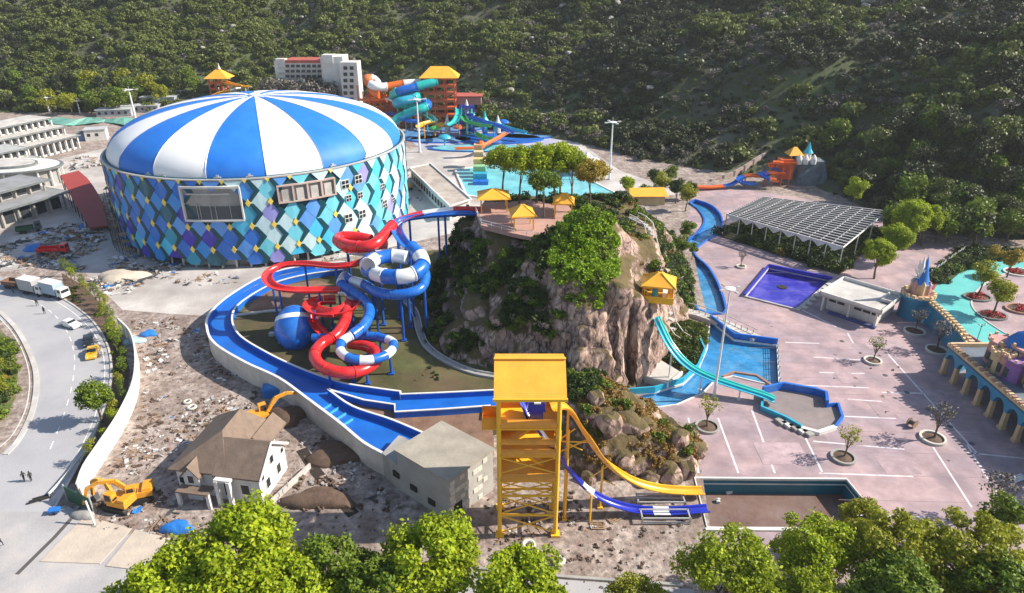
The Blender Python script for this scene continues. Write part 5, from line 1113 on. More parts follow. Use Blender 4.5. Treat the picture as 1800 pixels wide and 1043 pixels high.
# blue skip and tarpaulins, tyres
sk = thing('blue_skip', 'blue open-topped skip against the outside of the channel wall', 'skip', G(484, 694), R(12))
MB().box((0, 0, .9), (3.4, 2.2, 1.6), taper=1.1).build('tub', tarp_blue, sk, world=False); MB().box((0, 0, 1.74), (2.9, 1.7, .06)).build('load', mat('load_blue', (.05, .25, .6), .6, .3, 1), sk, world=False)
def heap(px, py, rx, ry, h, m_, label, name='tarpaulin', cat='tarpaulin', seed=0, z=0.0, group=None):
    p = G(px, py, z); mb = MB(); n, k = 18, 7; g_ = random.Random(seed + 9)
    ph_ = [g_.uniform(0, 6) for _ in range(6)]
    for j in range(k + 1):
        f = j / k; r = math.cos(f * math.pi / 2) ** .8
        for i in range(n):
            t = 2 * math.pi * i / n; w_ = 1 + .18 * math.sin(3 * t + ph_[0]) + .1 * math.sin(5 * t + ph_[1] + 2 * f)
            mb.v.append((rx * r * w_ * math.cos(t), ry * r * w_ * math.sin(t), h * math.sin(f * math.pi / 2) * (1 + .25 * math.sin(2 * t + ph_[2]) * (1 - f)) + g_.uniform(-.06, .06) * (1 - f)))
    mb.f = [(j * n + i, j * n + (i + 1) % n, (j + 1) * n + (i + 1) % n, (j + 1) * n + i) for j in range(k) for i in range(n)]
    o = mb.build(name, m_, smooth=True); o.location = p; return tag(o, label, cat, group)
heap(312, 930, 1.9, 1.2, 1.1, tarp_blue, 'bright blue tarpaulin heap beside the biggest foreground tree')
heap(262, 588, 1.6, 1.2, .8, tarp_blue, 'small blue tarpaulin heap on the rubble right of the verge', seed=2)
heap(62, 440, 2.6, 1.6, 1.6, tarp_blue, 'blue tarpaulin-covered mound left of the red truck', seed=3)
heap(236, 600, 2.2, 1.4, .7, mat('tarp_pale', (.3, .42, .52), .6, .3, .8, .5, 2), 'pale blue-grey plastic sheeting dumped beside the hoarding top', seed=4)
heap(215, 488, 6, 3.2, 1.4, mat('sand_heap', (.52, .45, .37), .95, .2, .5, .6, 3), 'pale sand and gravel heap on the yard above the verge', 'gravel_heap', 'heap', 5)
heap(505, 735, 3.2, 2.4, 1.6, soil, 'dark dug-out soil heap beside the excavator behind the house', 'soil_heap', 'heap', 6)
heap(590, 800, 4.0, 3.0, 1.0, soil, 'long dark soil ridge between the house and the channel wall', 'soil_heap', 'heap', 7)
heap(560, 880, 5.0, 2.0, 1.2, soil, 'low dark soil bank in front of the trench below the channel', 'soil_heap', 'heap', 8)
heap(150, 905, 1.6, 1.2, .7, concrete, 'small grey rubble heap under the green gate', 'rubble_heap', 'heap', 10)
def tyre(px, py, r, label, m_=black, z=0.0):
    p = G(px, py, z); mb = MB(); n, k = 20, 8
    for i in range(n):
        t = 2 * math.pi * i / n
        for j in range(k):
            u_ = 2 * math.pi * j / k; rr = r * .72 + r * .28 * math.cos(u_); mb.v.append((rr * math.cos(t), rr * math.sin(t), r * .28 + r * .28 * math.sin(u_)))
    mb.f = [(i * k + j, ((i + 1) % n) * k + j, ((i + 1) % n) * k + (j + 1) % k, i * k + (j + 1) % k) for i in range(n) for j in range(k)]
    t = thing('round_planter', label, 'planter', p); mb.build('ring', m_, t, smooth=True, world=False); MB().lathe((0, 0, 0), [(r * .5, 0), (r * .45, .22)], 16).build('soil_disc', soil, t, world=False)
    return t
ringm = mat('ring_white', (.6, .58, .52), .7, .15, 1, dirt=.5)
tyre(929, 961, .95, 'white ring planter on the dirt just below the yellow tower', ringm); tyre(982, 988, .85, 'white ring planter nearest the bottom edge, right of the tower', ringm)
tyre(338, 718, .8, 'pale ring lying on the dirt above the house, right one of two', ringm); tyre(330, 708, .7, 'pale ring lying on the dirt above the house, left one of two', ringm)
# ================================================================ people
def person_mesh(name, pose):
    V_ = {'pel': (0, 0, .95), 'ch': (0, 0, 1.3), 'nk': (0, 0, 1.48), 'hd': (0, .02, 1.6), 'ht': (0, .02, 1.7)}
    s = pose
    J = [('pel', .15), ('ch', .17), ('nk', .06), ('hd', .1), ('ht', .08)]
    pts = [V_[k] for k, _ in J]; rad = [r for _, r in J]; ed = [(0, 1), (1, 2), (2, 3), (3, 4)]
    for sg in (-1, 1):
        n = len(pts); pts += [(sg * .1, .02 + sg * s * .1, .88), (sg * .11, .04 + sg * s * .22, .48), (sg * .11, sg * s * .26, .08), (sg * .11, .14 + sg * s * .26, .04)]; rad += [.1, .065, .045, .04]; ed += [(0, n), (n, n + 1), (n + 1, n + 2), (n + 2, n + 3)]
        n = len(pts); pts += [(sg * .2, 0, 1.38), (sg * .26, -sg * s * .12, 1.1), (sg * .25, .1 - sg * s * .2, .86), (sg * .25, .13 - sg * s * .2, .78)]; rad += [.06, .045, .035, .03]; ed += [(1, n), (n, n + 1), (n + 1, n + 2), (n + 2, n + 3)]
    me = bpy.data.meshes.new(name); me.from_pydata(pts, ed, []); o = bpy.data.objects.new(name, me); C.objects.link(o)
    md = o.modifiers.new('skin', 'SKIN'); sk_ = me.skin_vertices[0].data if me.skin_vertices else None
    if sk_ is None:
        bm = bmesh.new(); bm.from_mesh(me); bm.verts.layers.skin.verify(); bm.to_mesh(me); bm.free(); sk_ = me.skin_vertices[0].data
    for i, r in enumerate(rad): sk_[i].radius = (r, r)
    sk_[0].use_root = True; o.modifiers.new('sub', 'SUBSURF').levels = 1; o.modifiers['sub'].render_levels = 2
    dg = bpy.context.evaluated_depsgraph_get(); m2 = bpy.data.meshes.new_from_object(o.evaluated_get(dg)); bpy.data.objects.remove(o)
    m2.polygons.foreach_set('use_smooth', [True] * len(m2.polygons)); return m2
def cloth_mat(name, shirt, legs):
    m = bpy.data.materials.new(name); m.use_nodes = True; t = m.node_tree; tc = t.nodes.new('ShaderNodeTexCoord'); sp_ = t.nodes.new('ShaderNodeSeparateXYZ'); t.links.new(tc.outputs['Object'], sp_.inputs[0])
    cr = t.nodes.new('ShaderNodeValToRGB'); cr.color_ramp.interpolation = 'CONSTANT'; mr = t.nodes.new('ShaderNodeMapRange'); mr.inputs[2].default_value = 1.8; t.links.new(sp_.outputs[2], mr.inputs[0]); t.links.new(mr.outputs[0], cr.inputs[0])
    e = cr.color_ramp.elements; e[0].color = (.02, .02, .02, 1); e[1].position = .07; e[1].color = (*legs, 1)
    for p, c_ in ((.53, shirt), (.82, (.4, .22, .15))): x = e.new(p); x.color = (*c_, 1)
    t.links.new(cr.outputs[0], t.nodes['Principled BSDF'].inputs[0]); return m
pm = [person_mesh('body', 1.0), person_mesh('body', .3)]
hair = MB().lathe((0, .0, 1.62), [(.105, -.03), (.118, .04), (.09, .11), (.03, .135)], 10).mesh('hair', black, True)
for i, (px, py, rz, lab, sh, lg, k) in enumerate(((44, 846, 1.0, 'person in a red shirt walking on the lower road, left of a pair', (.35, .04, .04), (.05, .05, .08), 0), (56, 846, 1.2, 'person in dark clothes walking on the lower road, right of a pair', (.03, .03, .04), (.04, .04, .05), 1),
        (79, 552, 3.0, 'person in dark clothes standing on the upper road left of the white car', (.03, .03, .05), (.03, .03, .04), 1), (66, 538, .4, 'person in a pale shirt below the left truck', (.5, .5, .5), (.05, .06, .1), 0), (24, 515, 2.0, 'person in a blue shirt beside the low open truck', (.05, .1, .3), (.03, .03, .04), 1),
        (3, 962, .3, 'person in dark clothes at the left edge of the forecourt', (.04, .04, .05), (.04, .04, .05), 0))):
    t = thing('person', lab, 'person', G(px, py), rz, 'people on the road'); pm[k].materials.clear(); b = obj('body', pm[k], t)
    if not len(pm[k].materials): pm[k].materials.append(black)
    setmat(b, cloth_mat('clothes', sh, lg)); obj('hair', hair, t)
# floodlight and lamp masts
def mast(px, pyb, pyt, label, r=.2, arms=4, z=0.0, group='tall white floodlight masts'):
    p = G(px, pyb, z); v = ray(px, pyt); top = CH + p.y * v[2] / v[1]; t = thing('light_mast', label, 'light mast', p, 0, group)
    MB().cyl((0, 0, 0), (0, 0, top - z), r * 1.25, r * .6, n=10).build('pole', pole_white, t, world=False); MB().cyl((0, 0, 0), (0, 0, .3), r * 2.2, n=10).build('base', concrete_light, t, world=False)
    h = top - z; MB().lathe((0, 0, h - .15), [(r * 3, 0), (r * 4.2, .1), (r * 4.2, .25), (r, .4)], 12).build('crown_ring', pole_white, t, world=False)
    for k in range(arms):
        a = 2 * math.pi * k / arms + .4; x, y = math.cos(a), math.sin(a); ar = MB().cyl((0, 0, h - .1), (x * r * 7, y * r * 7, h), r * .25, n=6).build('arm', pole_white, t, world=False)
        MB().box((x * r * 8, y * r * 8, h + .02), (r * 3.2, r * 2.4, r * 1.0), rz=a).build('lamp_head', galv, ar, world=False)
    MB().cyl((0, 0, h), (0, 0, h + 1.6), r * .16, n=5).build('spike', pole_white, t, world=False)
mast(1255, 697, 508, 'nearest floodlight mast, rising from the plaza beside the blue basin', .2)
mast(1071, 316, 215, 'floodlight mast standing behind the crag in front of the dark hillside', .32)
mast(738, 268, 175, 'floodlight mast between the hall and the play pools', .38)
mast(238, 208, 158, 'floodlight mast at the far left beside the cabins', .42, 3)
for px, pb, pt_, lab in ((88, 200, 172, 'thin lamp post at the wood edge, leftmost of the three small ones'), (141, 200, 178, 'thin lamp post at the wood edge with a double head'), (322, 186, 160, 'thin lamp post just left of the far orange pagoda')): mast(px, pb, pt_, lab, .25, 2, group='thin lamp posts at the wood edge')
# ================================================================ right side: shade frame, flat building, castle, gardens
def bil(c, u, v):
    return c[0] * (1 - u) * (1 - v) + c[1] * u * (1 - v) + c[2] * u * v + c[3] * (1 - u) * v
TC = [G(1278, 376, 6.2), G(1482, 434, 6.2), G(1559, 371, 6.2), G(1340, 346, 6.2)]
tr = thing('pergola', 'large white steel shade frame with dark louvres over a planted court', 'pergola', (TC[0].x, TC[0].y, 0))
for i in range(18): MB().bar(bil(TC, 0, i / 17), bil(TC, 1, i / 17), .2, .14).build('rail', pole_white, tr)
for i in range(12): a, b = bil(TC, i / 11, 0), bil(TC, i / 11, 1); MB().bar(a + Vector((0, 0, -.25)), b + Vector((0, 0, -.25)), .2, .3).build('beam', pole_white, tr)
lm = mat('louvre_dark', (.035, .032, .036), .6, .2, .5)
for i in range(17):
    for k in range(11):
        a = bil(TC, (k + .06) / 11, (i + .5) / 17); b = bil(TC, (k + .94) / 11, (i + .5) / 17); MB().bar(a + Vector((0, 0, -.05)), b + Vector((0, 0, -.05)), .2 + .08 * ((i * k) % 3), .4).build('louvre', lm, tr)
for i in range(8):
    u0, u1 = i / 8, (i + 1) / 8; a, b = bil(TC, u0, 0), bil(TC, u1, 0); m_ = (a + b) / 2 - Vector((0, 0, 1.5)); off = Vector((0, -.9, 0))
    MB().add([a, b, m_ + off * .4, a + Vector((0, 0, -.35)), b + Vector((0, 0, -.35))], [(0, 2, 1), (3, 4, 2)]).build('fabric_gusset', white_wall, tr)
    MB().cyl(a, m_, .09, n=6).cyl(b, m_, .09, n=6).build('truss_strut', pole_white, tr)
    MB().cyl((a.x, a.y, 0), a, .14, n=8).build('post', galv, tr)
for v in (0, .33, .66, 1): a = bil(TC, 1, v); MB().cyl((a.x, a.y, 0), a, .14, n=8).build('post', galv, tr); a = bil(TC, 0, v); MB().cyl((a.x, a.y, 0), a, .14, n=8).build('post', galv, tr)
court = [(p.x, p.y) for p in (bil(TC, -.02, -.05), bil(TC, 1.02, -.05), bil(TC, 1.02, 1.02), bil(TC, -.02, 1.02))]
struct(MB().prism([(x, y - .5) for x, y in court], 0, .2).build('planted_court', mat('court_soil', (.05, .055, .025), .95, .4, .5, .5, 4, dirt=.5, dirtcol=(.12, .09, .06))))
fb = thing('flat_building', 'low white flat-roofed building with parapet beside the indigo pool', 'building', (73.2, 129.2, 0), R(-47))
W2, D2 = 12.6, 11.5
MB().box((0, .8, 1.7), (W2 - 2.2, D2 - 2.5, 3.4)).build('wall', white_wall, fb, world=False)
MB().box((0, 0, 3.5), (W2, D2, .3)).build('roof', concrete_light, fb, world=False)
for c_, d in (((0, -D2 / 2 + .12, 3.95), (W2, .24, .8)), ((0, D2 / 2 - .12, 3.95), (W2, .24, .8)), ((-W2 / 2 + .12, 0, 3.95), (.24, D2, .8)), ((W2 / 2 - .12, 0, 3.95), (.24, D2, .8)), ((W2 / 2 - 2.4, 2.2, 3.95), (.24, 4.2, .8)), ((W2 / 2 - 1.2, .1, 3.95), (2.4, .24, .8))): MB().box(c_, d).build('parapet', white_wall, fb, world=False)
MB().box((W2 / 2 - 1.2, -.5, 3.68), (2.0, .9, .06)).build('roof_hatch', dark_grey, fb, world=False)
for k in range(6):
    if k in (2,): continue
    MB().box((-W2 / 2 + 2.2 + k * 1.75, -D2 / 2 + 2.0, 2.3), (1.45, .12, .8)).build('window', win_dark, fb, world=False)
for k in (-1, 0, 1): MB().box((k * (W2 / 2 - .9), -D2 / 2 + .5, 1.7), (.4, .4, 3.4)).build('column', white_wall, fb, world=False)
MB().box((1.0, -D2 / 2 + .2, .25), (W2 - 3, .9, .4)).build('bench_plinth', mat('plinth_blue', (.06, .08, .22), .6, .2, .5), fb, world=False)
# ---- blue boundary wall with turret and cream battlements
wall_blue = mat('wall_blue', (.035, .23, .40), .65, .2, .3, dirt=.4, dirtcol=(.12, .3, .38), dscale=.3, streak=.3)
bw = thing('castle_wall', 'blue boundary wall with cream battlements between the plaza and the garden', 'wall', (83.5, 115, 0))
wl = [(84.6, 124), (84.2, 118), (83.2, 111), (81.8, 106), (79.5, 104.6)]
MB().strip(wl, .7, 0, 4.4).build('wall', wall_blue, bw); MB().strip(wl, 1.0, 4.4, 4.75).build('coping', cream, bw)
pw = spline([Vector((x, y, 0)) for x, y in wl], 1.1)
for i, p in enumerate(pw):
    if i % 1 == 0: MB().box((p.x, p.y, 5.0), (.8, .55, .55)).build('merlon', cream, bw)
tt = thing('turret', 'round blue turret with cream battlements and a small blue-coned castle on top', 'turret', (83.6, 127, 0))
MB().lathe((83.6, 127, 0), [(3.0, 0), (2.9, 4.0), (3.2, 4.4), (3.2, 5.0)], 28).build('drum', wall_blue, tt, smooth=True); MB().lathe((83.6, 127, 0), [(2.7, 5.01), (2.5, 5.02)], 28).build('floor', mat('terracotta', (.4, .2, .14), .8, .2, .6), tt)
for k in range(16): a = k * math.pi / 8; MB().box((83.6 + 3.0 * math.cos(a), 127 + 3.0 * math.sin(a), 5.3), (.5, .7, .7), rz=a).build('merlon', cream, tt)
pinkm = mat('castle_pink', (.52, .28, .26), .7, .12, .8, dirt=.3)
MB().lathe((84.0, 127.6, 5), [(1.5, 0), (1.4, 2.0), (1.7, 2.3)], 14).build('keep', cream, tt)
for k in range(6): a = k * math.pi / 3 + .3; MB().lathe((84 + 1.5 * math.cos(a), 127.6 + 1.5 * math.sin(a), 5), [(.45, 0), (.45, 2.1), (.55, 2.3), (.1, 3.0)], 8).build('small_turret', pinkm if k % 2 else cream, tt)
cone_b = mat('cone_blue', (.015, .15, .5), .4, .15, .8)
MB().lathe((84.0, 127.6, 7.2), [(1.7, 0), (1.35, .5), (.75, 2.7), (.1, 5.6)], 16).build('cone_roof', cone_b, tt, smooth=True); MB().lathe((84.0, 127.6, 12.7), [(.1, 0), (.22, .3), (.05, .8)], 8).build('finial', white, tt)
sc2 = thing('winged_ornament', 'white winged ornament spreading beside the turret cone', 'sculpture', (82.6, 127.4, 8)); 
for k, (dx, dz, l) in enumerate(((-1.6, 2.6, .5), (-1.1, 4.6, .55), (-.2, 5.4, .5), (-2.0, 1.0, .45), (.9, 3.2, .3))):
    MB().add([(83.2, 127.2, 8.2), (83.2 + dx * .5 - l, 127.2, 8.2 + dz * .6), (83.2 + dx, 127.2, 8.2 + dz), (83.2 + dx * .5 + l, 127.2, 8.2 + dz * .5), (83.2 + dx * .5, 127.55, 8.2 + dz * .55), (83.2 + dx * .5, 126.9, 8.2 + dz * .55)], [(0, 1, 4), (1, 2, 4), (2, 3, 4), (3, 0, 4), (1, 0, 5), (2, 1, 5), (3, 2, 5), (0, 3, 5)]).build('feather', white, sc2)
# ---- arcade with deck
ar = thing('arcade', 'blue arcade terrace on cream columns with brick-red battlements at the right edge', 'arcade', (77, 94, 0))
AX, AY0, AY1 = 77.0, 62.0, 104.4; arch_m = mat('arch_blue', (.035, .24, .42), .6, .15, .4, dirt=.3, dirtcol=(.1, .3, .4)); brickr = mat('brick_trim', (.38, .22, .16), .8, .2, 1.0)
ns = 13; sp_ = (AY1 - AY0) / ns
for k in range(ns + 1):
    y = AY1 - k * sp_; MB().box((AX, y, 1.6), (.7, .75, 3.2), taper=.85).box((AX, y, .2), (.95, .95, .4)).build('column', cream, ar)
    if k < ns:
        mb = MB(); n = 8; yc = y - sp_ / 2; r = sp_ / 2 - .38
        for x in (AX - .4, AX + .4):
            mb.v += [(x, yc - sp_ / 2, 5.2), (x, yc - sp_ / 2, 3.1)] + [(x, yc - r * math.cos(math.pi * i / n), 3.1 + 1.45 * math.sin(math.pi * i / n)) for i in range(n + 1)] + [(x, yc + sp_ / 2, 3.1), (x, yc + sp_ / 2, 5.2)]
        m1 = n + 5
        for o_ in (0, m1):
            mb.f += [(o_, o_ + 1, o_ + 2)] + [(o_, o_ + 2 + i, o_ + 3 + i) for i in range(n // 2)] + [(o_ + m1 - 1, o_ + 2 + i, o_ + 3 + i) for i in range(n // 2, n)] + [(o_, o_ + 2 + n // 2, o_ + m1 - 1), (o_ + m1 - 1, o_ + 2 + n, o_ + m1 - 2)]
        mb.f += [(1 + i, 2 + i, m1 + 2 + i, m1 + 1 + i) for i in range(n + 2)]
        mb.build('arch', arch_m, ar)
MB().box((AX + 7, (AY0 + AY1) / 2, 5.35), (14.6, AY1 - AY0 + .8, .3)).build('deck', mat('deck_slate', (.12, .15, .19), .6, .25, .4, dirt=.3, dirtcol=(.25, .27, .3)), ar)
MB().box((AX - .1, (AY0 + AY1) / 2, 5.75), (.6, AY1 - AY0 + .8, .5)).build('parapet', cream, ar); MB().box((AX + 7, AY1, 5.85), (14, .5, .7)).build('parapet', cream, ar)
for k in range(54): MB().box((AX - .1, AY1 - .4 - k * .78, 6.15), (.75, .42, .4)).build('merlon', brickr if k % 2 else cream, ar)
MB().box((AX + 6, (AY0 + AY1) / 2, 1.5), (.4, AY1 - AY0, 5.2)).build('back_wall', dark_grey, ar)
# ---- pink castle at the right edge
ct = thing('castle', 'pink and violet castle front with blue domed roof at the right edge', 'castle', (81.6, 95, 5.5))
vio = mat('castle_violet', (.25, .12, .35), .7, .15, .8); cb_ = Vector((81.6, 99.0, 5.5))
for k, (dx, dy, r, h, m_) in enumerate(((0, 0, 2.0, 3.6, pinkm), (-2.2, -2.6, 1.1, 3.0, cream), (-1.2, -5.4, 1.3, 3.0, vio), (.4, -8.0, 1.2, 3.2, cream), (-1.7, -3.9, .9, 3.2, pinkm), (2.4, -3, 2.8, 4.2, pinkm))):
    x, y = cb_.x + dx, cb_.y + dy; MB().lathe((x, y, 5.5), [(r, 0), (r * .95, h), (r * 1.12, h + .3), (r * 1.12, h + .7)], 12).build('tower', m_, ct)
    for j in range(8): a = j * math.pi / 4; MB().box((x + r * 1.05 * math.cos(a), y + r * 1.05 * math.sin(a), 5.5 + h + .9), (.3, .4, .5), rz=a).build('merlon', cream, ct)
    MB().box((x - r * .93, y, 6.9), (.3, .8, 1.5)).build('window', dark_grey, ct)
MB().lathe((cb_.x + 2.2, cb_.y - 2.0, 9.0), [(3.0, 0), (2.8, 1.3), (1.8, 2.6), (.3, 3.6)], 20).build('dome_roof', cone_b, ct, smooth=True)
MB().box((cb_.x + .4, cb_.y - 4, 7.2), (1.2, 9, 3.4)).build('curtain_wall', cream, ct)
# ---- cyan path, garden beds, fence
cp = thing('cyan_path', 'curving turquoise painted path through the garden behind the blue wall', 'path', (CYA[0][0], CYA[0][1], 0)); 
cpl = spline([G(a, b) for a, b in ((1800, 462), (1752, 468), (1712, 483), (1682, 505), (1672, 530), (1690, 556), (1730, 585), (1790, 620), (1850, 650))], 1.5)
MB().strip([(p.x, p.y) for p in cpl], 7.2, .01, .05).build('surface', cyan_floor, cp)
for s, m_ in ((-1, mat('kerb_red', (.3, .06, .05), .8)), (1, concrete_light)):
    l_ = []
    for i, p in enumerate(cpl): d = (cpl[min(i + 1, len(cpl) - 1)] - cpl[max(0, i - 1)]).normalized(); l_.append((p.x - d.y * 3.8 * s, p.y + d.x * 3.8 * s))
    MB().strip(l_, .35, 0, .18).build('edging', m_, cp)
wf = thing('white_fence', 'white crossed-rail fence climbing beside the cyan path', 'fence', G(1660, 462))
fa, fb_ = G(1636, 484), G(1694, 442)
for k in range(11):
    p = fa.lerp(fb_, k / 10); MB().box((p.x, p.y, .7), (.2, .2, 1.5)).build('post', pole_white, wf)
    if k < 10: q2 = fa.lerp(fb_, (k + 1) / 10); MB().bar((p.x, p.y, .3), (q2.x, q2.y, 1.3), .12).bar((p.x, p.y, 1.3), (q2.x, q2.y, .3), .12).build('cross_rail', pole_white, wf)
gd = [G2(*p) for p in ((1630, 486), (1690, 436), (1760, 440), (1800, 440), (1800, 456), (1740, 462), (1690, 478), (1664, 500), (1640, 498))]; struct(MB().prism(gd, 0, .12).build('garden_lawn', mat('garden_green', (.03, .06, .015), .95, .4, .6, .5, 4)))
redfl = leaf_mat('flower_red', (.55, .02, .03), (.3, .03, .03), 0)
def bedring(px, py, r, label, flowers=False, treek=None, ts=1.0, leafm=None, lab2=None, oval=1.0, rim=None, grp='ring planters with small trees on the plaza'):
    p = G(px, py); t = thing('ring_planter', label, 'planter', p, 0, grp)
    mb = MB(); mb.lathe((0, 0, 0), [(r, 0), (r, .4), (r - .35, .4), (r - .35, .15)], 24, cap=False); mb.v = [(x * oval, y, z) for x, y, z in mb.v]; mb.build('rim', rim or ringm, t, world=False, smooth=False)
    mb = MB().lathe((0, 0, 0), [(r - .3, .1), (.1, .45)], 20, cap=False); mb.v = [(x * oval, y, z) for x, y, z in mb.v]; mb.build('soil', soil, t, world=False)
    if flowers:
        g_ = np.random.RandomState(int(px)); V, F = leaves([(g_.uniform(-r * .6, r * .6) * oval, g_.uniform(-r * .6, r * .6), .4) for _ in range(12)], [.7] * 12, 60, .16, int(px)); obj('flowers', np_mesh('flowers', V, F, redfl), t)
    if treek: tree(treek, 'park_tree', lab2, p + Vector((0, 0, .3)), ts, leafm=leafm, group='small trees in ring planters')
bedring(1607, 584, 2.0, 'white-rimmed ring planter under the blue wall, nearer the turret', treek='small', ts=.9, lab2='bare small tree in the ring planter nearest the turret')
bedring(1646, 617, 2.0, 'white-rimmed ring planter at the corner of the blue wall and arcade', treek='small', ts=1.15, lab2='bare small tree in the ring planter at the arcade corner')
bedring(1534, 636, 1.6, 'ring planter in the middle of the plaza holding a spreading green tree', treek='small', ts=.85, leafm=leaf_mid, lab2='spreading dark green small tree in the middle of the plaza')
bedring(1243, 752, 1.9, 'brown ring planter at the foot of the nearest floodlight mast', treek='small', ts=1.0, leafm=leaf_olive, lab2='small olive green tree beside the nearest floodlight mast', rim=concrete)
bedring(1482, 806, 1.8, 'brown ring planter between the landing basin and the splash pool', treek='small', ts=.95, leafm=leaf_olive, lab2='sparse small tree in the planter above the splash pool', rim=concrete)
bedring(1639, 772, 1.9, 'white-rimmed ring planter on the plaza facing the arcade columns', treek='small', ts=1.15, lab2='sparse pale small tree in the white planter facing the arcade')
bedring(1303, 470, 1.2, 'small ring planter beside the shade frame', treek='small', ts=.7, lab2='tiny bare tree in the planter beside the shade frame')
bedring(1718, 524, 2.3, 'oval bed of red flowers beside the cyan path, farther one', True, 'park1', .9, leaf_olive, 'yellow-green tree growing from the farther red flower bed', 1.3, slate, 'red flower beds beside the cyan path')
bedring(1744, 556, 2.3, 'oval bed of red flowers beside the cyan path, nearer one', True, 'park0', .95, leaf_olive, 'yellow-green tree growing from the nearer red flower bed', 1.3, slate, 'red flower beds beside the cyan path')
bedring(1790, 480, 2.6, 'red flower bed at the right edge beyond the two trees', True, None, 1, None, None, 1.3, white, 'red flower beds beside the cyan path')
bedring(1796, 545, 2.6, 'red flower bed at the right edge beside the castle dome', True, None, 1, None, None, 1.3, brickr, 'red flower beds beside the cyan path')
def lamp(px, py, h, label):
    p = G(px, py); t = thing('garden_lamp', label, 'lamp post', p); MB().cyl((0, 0, 0), (0, 0, h), .07, n=6).lathe((0, 0, 0), [(.3, 0), (.15, .5)], 8).build('pole', dark_grey, t, world=False)
    for s in (-1, 1): MB().bar((0, 0, h * .85), (s * .6, 0, h * .95), .06).build('arm', dark_grey, t, world=False); MB().lathe((s * .6, 0, h * .93), [(.08, 0), (.22, .2), (.05, .5)], 8).build('lantern', white, t, world=False)
lamp(1716, 602, 4.0, 'dark double garden lamp post beside the cyan path')
# ---- pergola sign: small scattered things on the plaza
for i, (px, py, r, lab) in enumerate(((1602, 750, .7, 'dark round cable drum lying on the plaza near the white planter'),)):
    p = G(px, py); t = thing('cable_drum', lab, 'cable drum', p, .5)
    for y in (-.5, .5): MB().cyl((0, y - .06, r), (0, y + .06, r), r, n=18).build('flange', wood, t, world=False)
    MB().cyl((0, -.5, r), (0, .5, r), r * .55, n=12).build('core', dark_grey, t, world=False)
for i, (px, py, lab) in enumerate(((1788, 845, 'white slatted bench at the right edge of the plaza'), (1448, 862, 'white block left lying inside the splash pool'))):
    p = G(px, py)
    if i == 0:
        t = thing('bench', lab, 'bench', p, .4)
        for k in range(4): MB().box((0, -.4 + k * .27, .45), (2.6, .2, .06)).build('slat', white, t, world=False)
        for k in (-1, 1): MB().box((k, 0, .22), (.15, 1, .44)).build('leg', galv, t, world=False)
for i, (px, py, c_) in enumerate(((1281, 867, white), (1262, 883, white))):
    p = G(px, py, -2.7); o = MB().box((0, 0, .2), (.9 - .3 * i, .5, .4), rz=.4 + i).box((.1, .1, .45), (.4, .3, .2)).build('foam_block', c_); o.location = p; tag(o, ('larger' if i == 0 else 'smaller') + ' white block lying on the splash pool mud', 'block', 'white blocks in the splash pool')
# ================================================================ far slides and play pools
def frame_tower(root, x0, x1, y0, y1, z0, z1, m_, nx_=2, nz=5, t_=.35):
    for i in range(nx_ + 1):
        for y in (y0, y1): x = x0 + (x1 - x0) * i / nx_; MB().box((x, y, (z0 + z1) / 2), (t_ * 1.3, t_ * 1.3, z1 - z0)).build('post', m_, root)
    for k in range(nz + 1):
        z = z0 + (z1 - z0) * (k + .6) / (nz + .6)
        for y in (y0, y1): MB().box(((x0 + x1) / 2, y, z), (x1 - x0, t_, t_)).build('beam', m_, root)
        for x in (x0, x1): MB().box((x, (y0 + y1) / 2, z), (t_, y1 - y0, t_)).build('beam', m_, root)
        MB().box(((x0 + x1) / 2, (y0 + y1) / 2, z - .05), (x1 - x0, y1 - y0, .15)).build('deck', m_, root)
        MB().box(((x0 + x1) / 2, y0 - .05, z + .6), (x1 - x0, .12, .8)).build('guard_panel', m_, root)
def hip(root, x0, x1, y0, y1, z0, z1, m_, nm='roof', k=.45):
    xm, ym = (x0 + x1) / 2, (y0 + y1) / 2; a = (x1 - x0) / 2 * k
    MB().add([(x0, y0, z0), (x1, y0, z0), (x1, y1, z0), (x0, y1, z0), (xm - a, ym, z1), (xm + a, ym, z1)], [(0, 1, 5, 4), (2, 3, 4, 5), (1, 2, 5), (3, 0, 4), (3, 2, 1, 0)]).build(nm, m_, root)
FY = 315
def fz(py, Y=FY): v = ray(900, py); return CH + Y * v[2] / v[1]
def fx(px, py, Y=FY): v = ray(px, py); return Y * v[0] / v[1]
ft = thing('slide_tower', 'orange open-frame slide tower with a hipped orange roof behind the play pools', 'tower', (fx(770, 210), FY, 0))
frame_tower(ft, fx(748, 200), fx(800, 200), FY, FY + 9, 0, fz(140), orange_paint, 3, 6)
hip(ft, fx(737, 140), fx(806, 140), FY - 1.5, FY + 11, fz(137), fz(119), yellow_roof)
ft2 = thing('slide', 'large orange and white coiling slide left of the orange tower', 'water slide', (fx(690, 200), FY, 0))
Fp = lambda l, Y=FY: [A(a, b, Y + c) for a, b, c in l]
flume(ft2, Fp([(740, 146, 4), (710, 148, 2), (680, 153, 0), (660, 152, -2), (648, 146, 0), (646, 138, 5), (658, 140, 7), (664, 150, 4), (655, 160, 0), (668, 166, -2)]), o_prof(1.9, 10), alt(slide_white, slide_orange), 7, step=1.2)
flume(ft2, Fp([(636, 172, 4), (660, 174, 0), (684, 172, -2), (700, 182, -3), (706, 196, -4), (690, 205, -5), (670, 208, -5)]), u_prof(3.4, .8), alt(slide_orange, slide_orange, slide_white), 6, step=1.2)
for k in range(12):
    x = fx(632 + k * 6.5, 200); MB().cyl((x, FY + (k % 3) * 3, 0), (x, FY + (k % 3) * 3, fz(150 + (k * 13) % 20)), .3, n=6).build('support_post', orange_paint, ft2)
    if k % 2: MB().bar((x, FY + (k % 3) * 3, 1), (x + 4, FY, fz(165)), .25).build('brace', orange_paint, ft2)
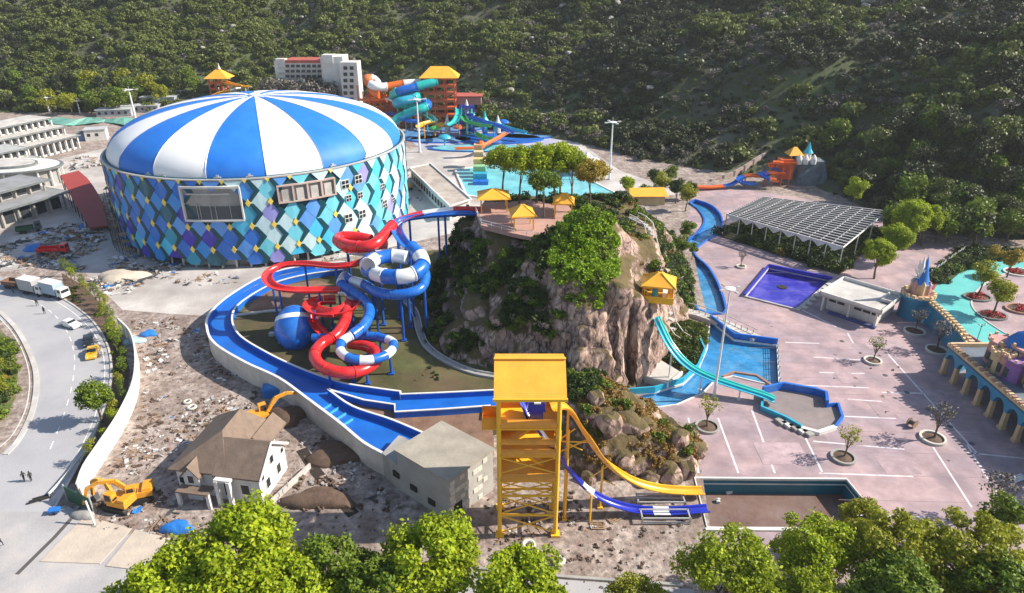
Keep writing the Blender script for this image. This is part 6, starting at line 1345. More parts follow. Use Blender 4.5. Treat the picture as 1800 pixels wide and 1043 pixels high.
ft3 = thing('slide', 'teal and blue enclosed tube slide stacked in front of the orange tower', 'water slide', (fx(730, 200), FY - 6, 0))
flume(ft3, Fp([(768, 144, 0), (748, 148, -2), (724, 155, -4), (704, 160, -5), (692, 166, -4), (694, 172, -1), (715, 170, 0), (732, 168, -3), (728, 173, -6), (706, 178, -8), (696, 182, -7), (720, 184, -3), (746, 180, -3), (752, 186, -6), (738, 192, -9), (720, 198, -9), (700, 208, -9), (690, 216, -10)]), o_prof(1.9, 10), alt(slide_teal, slide_blue, slide_teal, slide_teal, slide_cyan), 9, step=1.2)
for px_ in (700, 712, 722, 740, 750, 730): x = fx(px_, 200, FY - 6); MB().cyl((x, FY - 6, 0), (x, FY - 6, fz(172, FY - 6)), .28, n=6).build('support_post', slide_teal, ft3)
pk = thing('ticket_block', 'small pink block beside the orange tower', 'building', (fx(815, 205, 330), 330, 0)); x = fx(822, 200, 330)
MB().box((x, 335, fz(180, 330) / 2), (13, 10, fz(162, 330))).build('wall', pinkm, pk); MB().box((x, 335, fz(162, 330) / 2 + fz(180, 330) / 2 + .2), (14, 11, .5)).build('roof', mat('roof_red', (0.42, 0.1, 0.08)), pk)
for k in range(3): MB().box((x - 4 + 4 * k, 329.8, 7), (1.6, .4, 2)).build('window', win_dark, pk)
# play pools: flat blue pads with coping
padm = mat('pad_blue', (.08, .25, .50), .4, .3, .12, dirt=.6, dirtcol=(.3, .38, .5), dscale=.1)
struct(MB().poly([G2(*p) for p in ((700, 232), (740, 214), (860, 205), (960, 225), (985, 245), (960, 262), (840, 268), (740, 262))], .03).build('pool_deck', mat('deck_lilac', (.40, .40, .52), .8, .2, .12, dirt=.5, dirtcol=(.3, .3, .4)), fix=False))
for i, (px, py, rx, ry, m_, lab) in enumerate(((728, 240, 14, 9, padm, 'leftmost round blue play pool beside the mast'), (775, 246, 14, 7, padm, 'blue play pool under the small climbing frame'), (875, 245, 20, 10, slide_blue, 'large deep blue play pool at the right of the play area'), (925, 238, 14, 9, padm, 'blue play pool at the right end near the path'), (800, 226, 14, 8, padm, 'blue play pool below the orange tower'), (848, 262, 22, 6, pool_water, 'turquoise play pool nearest the crag trees'))):
    p = G(px, py); t = thing('play_pool', lab, 'pool', p, 0, 'round blue play pools'); 
    for nm, r, z0, z1, mm in (('rim', 1.0, 0, .5, slide_blue), ('water', .92, .4, .56, m_)): mb = MB().lathe((0, 0, 0), [(r, z0), (r, z1)], 30); mb.v = [(x * rx, y * ry, z) for x, y, z in mb.v]; mb.build(nm, mm, t, world=False)
pf = thing('play_tower', 'multicoloured play frame with cyan spires in the middle of the play pools', 'play structure', G(815, 228)); Yp = 300
frame_tower(pf, fx(808, 220, Yp), fx(832, 220, Yp), Yp, Yp + 6, 0, fz(190, Yp), slide_navy, 2, 3, .4)
for k, (px, py, m_) in enumerate(((812, 186, slide_cyan), (820, 178, white), (828, 188, slide_teal), (786, 205, white), (852, 198, slide_teal), (875, 205, white))):
    x = fx(px, py, Yp + 3); z = fz(py + 14, Yp + 3); MB().lathe((x, Yp + 3, 0), [(1.2, 0), (1.2, z)], 8).build('spire_base', m_ if k % 2 else slide_cyan, pf); MB().lathe((x, Yp + 3, z), [(1.9, 0), (.9, 1.4), (.1, 4.2)], 10).build('spire', m_, pf)
for k, (pts_, m_, w_) in enumerate((([(812, 200, 0), (820, 212, -8), (840, 218, -14), (862, 220, -18)], slide_green, 2.6), ([(828, 205, 0), (850, 212, -6), (880, 222, -12), (900, 232, -20)], slide_blue, 2.6), ([(836, 214, 0), (868, 216, -4), (900, 226, -10), (925, 232, -14)], slide_cyan, 2.4), ([(800, 260, -40), (840, 258, -38), (868, 246, -30), (892, 232, -20)], slide_orange, 2.2),
        ([(806, 188, 0), (806, 200, -6), (800, 212, -12), (790, 218, -16)], slide_teal, 2.6), ([(832, 232, -10), (848, 240, -18), (862, 242, -22)], slide_green, 3), ([(760, 212, -4), (745, 216, -8), (736, 222, -12)], slide_yellow, 3))):
    t = thing('play_slide', ['green open slide curving off the play frame', 'blue open slide running right from the play frame', 'cyan slide at the back right of the play frame', 'long low orange-edged slide lying in front of the play pools', 'teal slide at the left of the play frame', 'short green slide low in front of the play frame', 'small yellow slide left of the play frame'][k], 'water slide', G(pts_[0][0], 235), 0, 'small slides in the play pools')
    flume(t, [A(a, b, Yp + c) for a, b, c in pts_], u_prof(w_, .7), lambda kk, m=m_: m, 6, step=1.5)
    a = A(pts_[1][0], pts_[1][1], Yp + pts_[1][2])
    if a.z > 1.2: MB().cyl((a.x, a.y, 0), (a.x, a.y, a.z), .25, n=6).build('support_post', m_, t)
for k, (px, py, m1, m2, lab) in enumerate(((775, 236, slide_yellow, slide_orange, 'yellow umbrella fountain in the play pools'), (765, 242, slide_green, slide_yellow, 'green umbrella fountain left of the play frame'), (782, 258, slide_cyan, slide_cyan, 'cyan water hoop nearest the hall'), (808, 240, slide_orange, slide_red, 'orange umbrella fountain below the play frame'), (848, 232, slide_red, slide_white, 'red mushroom fountain right of the play frame'), (885, 230, slide_blue, slide_white, 'blue mushroom fountain farthest right'))):
    t = thing('mushroom_fountain', lab, 'fountain', G(px, py), 0, 'play pool fountains'); MB().cyl((0, 0, 0), (0, 0, 4), .35, n=8).build('stem', m2, t, world=False); MB().lathe((0, 0, 3.6), [(2.8, 0), (2.4, .7), (1.2, 1.3), (.1, 1.5)], 14).build('cap', m1, t, world=False)
for k, (px, py, s, lab) in enumerate(((1012, 284, 1, 'white peaked shade tent behind the crag trees, left one'), (1032, 290, .9, 'white peaked shade tent behind the crag trees, right one'))):
    p = G(px, py + 16); t = thing('shade_tent', lab, 'tent', p, .2, 'white peaked shade tents'); r = 5 * s
    for a in (-1, 1):
        for b in (-1, 1): MB().cyl((a * r, b * r * .8, 0), (a * r, b * r * .8, 5), .13, n=6).build('pole', pole_white, t, world=False)
    n = 6; vs = [(r * (1 - j / n) * a, r * .8 * (1 - j / n) * b, 4.9 + 3.2 * (j / n) ** 1.9) for j in range(n + 1) for a, b in ((-1, -1), (1, -1), (1, 1), (-1, 1))]
    MB().add(vs, [(4 * j + i, 4 * j + (i + 1) % 4, 4 * j + 4 + (i + 1) % 4, 4 * j + 4 + i) for j in range(n) for i in range(4)]).build('canopy', white, t, world=False)
# rainbow stepped slide sculpture
rb = thing('rainbow_ramp', 'stepped rainbow-coloured ramp with an orange ball on top behind the crag trees', 'play structure', G(845, 322))
for k, m_ in enumerate((slide_blue, slide_cyan, mat('step_green', (.25, .5, .25)), mat('step_sand', (.65, .5, .2)), cream, mat('step_peach', (.7, .4, .2)))): x0 = G(845 - 1.0 * k, 325 - k * 5); MB().box((x0.x, x0.y + k * 1.0, .8 + k * 1.15), (5.2 - k * .45, 3.0, 1.4 + k * .45)).build('step', m_, rb)
MB().lathe((x0.x + 1, x0.y + 6, 7.8), [(.5, -1.5), (1.6, -.6), (1.7, .4), (.9, 1.4), (.1, 1.7)], 14).build('ball', slide_orange, rb, smooth=True)
# long white shed
ls = [G(722, 297, 4.5), G(757, 290, 4.5), G(826, 350, 4.5), G(790, 362, 4.5)]; sh = thing('long_shed', 'long narrow white single-storey building between the hall and the crag', 'building', (ls[3].x, ls[3].y, 0))
MB().prism([(p.x, p.y) for p in ls], 0, 4.2).build('wall', white_wall, sh); c_ = sum(ls, Vector()) / 4; l2 = [c_ + (p - c_) * 1.04 for p in ls]; MB().prism([(p.x, p.y) for p in l2], 4.2, 4.45).build('roof', mat('shed_roof', (.42, .36, .32), .9, .2, .2, dirt=.6), sh); MB().strip([(p.x, p.y) for p in l2], .4, 4.45, 4.9, closed=True).build('parapet', white, sh)
for k in range(14):
    p = ls[0].lerp(ls[3], (k + .5) / 14); d = (ls[3] - ls[0]).normalized(); MB().box((p.x - .1, p.y - .05, 2.3), (1.4, .3, 1.7), rz=math.atan2(d.y, d.x)).build('window', win_dark, sh)
for k in range(3): p = ls[3].lerp(ls[2], (k + .5) / 3); MB().box((p.x, p.y - .1, 2.0), (1.6, .3, 2.4)).build('doorway', win_dark, sh)
# far left pagoda slide on the slope
Y5 = 372; fl_ = thing('slide_tower', 'orange pagoda-roofed slide tower with a yellow slide at the wood edge behind the dome', 'tower', (fx(380, 170, Y5), Y5, 0))
frame_tower(fl_, fx(370, 160, Y5), fx(392, 160, Y5), Y5, Y5 + 7, 0, fz(136, Y5), orange_paint, 2, 4, .5); hip(fl_, fx(360, 138, Y5), fx(402, 138, Y5), Y5 - 2, Y5 + 9, fz(138, Y5), fz(122, Y5), yellow_roof, k=.1); MB().lathe((fx(380, 120, Y5), Y5 + 3.5, fz(123, Y5)), [(.9, 0), (.3, 1.6), (.1, 3)], 8).build('finial', white, fl_)
s5 = thing('slide', 'yellow and white open slide leaving the pagoda tower to the right', 'water slide', (fx(410, 150, Y5), Y5, 0)); flume(s5, [A(a, b, Y5 + c) for a, b, c in ((392, 142, 0), (408, 147, -4), (424, 150, -6), (432, 150, -3), (430, 153, 0), (410, 156, -6), (385, 162, -8), (362, 172, -10))], u_prof(3.2, .8), alt(slide_yellow, slide_yellow, slide_white), 9, step=1.5)
for px_ in (405, 415, 425, 432, 395, 385): x = fx(px_, 160, Y5 - 4); MB().cyl((x, Y5 - 4, 0), (x, Y5 - 4, fz(154, Y5 - 4)), .3, n=6).build('support_post', pole_white, s5)
# right-hand slides on the slope with rocky castle
rk = thing('rock_castle', 'grey-blue rocky castle block with white niches on the slope at the right', 'building', G(1425, 332))
Y6 = 222; mb = MB(); rkm = mat('rock_bluegrey', (.13, .17, .20), .9, .35, .4, .8, 2, dirt=.4)
x0, x1 = fx(1396, 330, Y6), fx(1458, 330, Y6); n = 10; vs = []; g_ = random.Random(3)
for j in range(6):
    for i in range(24): t = 2 * math.pi * i / 24; r = 1 - .07 * j + g_.uniform(-.06, .06); vs.append(((x0 + x1) / 2 + (x1 - x0) / 2 * r * max(-1, min(1, 1.3 * math.cos(t))), Y6 + 5 + 5 * r * max(-1, min(1, 1.3 * math.sin(t))), -.5 + j * (fz(287, Y6) + .5) / 5))
MB().add(vs, [(j * 24 + i, j * 24 + (i + 1) % 24, j * 24 + 24 + (i + 1) % 24, j * 24 + 24 + i) for j in range(5) for i in range(24)] + [tuple(range(120, 144))]).build('rock_wall', rkm, rk)
for px_ in (1409, 1420, 1434): x = fx(px_, 280, Y6); z = fz(288, Y6); MB().lathe((x, Y6 + 1.5, z - .5), [(1.0, 0), (1.0, 1.6), (.7, 2.4), (.1, 3.2)], 10).build('white_niche', white, rk)
hip(rk, fx(1393, 270, Y6), fx(1420, 270, Y6), Y6 + 2, Y6 + 7, fz(277, Y6), fz(264, Y6), yellow_roof, k=.2); 
for a_ in (1396, 1417): x = fx(a_, 285, Y6); MB().cyl((x, Y6 + 3, fz(295, Y6)), (x, Y6 + 3, fz(276, Y6)), .2, n=6).build('post', yellow_steel, rk)
MB().lathe((fx(1433, 265, Y6), Y6 + 5, fz(275, Y6)), [(1.7, 0), (.9, 1.2), (.1, 3.6)], 10).build('cyan_cone', slide_cyan, rk); MB().lathe((fx(1433, 265, Y6), Y6 + 5, fz(290, Y6)), [(1.2, 0), (1.2, 3)], 10).build('cone_drum', white, rk)
t = thing('slide', 'orange and blue open slide zigzagging down the slope at the right', 'water slide', G(1330, 330))
flume(t, [A(a, b, Y6 + c) for a, b, c in ((1400, 284, 2), (1380, 285, 0), (1358, 284, 0), (1357, 292, 1), (1375, 300, 1), (1378, 302, 0), (1350, 302, -1), (1338, 306, -2), (1355, 313, -3), (1368, 316, -3))], u_prof(2.2, .9), alt(slide_orange, slide_orange, slide_blue, slide_orange, slide_blue), 5, step=1)
flume(t, [A(a, b, Y6 + c) for a, b, c in ((1340, 308, -1), (1322, 307, -1), (1304, 310, -1), (1298, 316, -2), (1312, 321, -3), (1330, 322, -3))], u_prof(2.0, .9), alt(slide_orange, slide_blue, slide_blue), 5, step=1)
flume(t, [A(a, b, Y6 + c) for a, b, c in ((1304, 312, -2), (1292, 320, -3), (1278, 325, -3), (1250, 328, -4), (1222, 327, -5), (1205, 326, -5))], u_prof(2.0, .9), alt(slide_blue, slide_orange, slide_orange), 6, step=1)
for a_, b_ in ((1378, 290), (1360, 305), (1345, 310), (1310, 314), (1390, 300)): p = A(a_, b_, Y6 - .5); MB().cyl((p.x, p.y, -.5), p, .22, n=6).build('support_post', orange_paint, t)
MB().box((fx(1385, 300, Y6), Y6 + 3, fz(300, Y6)), (4.5, 4, fz(284, Y6) - fz(318, Y6))).build('start_block', orange_paint, t)
# winding retaining wall / road behind the slides
rw_ = thing('retaining_wall', 'pale pinkish retaining wall climbing the slope behind the right-hand slides', 'wall', G(1300, 320))
wpts = [A(a, b, Y) for a, b, Y in ((1225, 322, 226), (1262, 312, 230), (1300, 296, 236), (1332, 276, 243), (1362, 262, 250), (1400, 256, 255), (1440, 248, 260))]
wp = spline(wpts, 2.5); MB().strip([(p.x, p.y) for p in wp], .8, [p.z - 6 for p in wp], [p.z for p in wp]).build('wall', mat('wall_pinkish', (.36, .27, .25), .9, .3, .4, .3, 3, dirt=.5), rw_)
for i in range(0, len(wp), 2): p = wp[i]; MB().box((p.x, p.y - .5, p.z - 2), (.5, .5, 4.6)).build('pier', concrete_light, rw_)
# stairs up the crag's right flank
sr = thing('stone_stair', 'long pale stair climbing the right flank of the crag', 'stairs', G(1160, 470, 8))
pa = [(23.5, 131), (27, 126), (30.5, 120), (33.5, 113)]
for j in range(26):
    t_ = j / 25; x = 24.5 + 9.5 * t_; y = 131 - 17 * t_; z = gz(x, y) + .25; MB().box((x, y, z), (2.2, .9, .3), rz=-.9).build('step', concrete_light, sr)
for s in (-1, 1):
    p0 = None
    for j in range(0, 26, 3):
        t_ = j / 25; x = 24.5 + 9.5 * t_ + s * .95; y = 131 - 17 * t_ + s * .6; z = gz(24.5 + 9.5 * t_, 131 - 17 * t_) + .3; q2 = Vector((x, y, z + 1.1)); MB().cyl((x, y, z - .3), q2, .07, n=5).build('rail_post', concrete_light, sr)
        if p0: MB().bar(p0, q2, .16, .2).build('handrail', concrete_light, sr)
        p0 = q2
# low stone bridge behind the basin
sb = thing('stone_bridge', 'low grey stone bridge and landing between the crag and the blue basin', 'bridge', G(1240, 552))
MB().strip([G2(*p) for p in ((1180, 548), (1225, 556), (1270, 572), (1330, 600))], 2.4, .0, .8).build('deck', concrete_light, sb)
for k in range(14): p = Vector((*G2(1186 + k * 10.5, 542 + k * 3.9), 0)); MB().box((p.x, p.y, 1.25), (.14, .14, .9)).build('baluster', galv, sb)
MB().strip([G2(*p) for p in ((1182, 541), (1225, 549), (1270, 565), (1330, 594))], .12, 1.65, 1.8).build('rail', galv, sb)
ps = thing('paved_landing', 'small pale paved landing at the cliff foot inside the channel bend', 'platform', G(1160, 660)); MB().prism([G2(*p) for p in ((1115, 664), (1150, 634), (1196, 662), (1172, 682))], 0, .9).build('slab', concrete_light, ps); MB().strip([G2(*p) for p in ((1115, 666), (1172, 684), (1198, 663))], .3, 0, 1.25).build('kerb', white_wall, ps)

rkw = thing('rockwork', 'reddish brown rockwork mound under the orange and white slide', 'rockwork', (fx(680, 200), FY - 8, 0)); x0, x1 = fx(645, 200), fx(735, 200); g_ = random.Random(8); mb = MB(); n = 30
for j in range(6):
    for i in range(n): t = 2 * math.pi * i / n; r = (1 - .13 * j) * (1 + g_.uniform(-.13, .13)); mb.v.append(((x0 + x1) / 2 + (x1 - x0) / 2 * r * math.cos(t), FY + 6 + 7 * r * math.sin(t), j * 1.9 + g_.uniform(-.5, .5)))
mb.f = [(j * n + i, j * n + (i + 1) % n, j * n + n + (i + 1) % n, j * n + n + i) for j in range(5) for i in range(n)] + [tuple(range(5 * n, 6 * n))]; mb.build('rock_face', mat('rockwork_red', (.3, .12, .08), .9, .4, .4, .8, 2, dirt=.5), rkw)
for k, (pts_, m_, lab) in enumerate((([(680, 196, 0), (700, 204, -8), (716, 210, -12), (736, 212, -12)], slide_blue, 'blue slide sweeping low in front of the reddish rockwork'), ([(650, 192, -2), (664, 200, -8), (684, 208, -14)], slide_orange, 'orange slide on the left of the reddish rockwork'), ([(742, 196, 4), (756, 204, -4), (764, 212, -10)], slide_teal, 'teal slide dropping between the rockwork and the orange tower'))):
    t = thing('slide', lab, 'water slide', (fx(pts_[0][0], 200), FY, 0)); flume(t, [A(a, b, FY + c) for a, b, c in pts_], u_prof(3, .8), lambda kk, m=m_: m, 6, step=1.2)
for k, (px, Yb, w_, h_, lab) in enumerate(((662, 322, 9, 13, 'low orange scaffold deck left of the rockwork'), (722, 328, 8, 15, 'narrow orange scaffold deck right of the rockwork'))):
    x = fx(px, 200, Yb); t = thing('slide_tower', lab, 'tower', (x, Yb, 0)); frame_tower(t, x - w_ / 2, x + w_ / 2, Yb, Yb + 5, 0, h_, orange_paint, 3, 4, .3)
# ================================================================ planting
def scatter(name, pts, scl, srcs, pick, seed=0, tilt=0.15, kind='stuff', zscl=None):
    """stuff: real objects repeated over many points with geometry nodes"""
    g_ = np.random.RandomState(seed); pts = np.asarray(pts, np.float32); n = len(pts)
    me = bpy.data.meshes.new(name); me.vertices.add(n); me.vertices.foreach_set('co', pts.ravel())
    a = me.attributes.new('sc', 'FLOAT_VECTOR', 'POINT'); s = np.asarray(scl, np.float32)
    s3 = np.repeat(s[:, None], 3, 1) * (0.85 + 0.3 * g_.rand(n, 3)); 
    if zscl is not None: s3[:, 2] *= zscl
    a.data.foreach_set('vector', s3.astype(np.float32).ravel())
    a = me.attributes.new('ro', 'FLOAT_VECTOR', 'POINT'); r = np.stack([g_.randn(n) * tilt, g_.randn(n) * tilt, g_.rand(n) * 6.28], 1).astype(np.float32); a.data.foreach_set('vector', r.ravel())
    a = me.attributes.new('pk', 'INT', 'POINT'); a.data.foreach_set('value', np.asarray(pick, np.int32))
    o = obj(name, me); o['kind'] = kind
    ng = bpy.data.node_groups.new(name + '_nodes', 'GeometryNodeTree'); ng.interface.new_socket('Geometry', in_out='INPUT', socket_type='NodeSocketGeometry'); ng.interface.new_socket('Geometry', in_out='OUTPUT', socket_type='NodeSocketGeometry')
    N = ng.nodes; L = ng.links; gi = N.new('NodeGroupInput'); go = N.new('NodeGroupOutput'); ip = N.new('GeometryNodeInstanceOnPoints'); jn = N.new('GeometryNodeJoinGeometry')
    for s_ in reversed(srcs):
        oi = N.new('GeometryNodeObjectInfo'); oi.inputs['Object'].default_value = s_; oi.inputs['As Instance'].default_value = True; oi.transform_space = 'ORIGINAL'; L.new(oi.outputs['Geometry'], jn.inputs[0])
    def attr(nm, ty):
        x = N.new('GeometryNodeInputNamedAttribute'); x.data_type = ty; x.inputs['Name'].default_value = nm; return x.outputs['Attribute']
    L.new(gi.outputs[0], ip.inputs['Points']); L.new(jn.outputs[0], ip.inputs['Instance']); ip.inputs['Pick Instance'].default_value = True
    L.new(attr('pk', 'INT'), ip.inputs['Instance Index']); L.new(attr('sc', 'FLOAT_VECTOR'), ip.inputs['Scale'])
    er = N.new('FunctionNodeEulerToRotation'); L.new(attr('ro', 'FLOAT_VECTOR'), er.inputs[0]); L.new(er.outputs[0], ip.inputs['Rotation'])
    L.new(ip.outputs[0], go.inputs[0]); m = o.modifiers.new('scatter', 'NODES'); m.node_group = ng; return o
def HP(px, py):
    """where the line of sight meets the hillside"""
    a, b, c = ray(px, py); t = np.arange(120, 900, 1.0); h = hill_h(a * t, b * t); z = CH + c * t; k = np.argmax(z < np.maximum(h, 0)); return Vector((a * t[k], b * t[k], max(float(h[k]), 0)))
def bush(name, meshes, label, loc, sc=1.0, cat='shrub', group=None, rz=None):
    o = obj(name, meshes); o.location = loc; o.rotation_euler = (0, 0, rnd.uniform(0, 6.28) if rz is None else rz); o.scale = (sc,) * 3; return tag(o, label, cat, group)
# source shrubs: real ones standing at the foot of the hill
fb0 = bush('forest_shrub', bush_mesh('forest_shrub', leaf_forest, 101, 9, 1.5, 46, .40, 1.7, 1.9), 'dark rounded shrub at the hill foot behind the play pools', HP(925, 212), 1.2)
fb1 = bush('forest_shrub', bush_mesh('forest_shrub', leaf_forest, 102, 8, 1.5, 46, .40, 1.8, 1.8), 'dark spreading shrub at the hill foot right of the far mast', HP(1130, 282), 1.2)
fb2 = bush('forest_shrub', bush_mesh('forest_shrub', leaf_forest_b, 103, 9, 1.4, 46, .38, 1.6, 2.0), 'paler green shrub at the hill foot behind the shade frame', HP(1480, 330), 1.2)
fb3 = bush('bare_shrub', bush_mesh('bare_shrub', twig_grey, 104, 8, 1.3, 26, .24, 1.5, 1.6), 'grey leafless shrub at the hill foot right of the play pools', HP(1000, 240), 1.2)
rk_bm = bmesh.new(); bmesh.ops.create_icosphere(rk_bm, subdivisions=2, radius=1.0)
for v in rk_bm.verts: v.co *= 1 + 0.38 * noise.noise(v.co * 1.4) + .12 * noise.noise(v.co * 4); v.co.z *= .6
rme = bpy.data.meshes.new('boulder'); rk_bm.to_mesh(rme); rme.materials.append(mat('boulder_grey', (.36, .34, .31), .95, .3, 1.2, .6, 4, dirt=.5, dirtcol=(.15, .13, .11)))
bo = obj('boulder', rme); bo.location = HP(1010, 262); bo.scale = (2, 2, 2); tag(bo, 'grey boulder at the hill foot right of the play pools', 'boulder')
g_ = np.random.RandomState(77)
def jit(x0, x1, y0, y1, st, rs):
    X, Y = np.meshgrid(np.arange(x0, x1, st), np.arange(y0, y1, st)); X = X + (rs.rand(*X.shape) - .5) * st * 1.1; Y = Y + (rs.rand(*Y.shape) - .5) * st * 1.1; return X.ravel(), Y.ravel()
X1, Y1 = jit(-460, 430, 150, 640, 3.5, g_); D1 = psd(X1, Y1, VAL); Z1 = hill_h(X1, Y1)
k = (D1 > 1) & (Z1 > -0.4) & (np.abs(X1) < Y1 * .83 + 30) & (Z1 < 64 - Y1 * .02 + 14)
clr = ((X1 > 55) & (X1 < 108) & (Y1 > 214) & (Y1 < 244)) | ((np.abs((Y1 - 226) - (X1 - 60) * .62) < 4.5) & (X1 > 58) & (X1 < 104)) | ((X1 > -125) & (X1 < -72) & (Y1 > 336) & (Y1 < 366)) | ((np.abs(X1 + 160) < 14) & (np.abs(Y1 - 376) < 12))
dn = vnoise(X1, Y1, 22, 41, 3); k &= ~clr & ((dn > .38) | (g_.rand(len(X1)) < .38))
X1, Y1, Z1, D1, dn = X1[k], Y1[k], Z1[k], D1[k], dn[k]; pa = vnoise(X1, Y1, 34, 43, 3) + .08 * (X1 < 0) + .05 * (Z1 > 45); n = len(X1)
pick = np.where(pa > .58, 2, np.where(g_.rand(n) < .5, 0, 1)); pick = np.where(g_.rand(n) < .16 + .25 * (dn < .42), 3, pick); pick = np.where((X1 < -120) & (g_.rand(n) < .6), 2, pick); pick = np.where((X1 > 120) & (Z1 < 20) & (g_.rand(n) < .45), 2, pick)
sc = (.6 + .85 * g_.rand(n)) * np.where(pick == 2, 1.15, 1) * (1 + .4 * (vnoise(X1, Y1, 14, 45, 2) > .6)); FOREST = n
scatter('hillside_forest', np.stack([X1, Y1, Z1 - .3], 1), sc, [fb0, fb1, fb2, fb3], pick, 5)
X3, Y3 = jit(-430, 400, 150, 560, 2.9, g_); D3 = psd(X3, Y3, VAL); Z3 = hill_h(X3, Y3)
k = (D3 > .5) & (Z3 > -.4) & (np.abs(X3) < Y3 * .8 + 20) & (Z3 < 64 - Y3 * .02 + 10) & ~(((X3 > 55) & (X3 < 108) & (Y3 > 214) & (Y3 < 232)) | ((X3 > -125) & (X3 < -72) & (Y3 > 336) & (Y3 < 366)))
X3, Y3, Z3 = X3[k], Y3[k], Z3[k]; v3 = vnoise(X3, Y3, 26, 47, 4); r3 = g_.rand(len(X3))
scatter('hillside_scrub', np.stack([X3, Y3, Z3 - .25], 1), .25 + .3 * g_.rand(len(X3)), [fb0, fb1, fb2, fb3], np.where(v3 > .55, np.where(r3 < .75, 2, 3), np.where(r3 < .35, 0, np.where(r3 < .6, 1, np.where(r3 < .8, 3, 2)))), 15)
Xr, Yr = jit(-300, 330, 200, 520, 6, g_); k = (psd(Xr, Yr, VAL) > 3) & (vnoise(Xr, Yr, 30, 51, 2) > .56) & (g_.rand(len(Xr)) < .35) & (Yr > 240); Xr, Yr = Xr[k], Yr[k]
scatter('hillside_rocks', np.stack([Xr, Yr, hill_h(Xr, Yr) + 2.2], 1), .5 + 1.5 * g_.rand(len(Xr)) ** 3, [bo], np.zeros(len(Xr)), 6, .3)
# taller trees that stand out at the wood's edge
def lm_word(m_): return {'leaf_forest_pale': 'mid green', 'leaf_mid': 'fresh green', 'leaf_forest': 'dark green', 'leaf_olive': 'olive yellow', 'twig_grey': 'greyish'}.get(m_.name, 'green')
def wood_tree(px, py, s, label, group, m_=None, kk=None, base=True):
    size = 'small' if s < .95 else ('medium' if s < 1.2 else 'large')
    if 'right-hand wood' in group:
        label = '%s %s tree %s, %s' % (size, lm_word(m_), 'behind the white shade frame' if px < 1560 else ('behind the bright trees' if px < 1660 else 'toward the right edge'), 'at the hill foot' if py > 350 else ('part way up' if py > 295 else 'high up'))
    elif 'far left' in group:
        label = '%s %s far tree %s' % (size, lm_word(m_), 'behind the left pavilions' if px < 120 else ('behind the site cabins' if px < 250 else 'between the cabins and the pagoda tower'))
    elif 'white fence' in group:
        label = '%s %s tree %s' % (size, lm_word(m_), 'left of the white crossed fence' if px < 1640 else ('just above the white crossed fence' if px < 1710 else 'right of the white crossed fence'))
    elif 'accommodation' in group:
        label = '%s %s tree before the %s of the white block' % (size, lm_word(m_), 'left half' if px < 550 else 'right half')
    p = HP(px, py); tree(kk or rnd.choice(('wood0', 'wood1')), 'wood_tree', label, p - Vector((0, 0, .3)), s, leafm=m_, group=group)
rs = random.Random(12)
for i in range(34):
    wood_tree(rs.uniform(-10, 350), rs.uniform(150, 202), rs.uniform(.9, 1.5), 'leafy tree at the wood edge beyond the left pavilions and cabins', 'trees of the far left wood', rs.choice([leaf_forest_b, leaf_mid, leaf_forest, leaf_olive]))
for i in range(40):
    px = rs.uniform(1455, 1800); py = rs.uniform(245, 400)
    wood_tree(px, py, rs.uniform(.8, 1.35), 'broad tree in the wood rising behind the shade frame and garden', 'trees of the right-hand wood', rs.choice([leaf_forest_b, leaf_forest, leaf_mid, leaf_forest]))
for i in range(16): wood_tree(rs.uniform(1560, 1810), rs.uniform(395, 432), rs.uniform(.8, 1.2), 'tree in the dark belt just behind the white crossed fence', 'trees behind the white fence', rs.choice([leaf_forest_b, leaf_forest, leaf_mid]))
for i in range(8): wood_tree(488 + 17 * i, rs.uniform(203, 207), rs.uniform(1.6, 2.0) if i < 7 else .8, 'dark scrubby tree in front of the white accommodation block', 'trees below the accommodation block', rs.choice([leaf_forest, twig_grey]))
def at(px, py, kk, s, label, m_=None, z=0.0, nm='park_tree', group=None, rz=None): return tree(kk, nm, label, G(px, py, z), s, leafm=m_, group=group, rz=rz)
at(1588, 440, 'big1', 1.0, 'biggest bright round tree right of the shade frame', leaf_bright); at(1618, 432, 'big1', .85, 'bright round tree furthest right of the shade frame trees', leaf_bright)
at(1566, 462, 'big1', .75, 'bright round tree touching the shade frame corner', leaf_bright); at(1536, 490, 'big1', .72, 'nearest bright round tree by the shade frame, beside the flat building', leaf_bright)
at(1497, 372, 'park1', 1.1, 'bright tree peeping over the back edge of the shade frame', leaf_bright); at(1770, 488, 'park0', .8, 'orange-brown small tree at the garden back by the right edge', leaf_gold); at(1740, 470, 'park1', .6, 'small orange-brown tree left of the other orange one at the garden back', leaf_gold)
at(1100, 350, 'park0', .8, 'bright round tree right of the shade tents behind the crag', leaf_bright, 4); at(1132, 360, 'park1', .6, 'small bright tree beside the low yellow-roofed hut', leaf_mid, 8)
for i, (px, py, s, m_) in enumerate(((1160, 352, .95, leaf_olive), (1188, 358, .9, leaf_dark), (1205, 372, .9, leaf_olive), (1148, 338, .9, leaf_dark), (1178, 330, .8, leaf_mid), (1212, 352, .7, leaf_dark))):
    g0 = G(px, py, 8); at(px, py, 'park0' if i % 2 else 'park1', s, ['olive bushy tree nearest the yellow hut on its right', 'dark bushy tree between the yellow hut and the river, second from the hut', 'olive bushy tree touching the lazy river bend', 'dark bushy tree just behind the yellow hut', 'fresh green bushy tree farthest back between hut and river', 'dark small tree at the far upper bend of the lazy river'][i], m_, max(0, gz(g0.x, g0.y)), group='bushy trees by the yellow hut')
for i, (px, py, s) in enumerate(((1206, 412, .7), (1196, 440, .7), (1216, 436, .45))):
    at(px, py + 20, 'park1', s, ['bright tree hanging over the narrow bend of the lazy river', 'bright tree just left of the lazy river bend', 'small bright tree in the crook of the lazy river'][i], leaf_mid, 3)
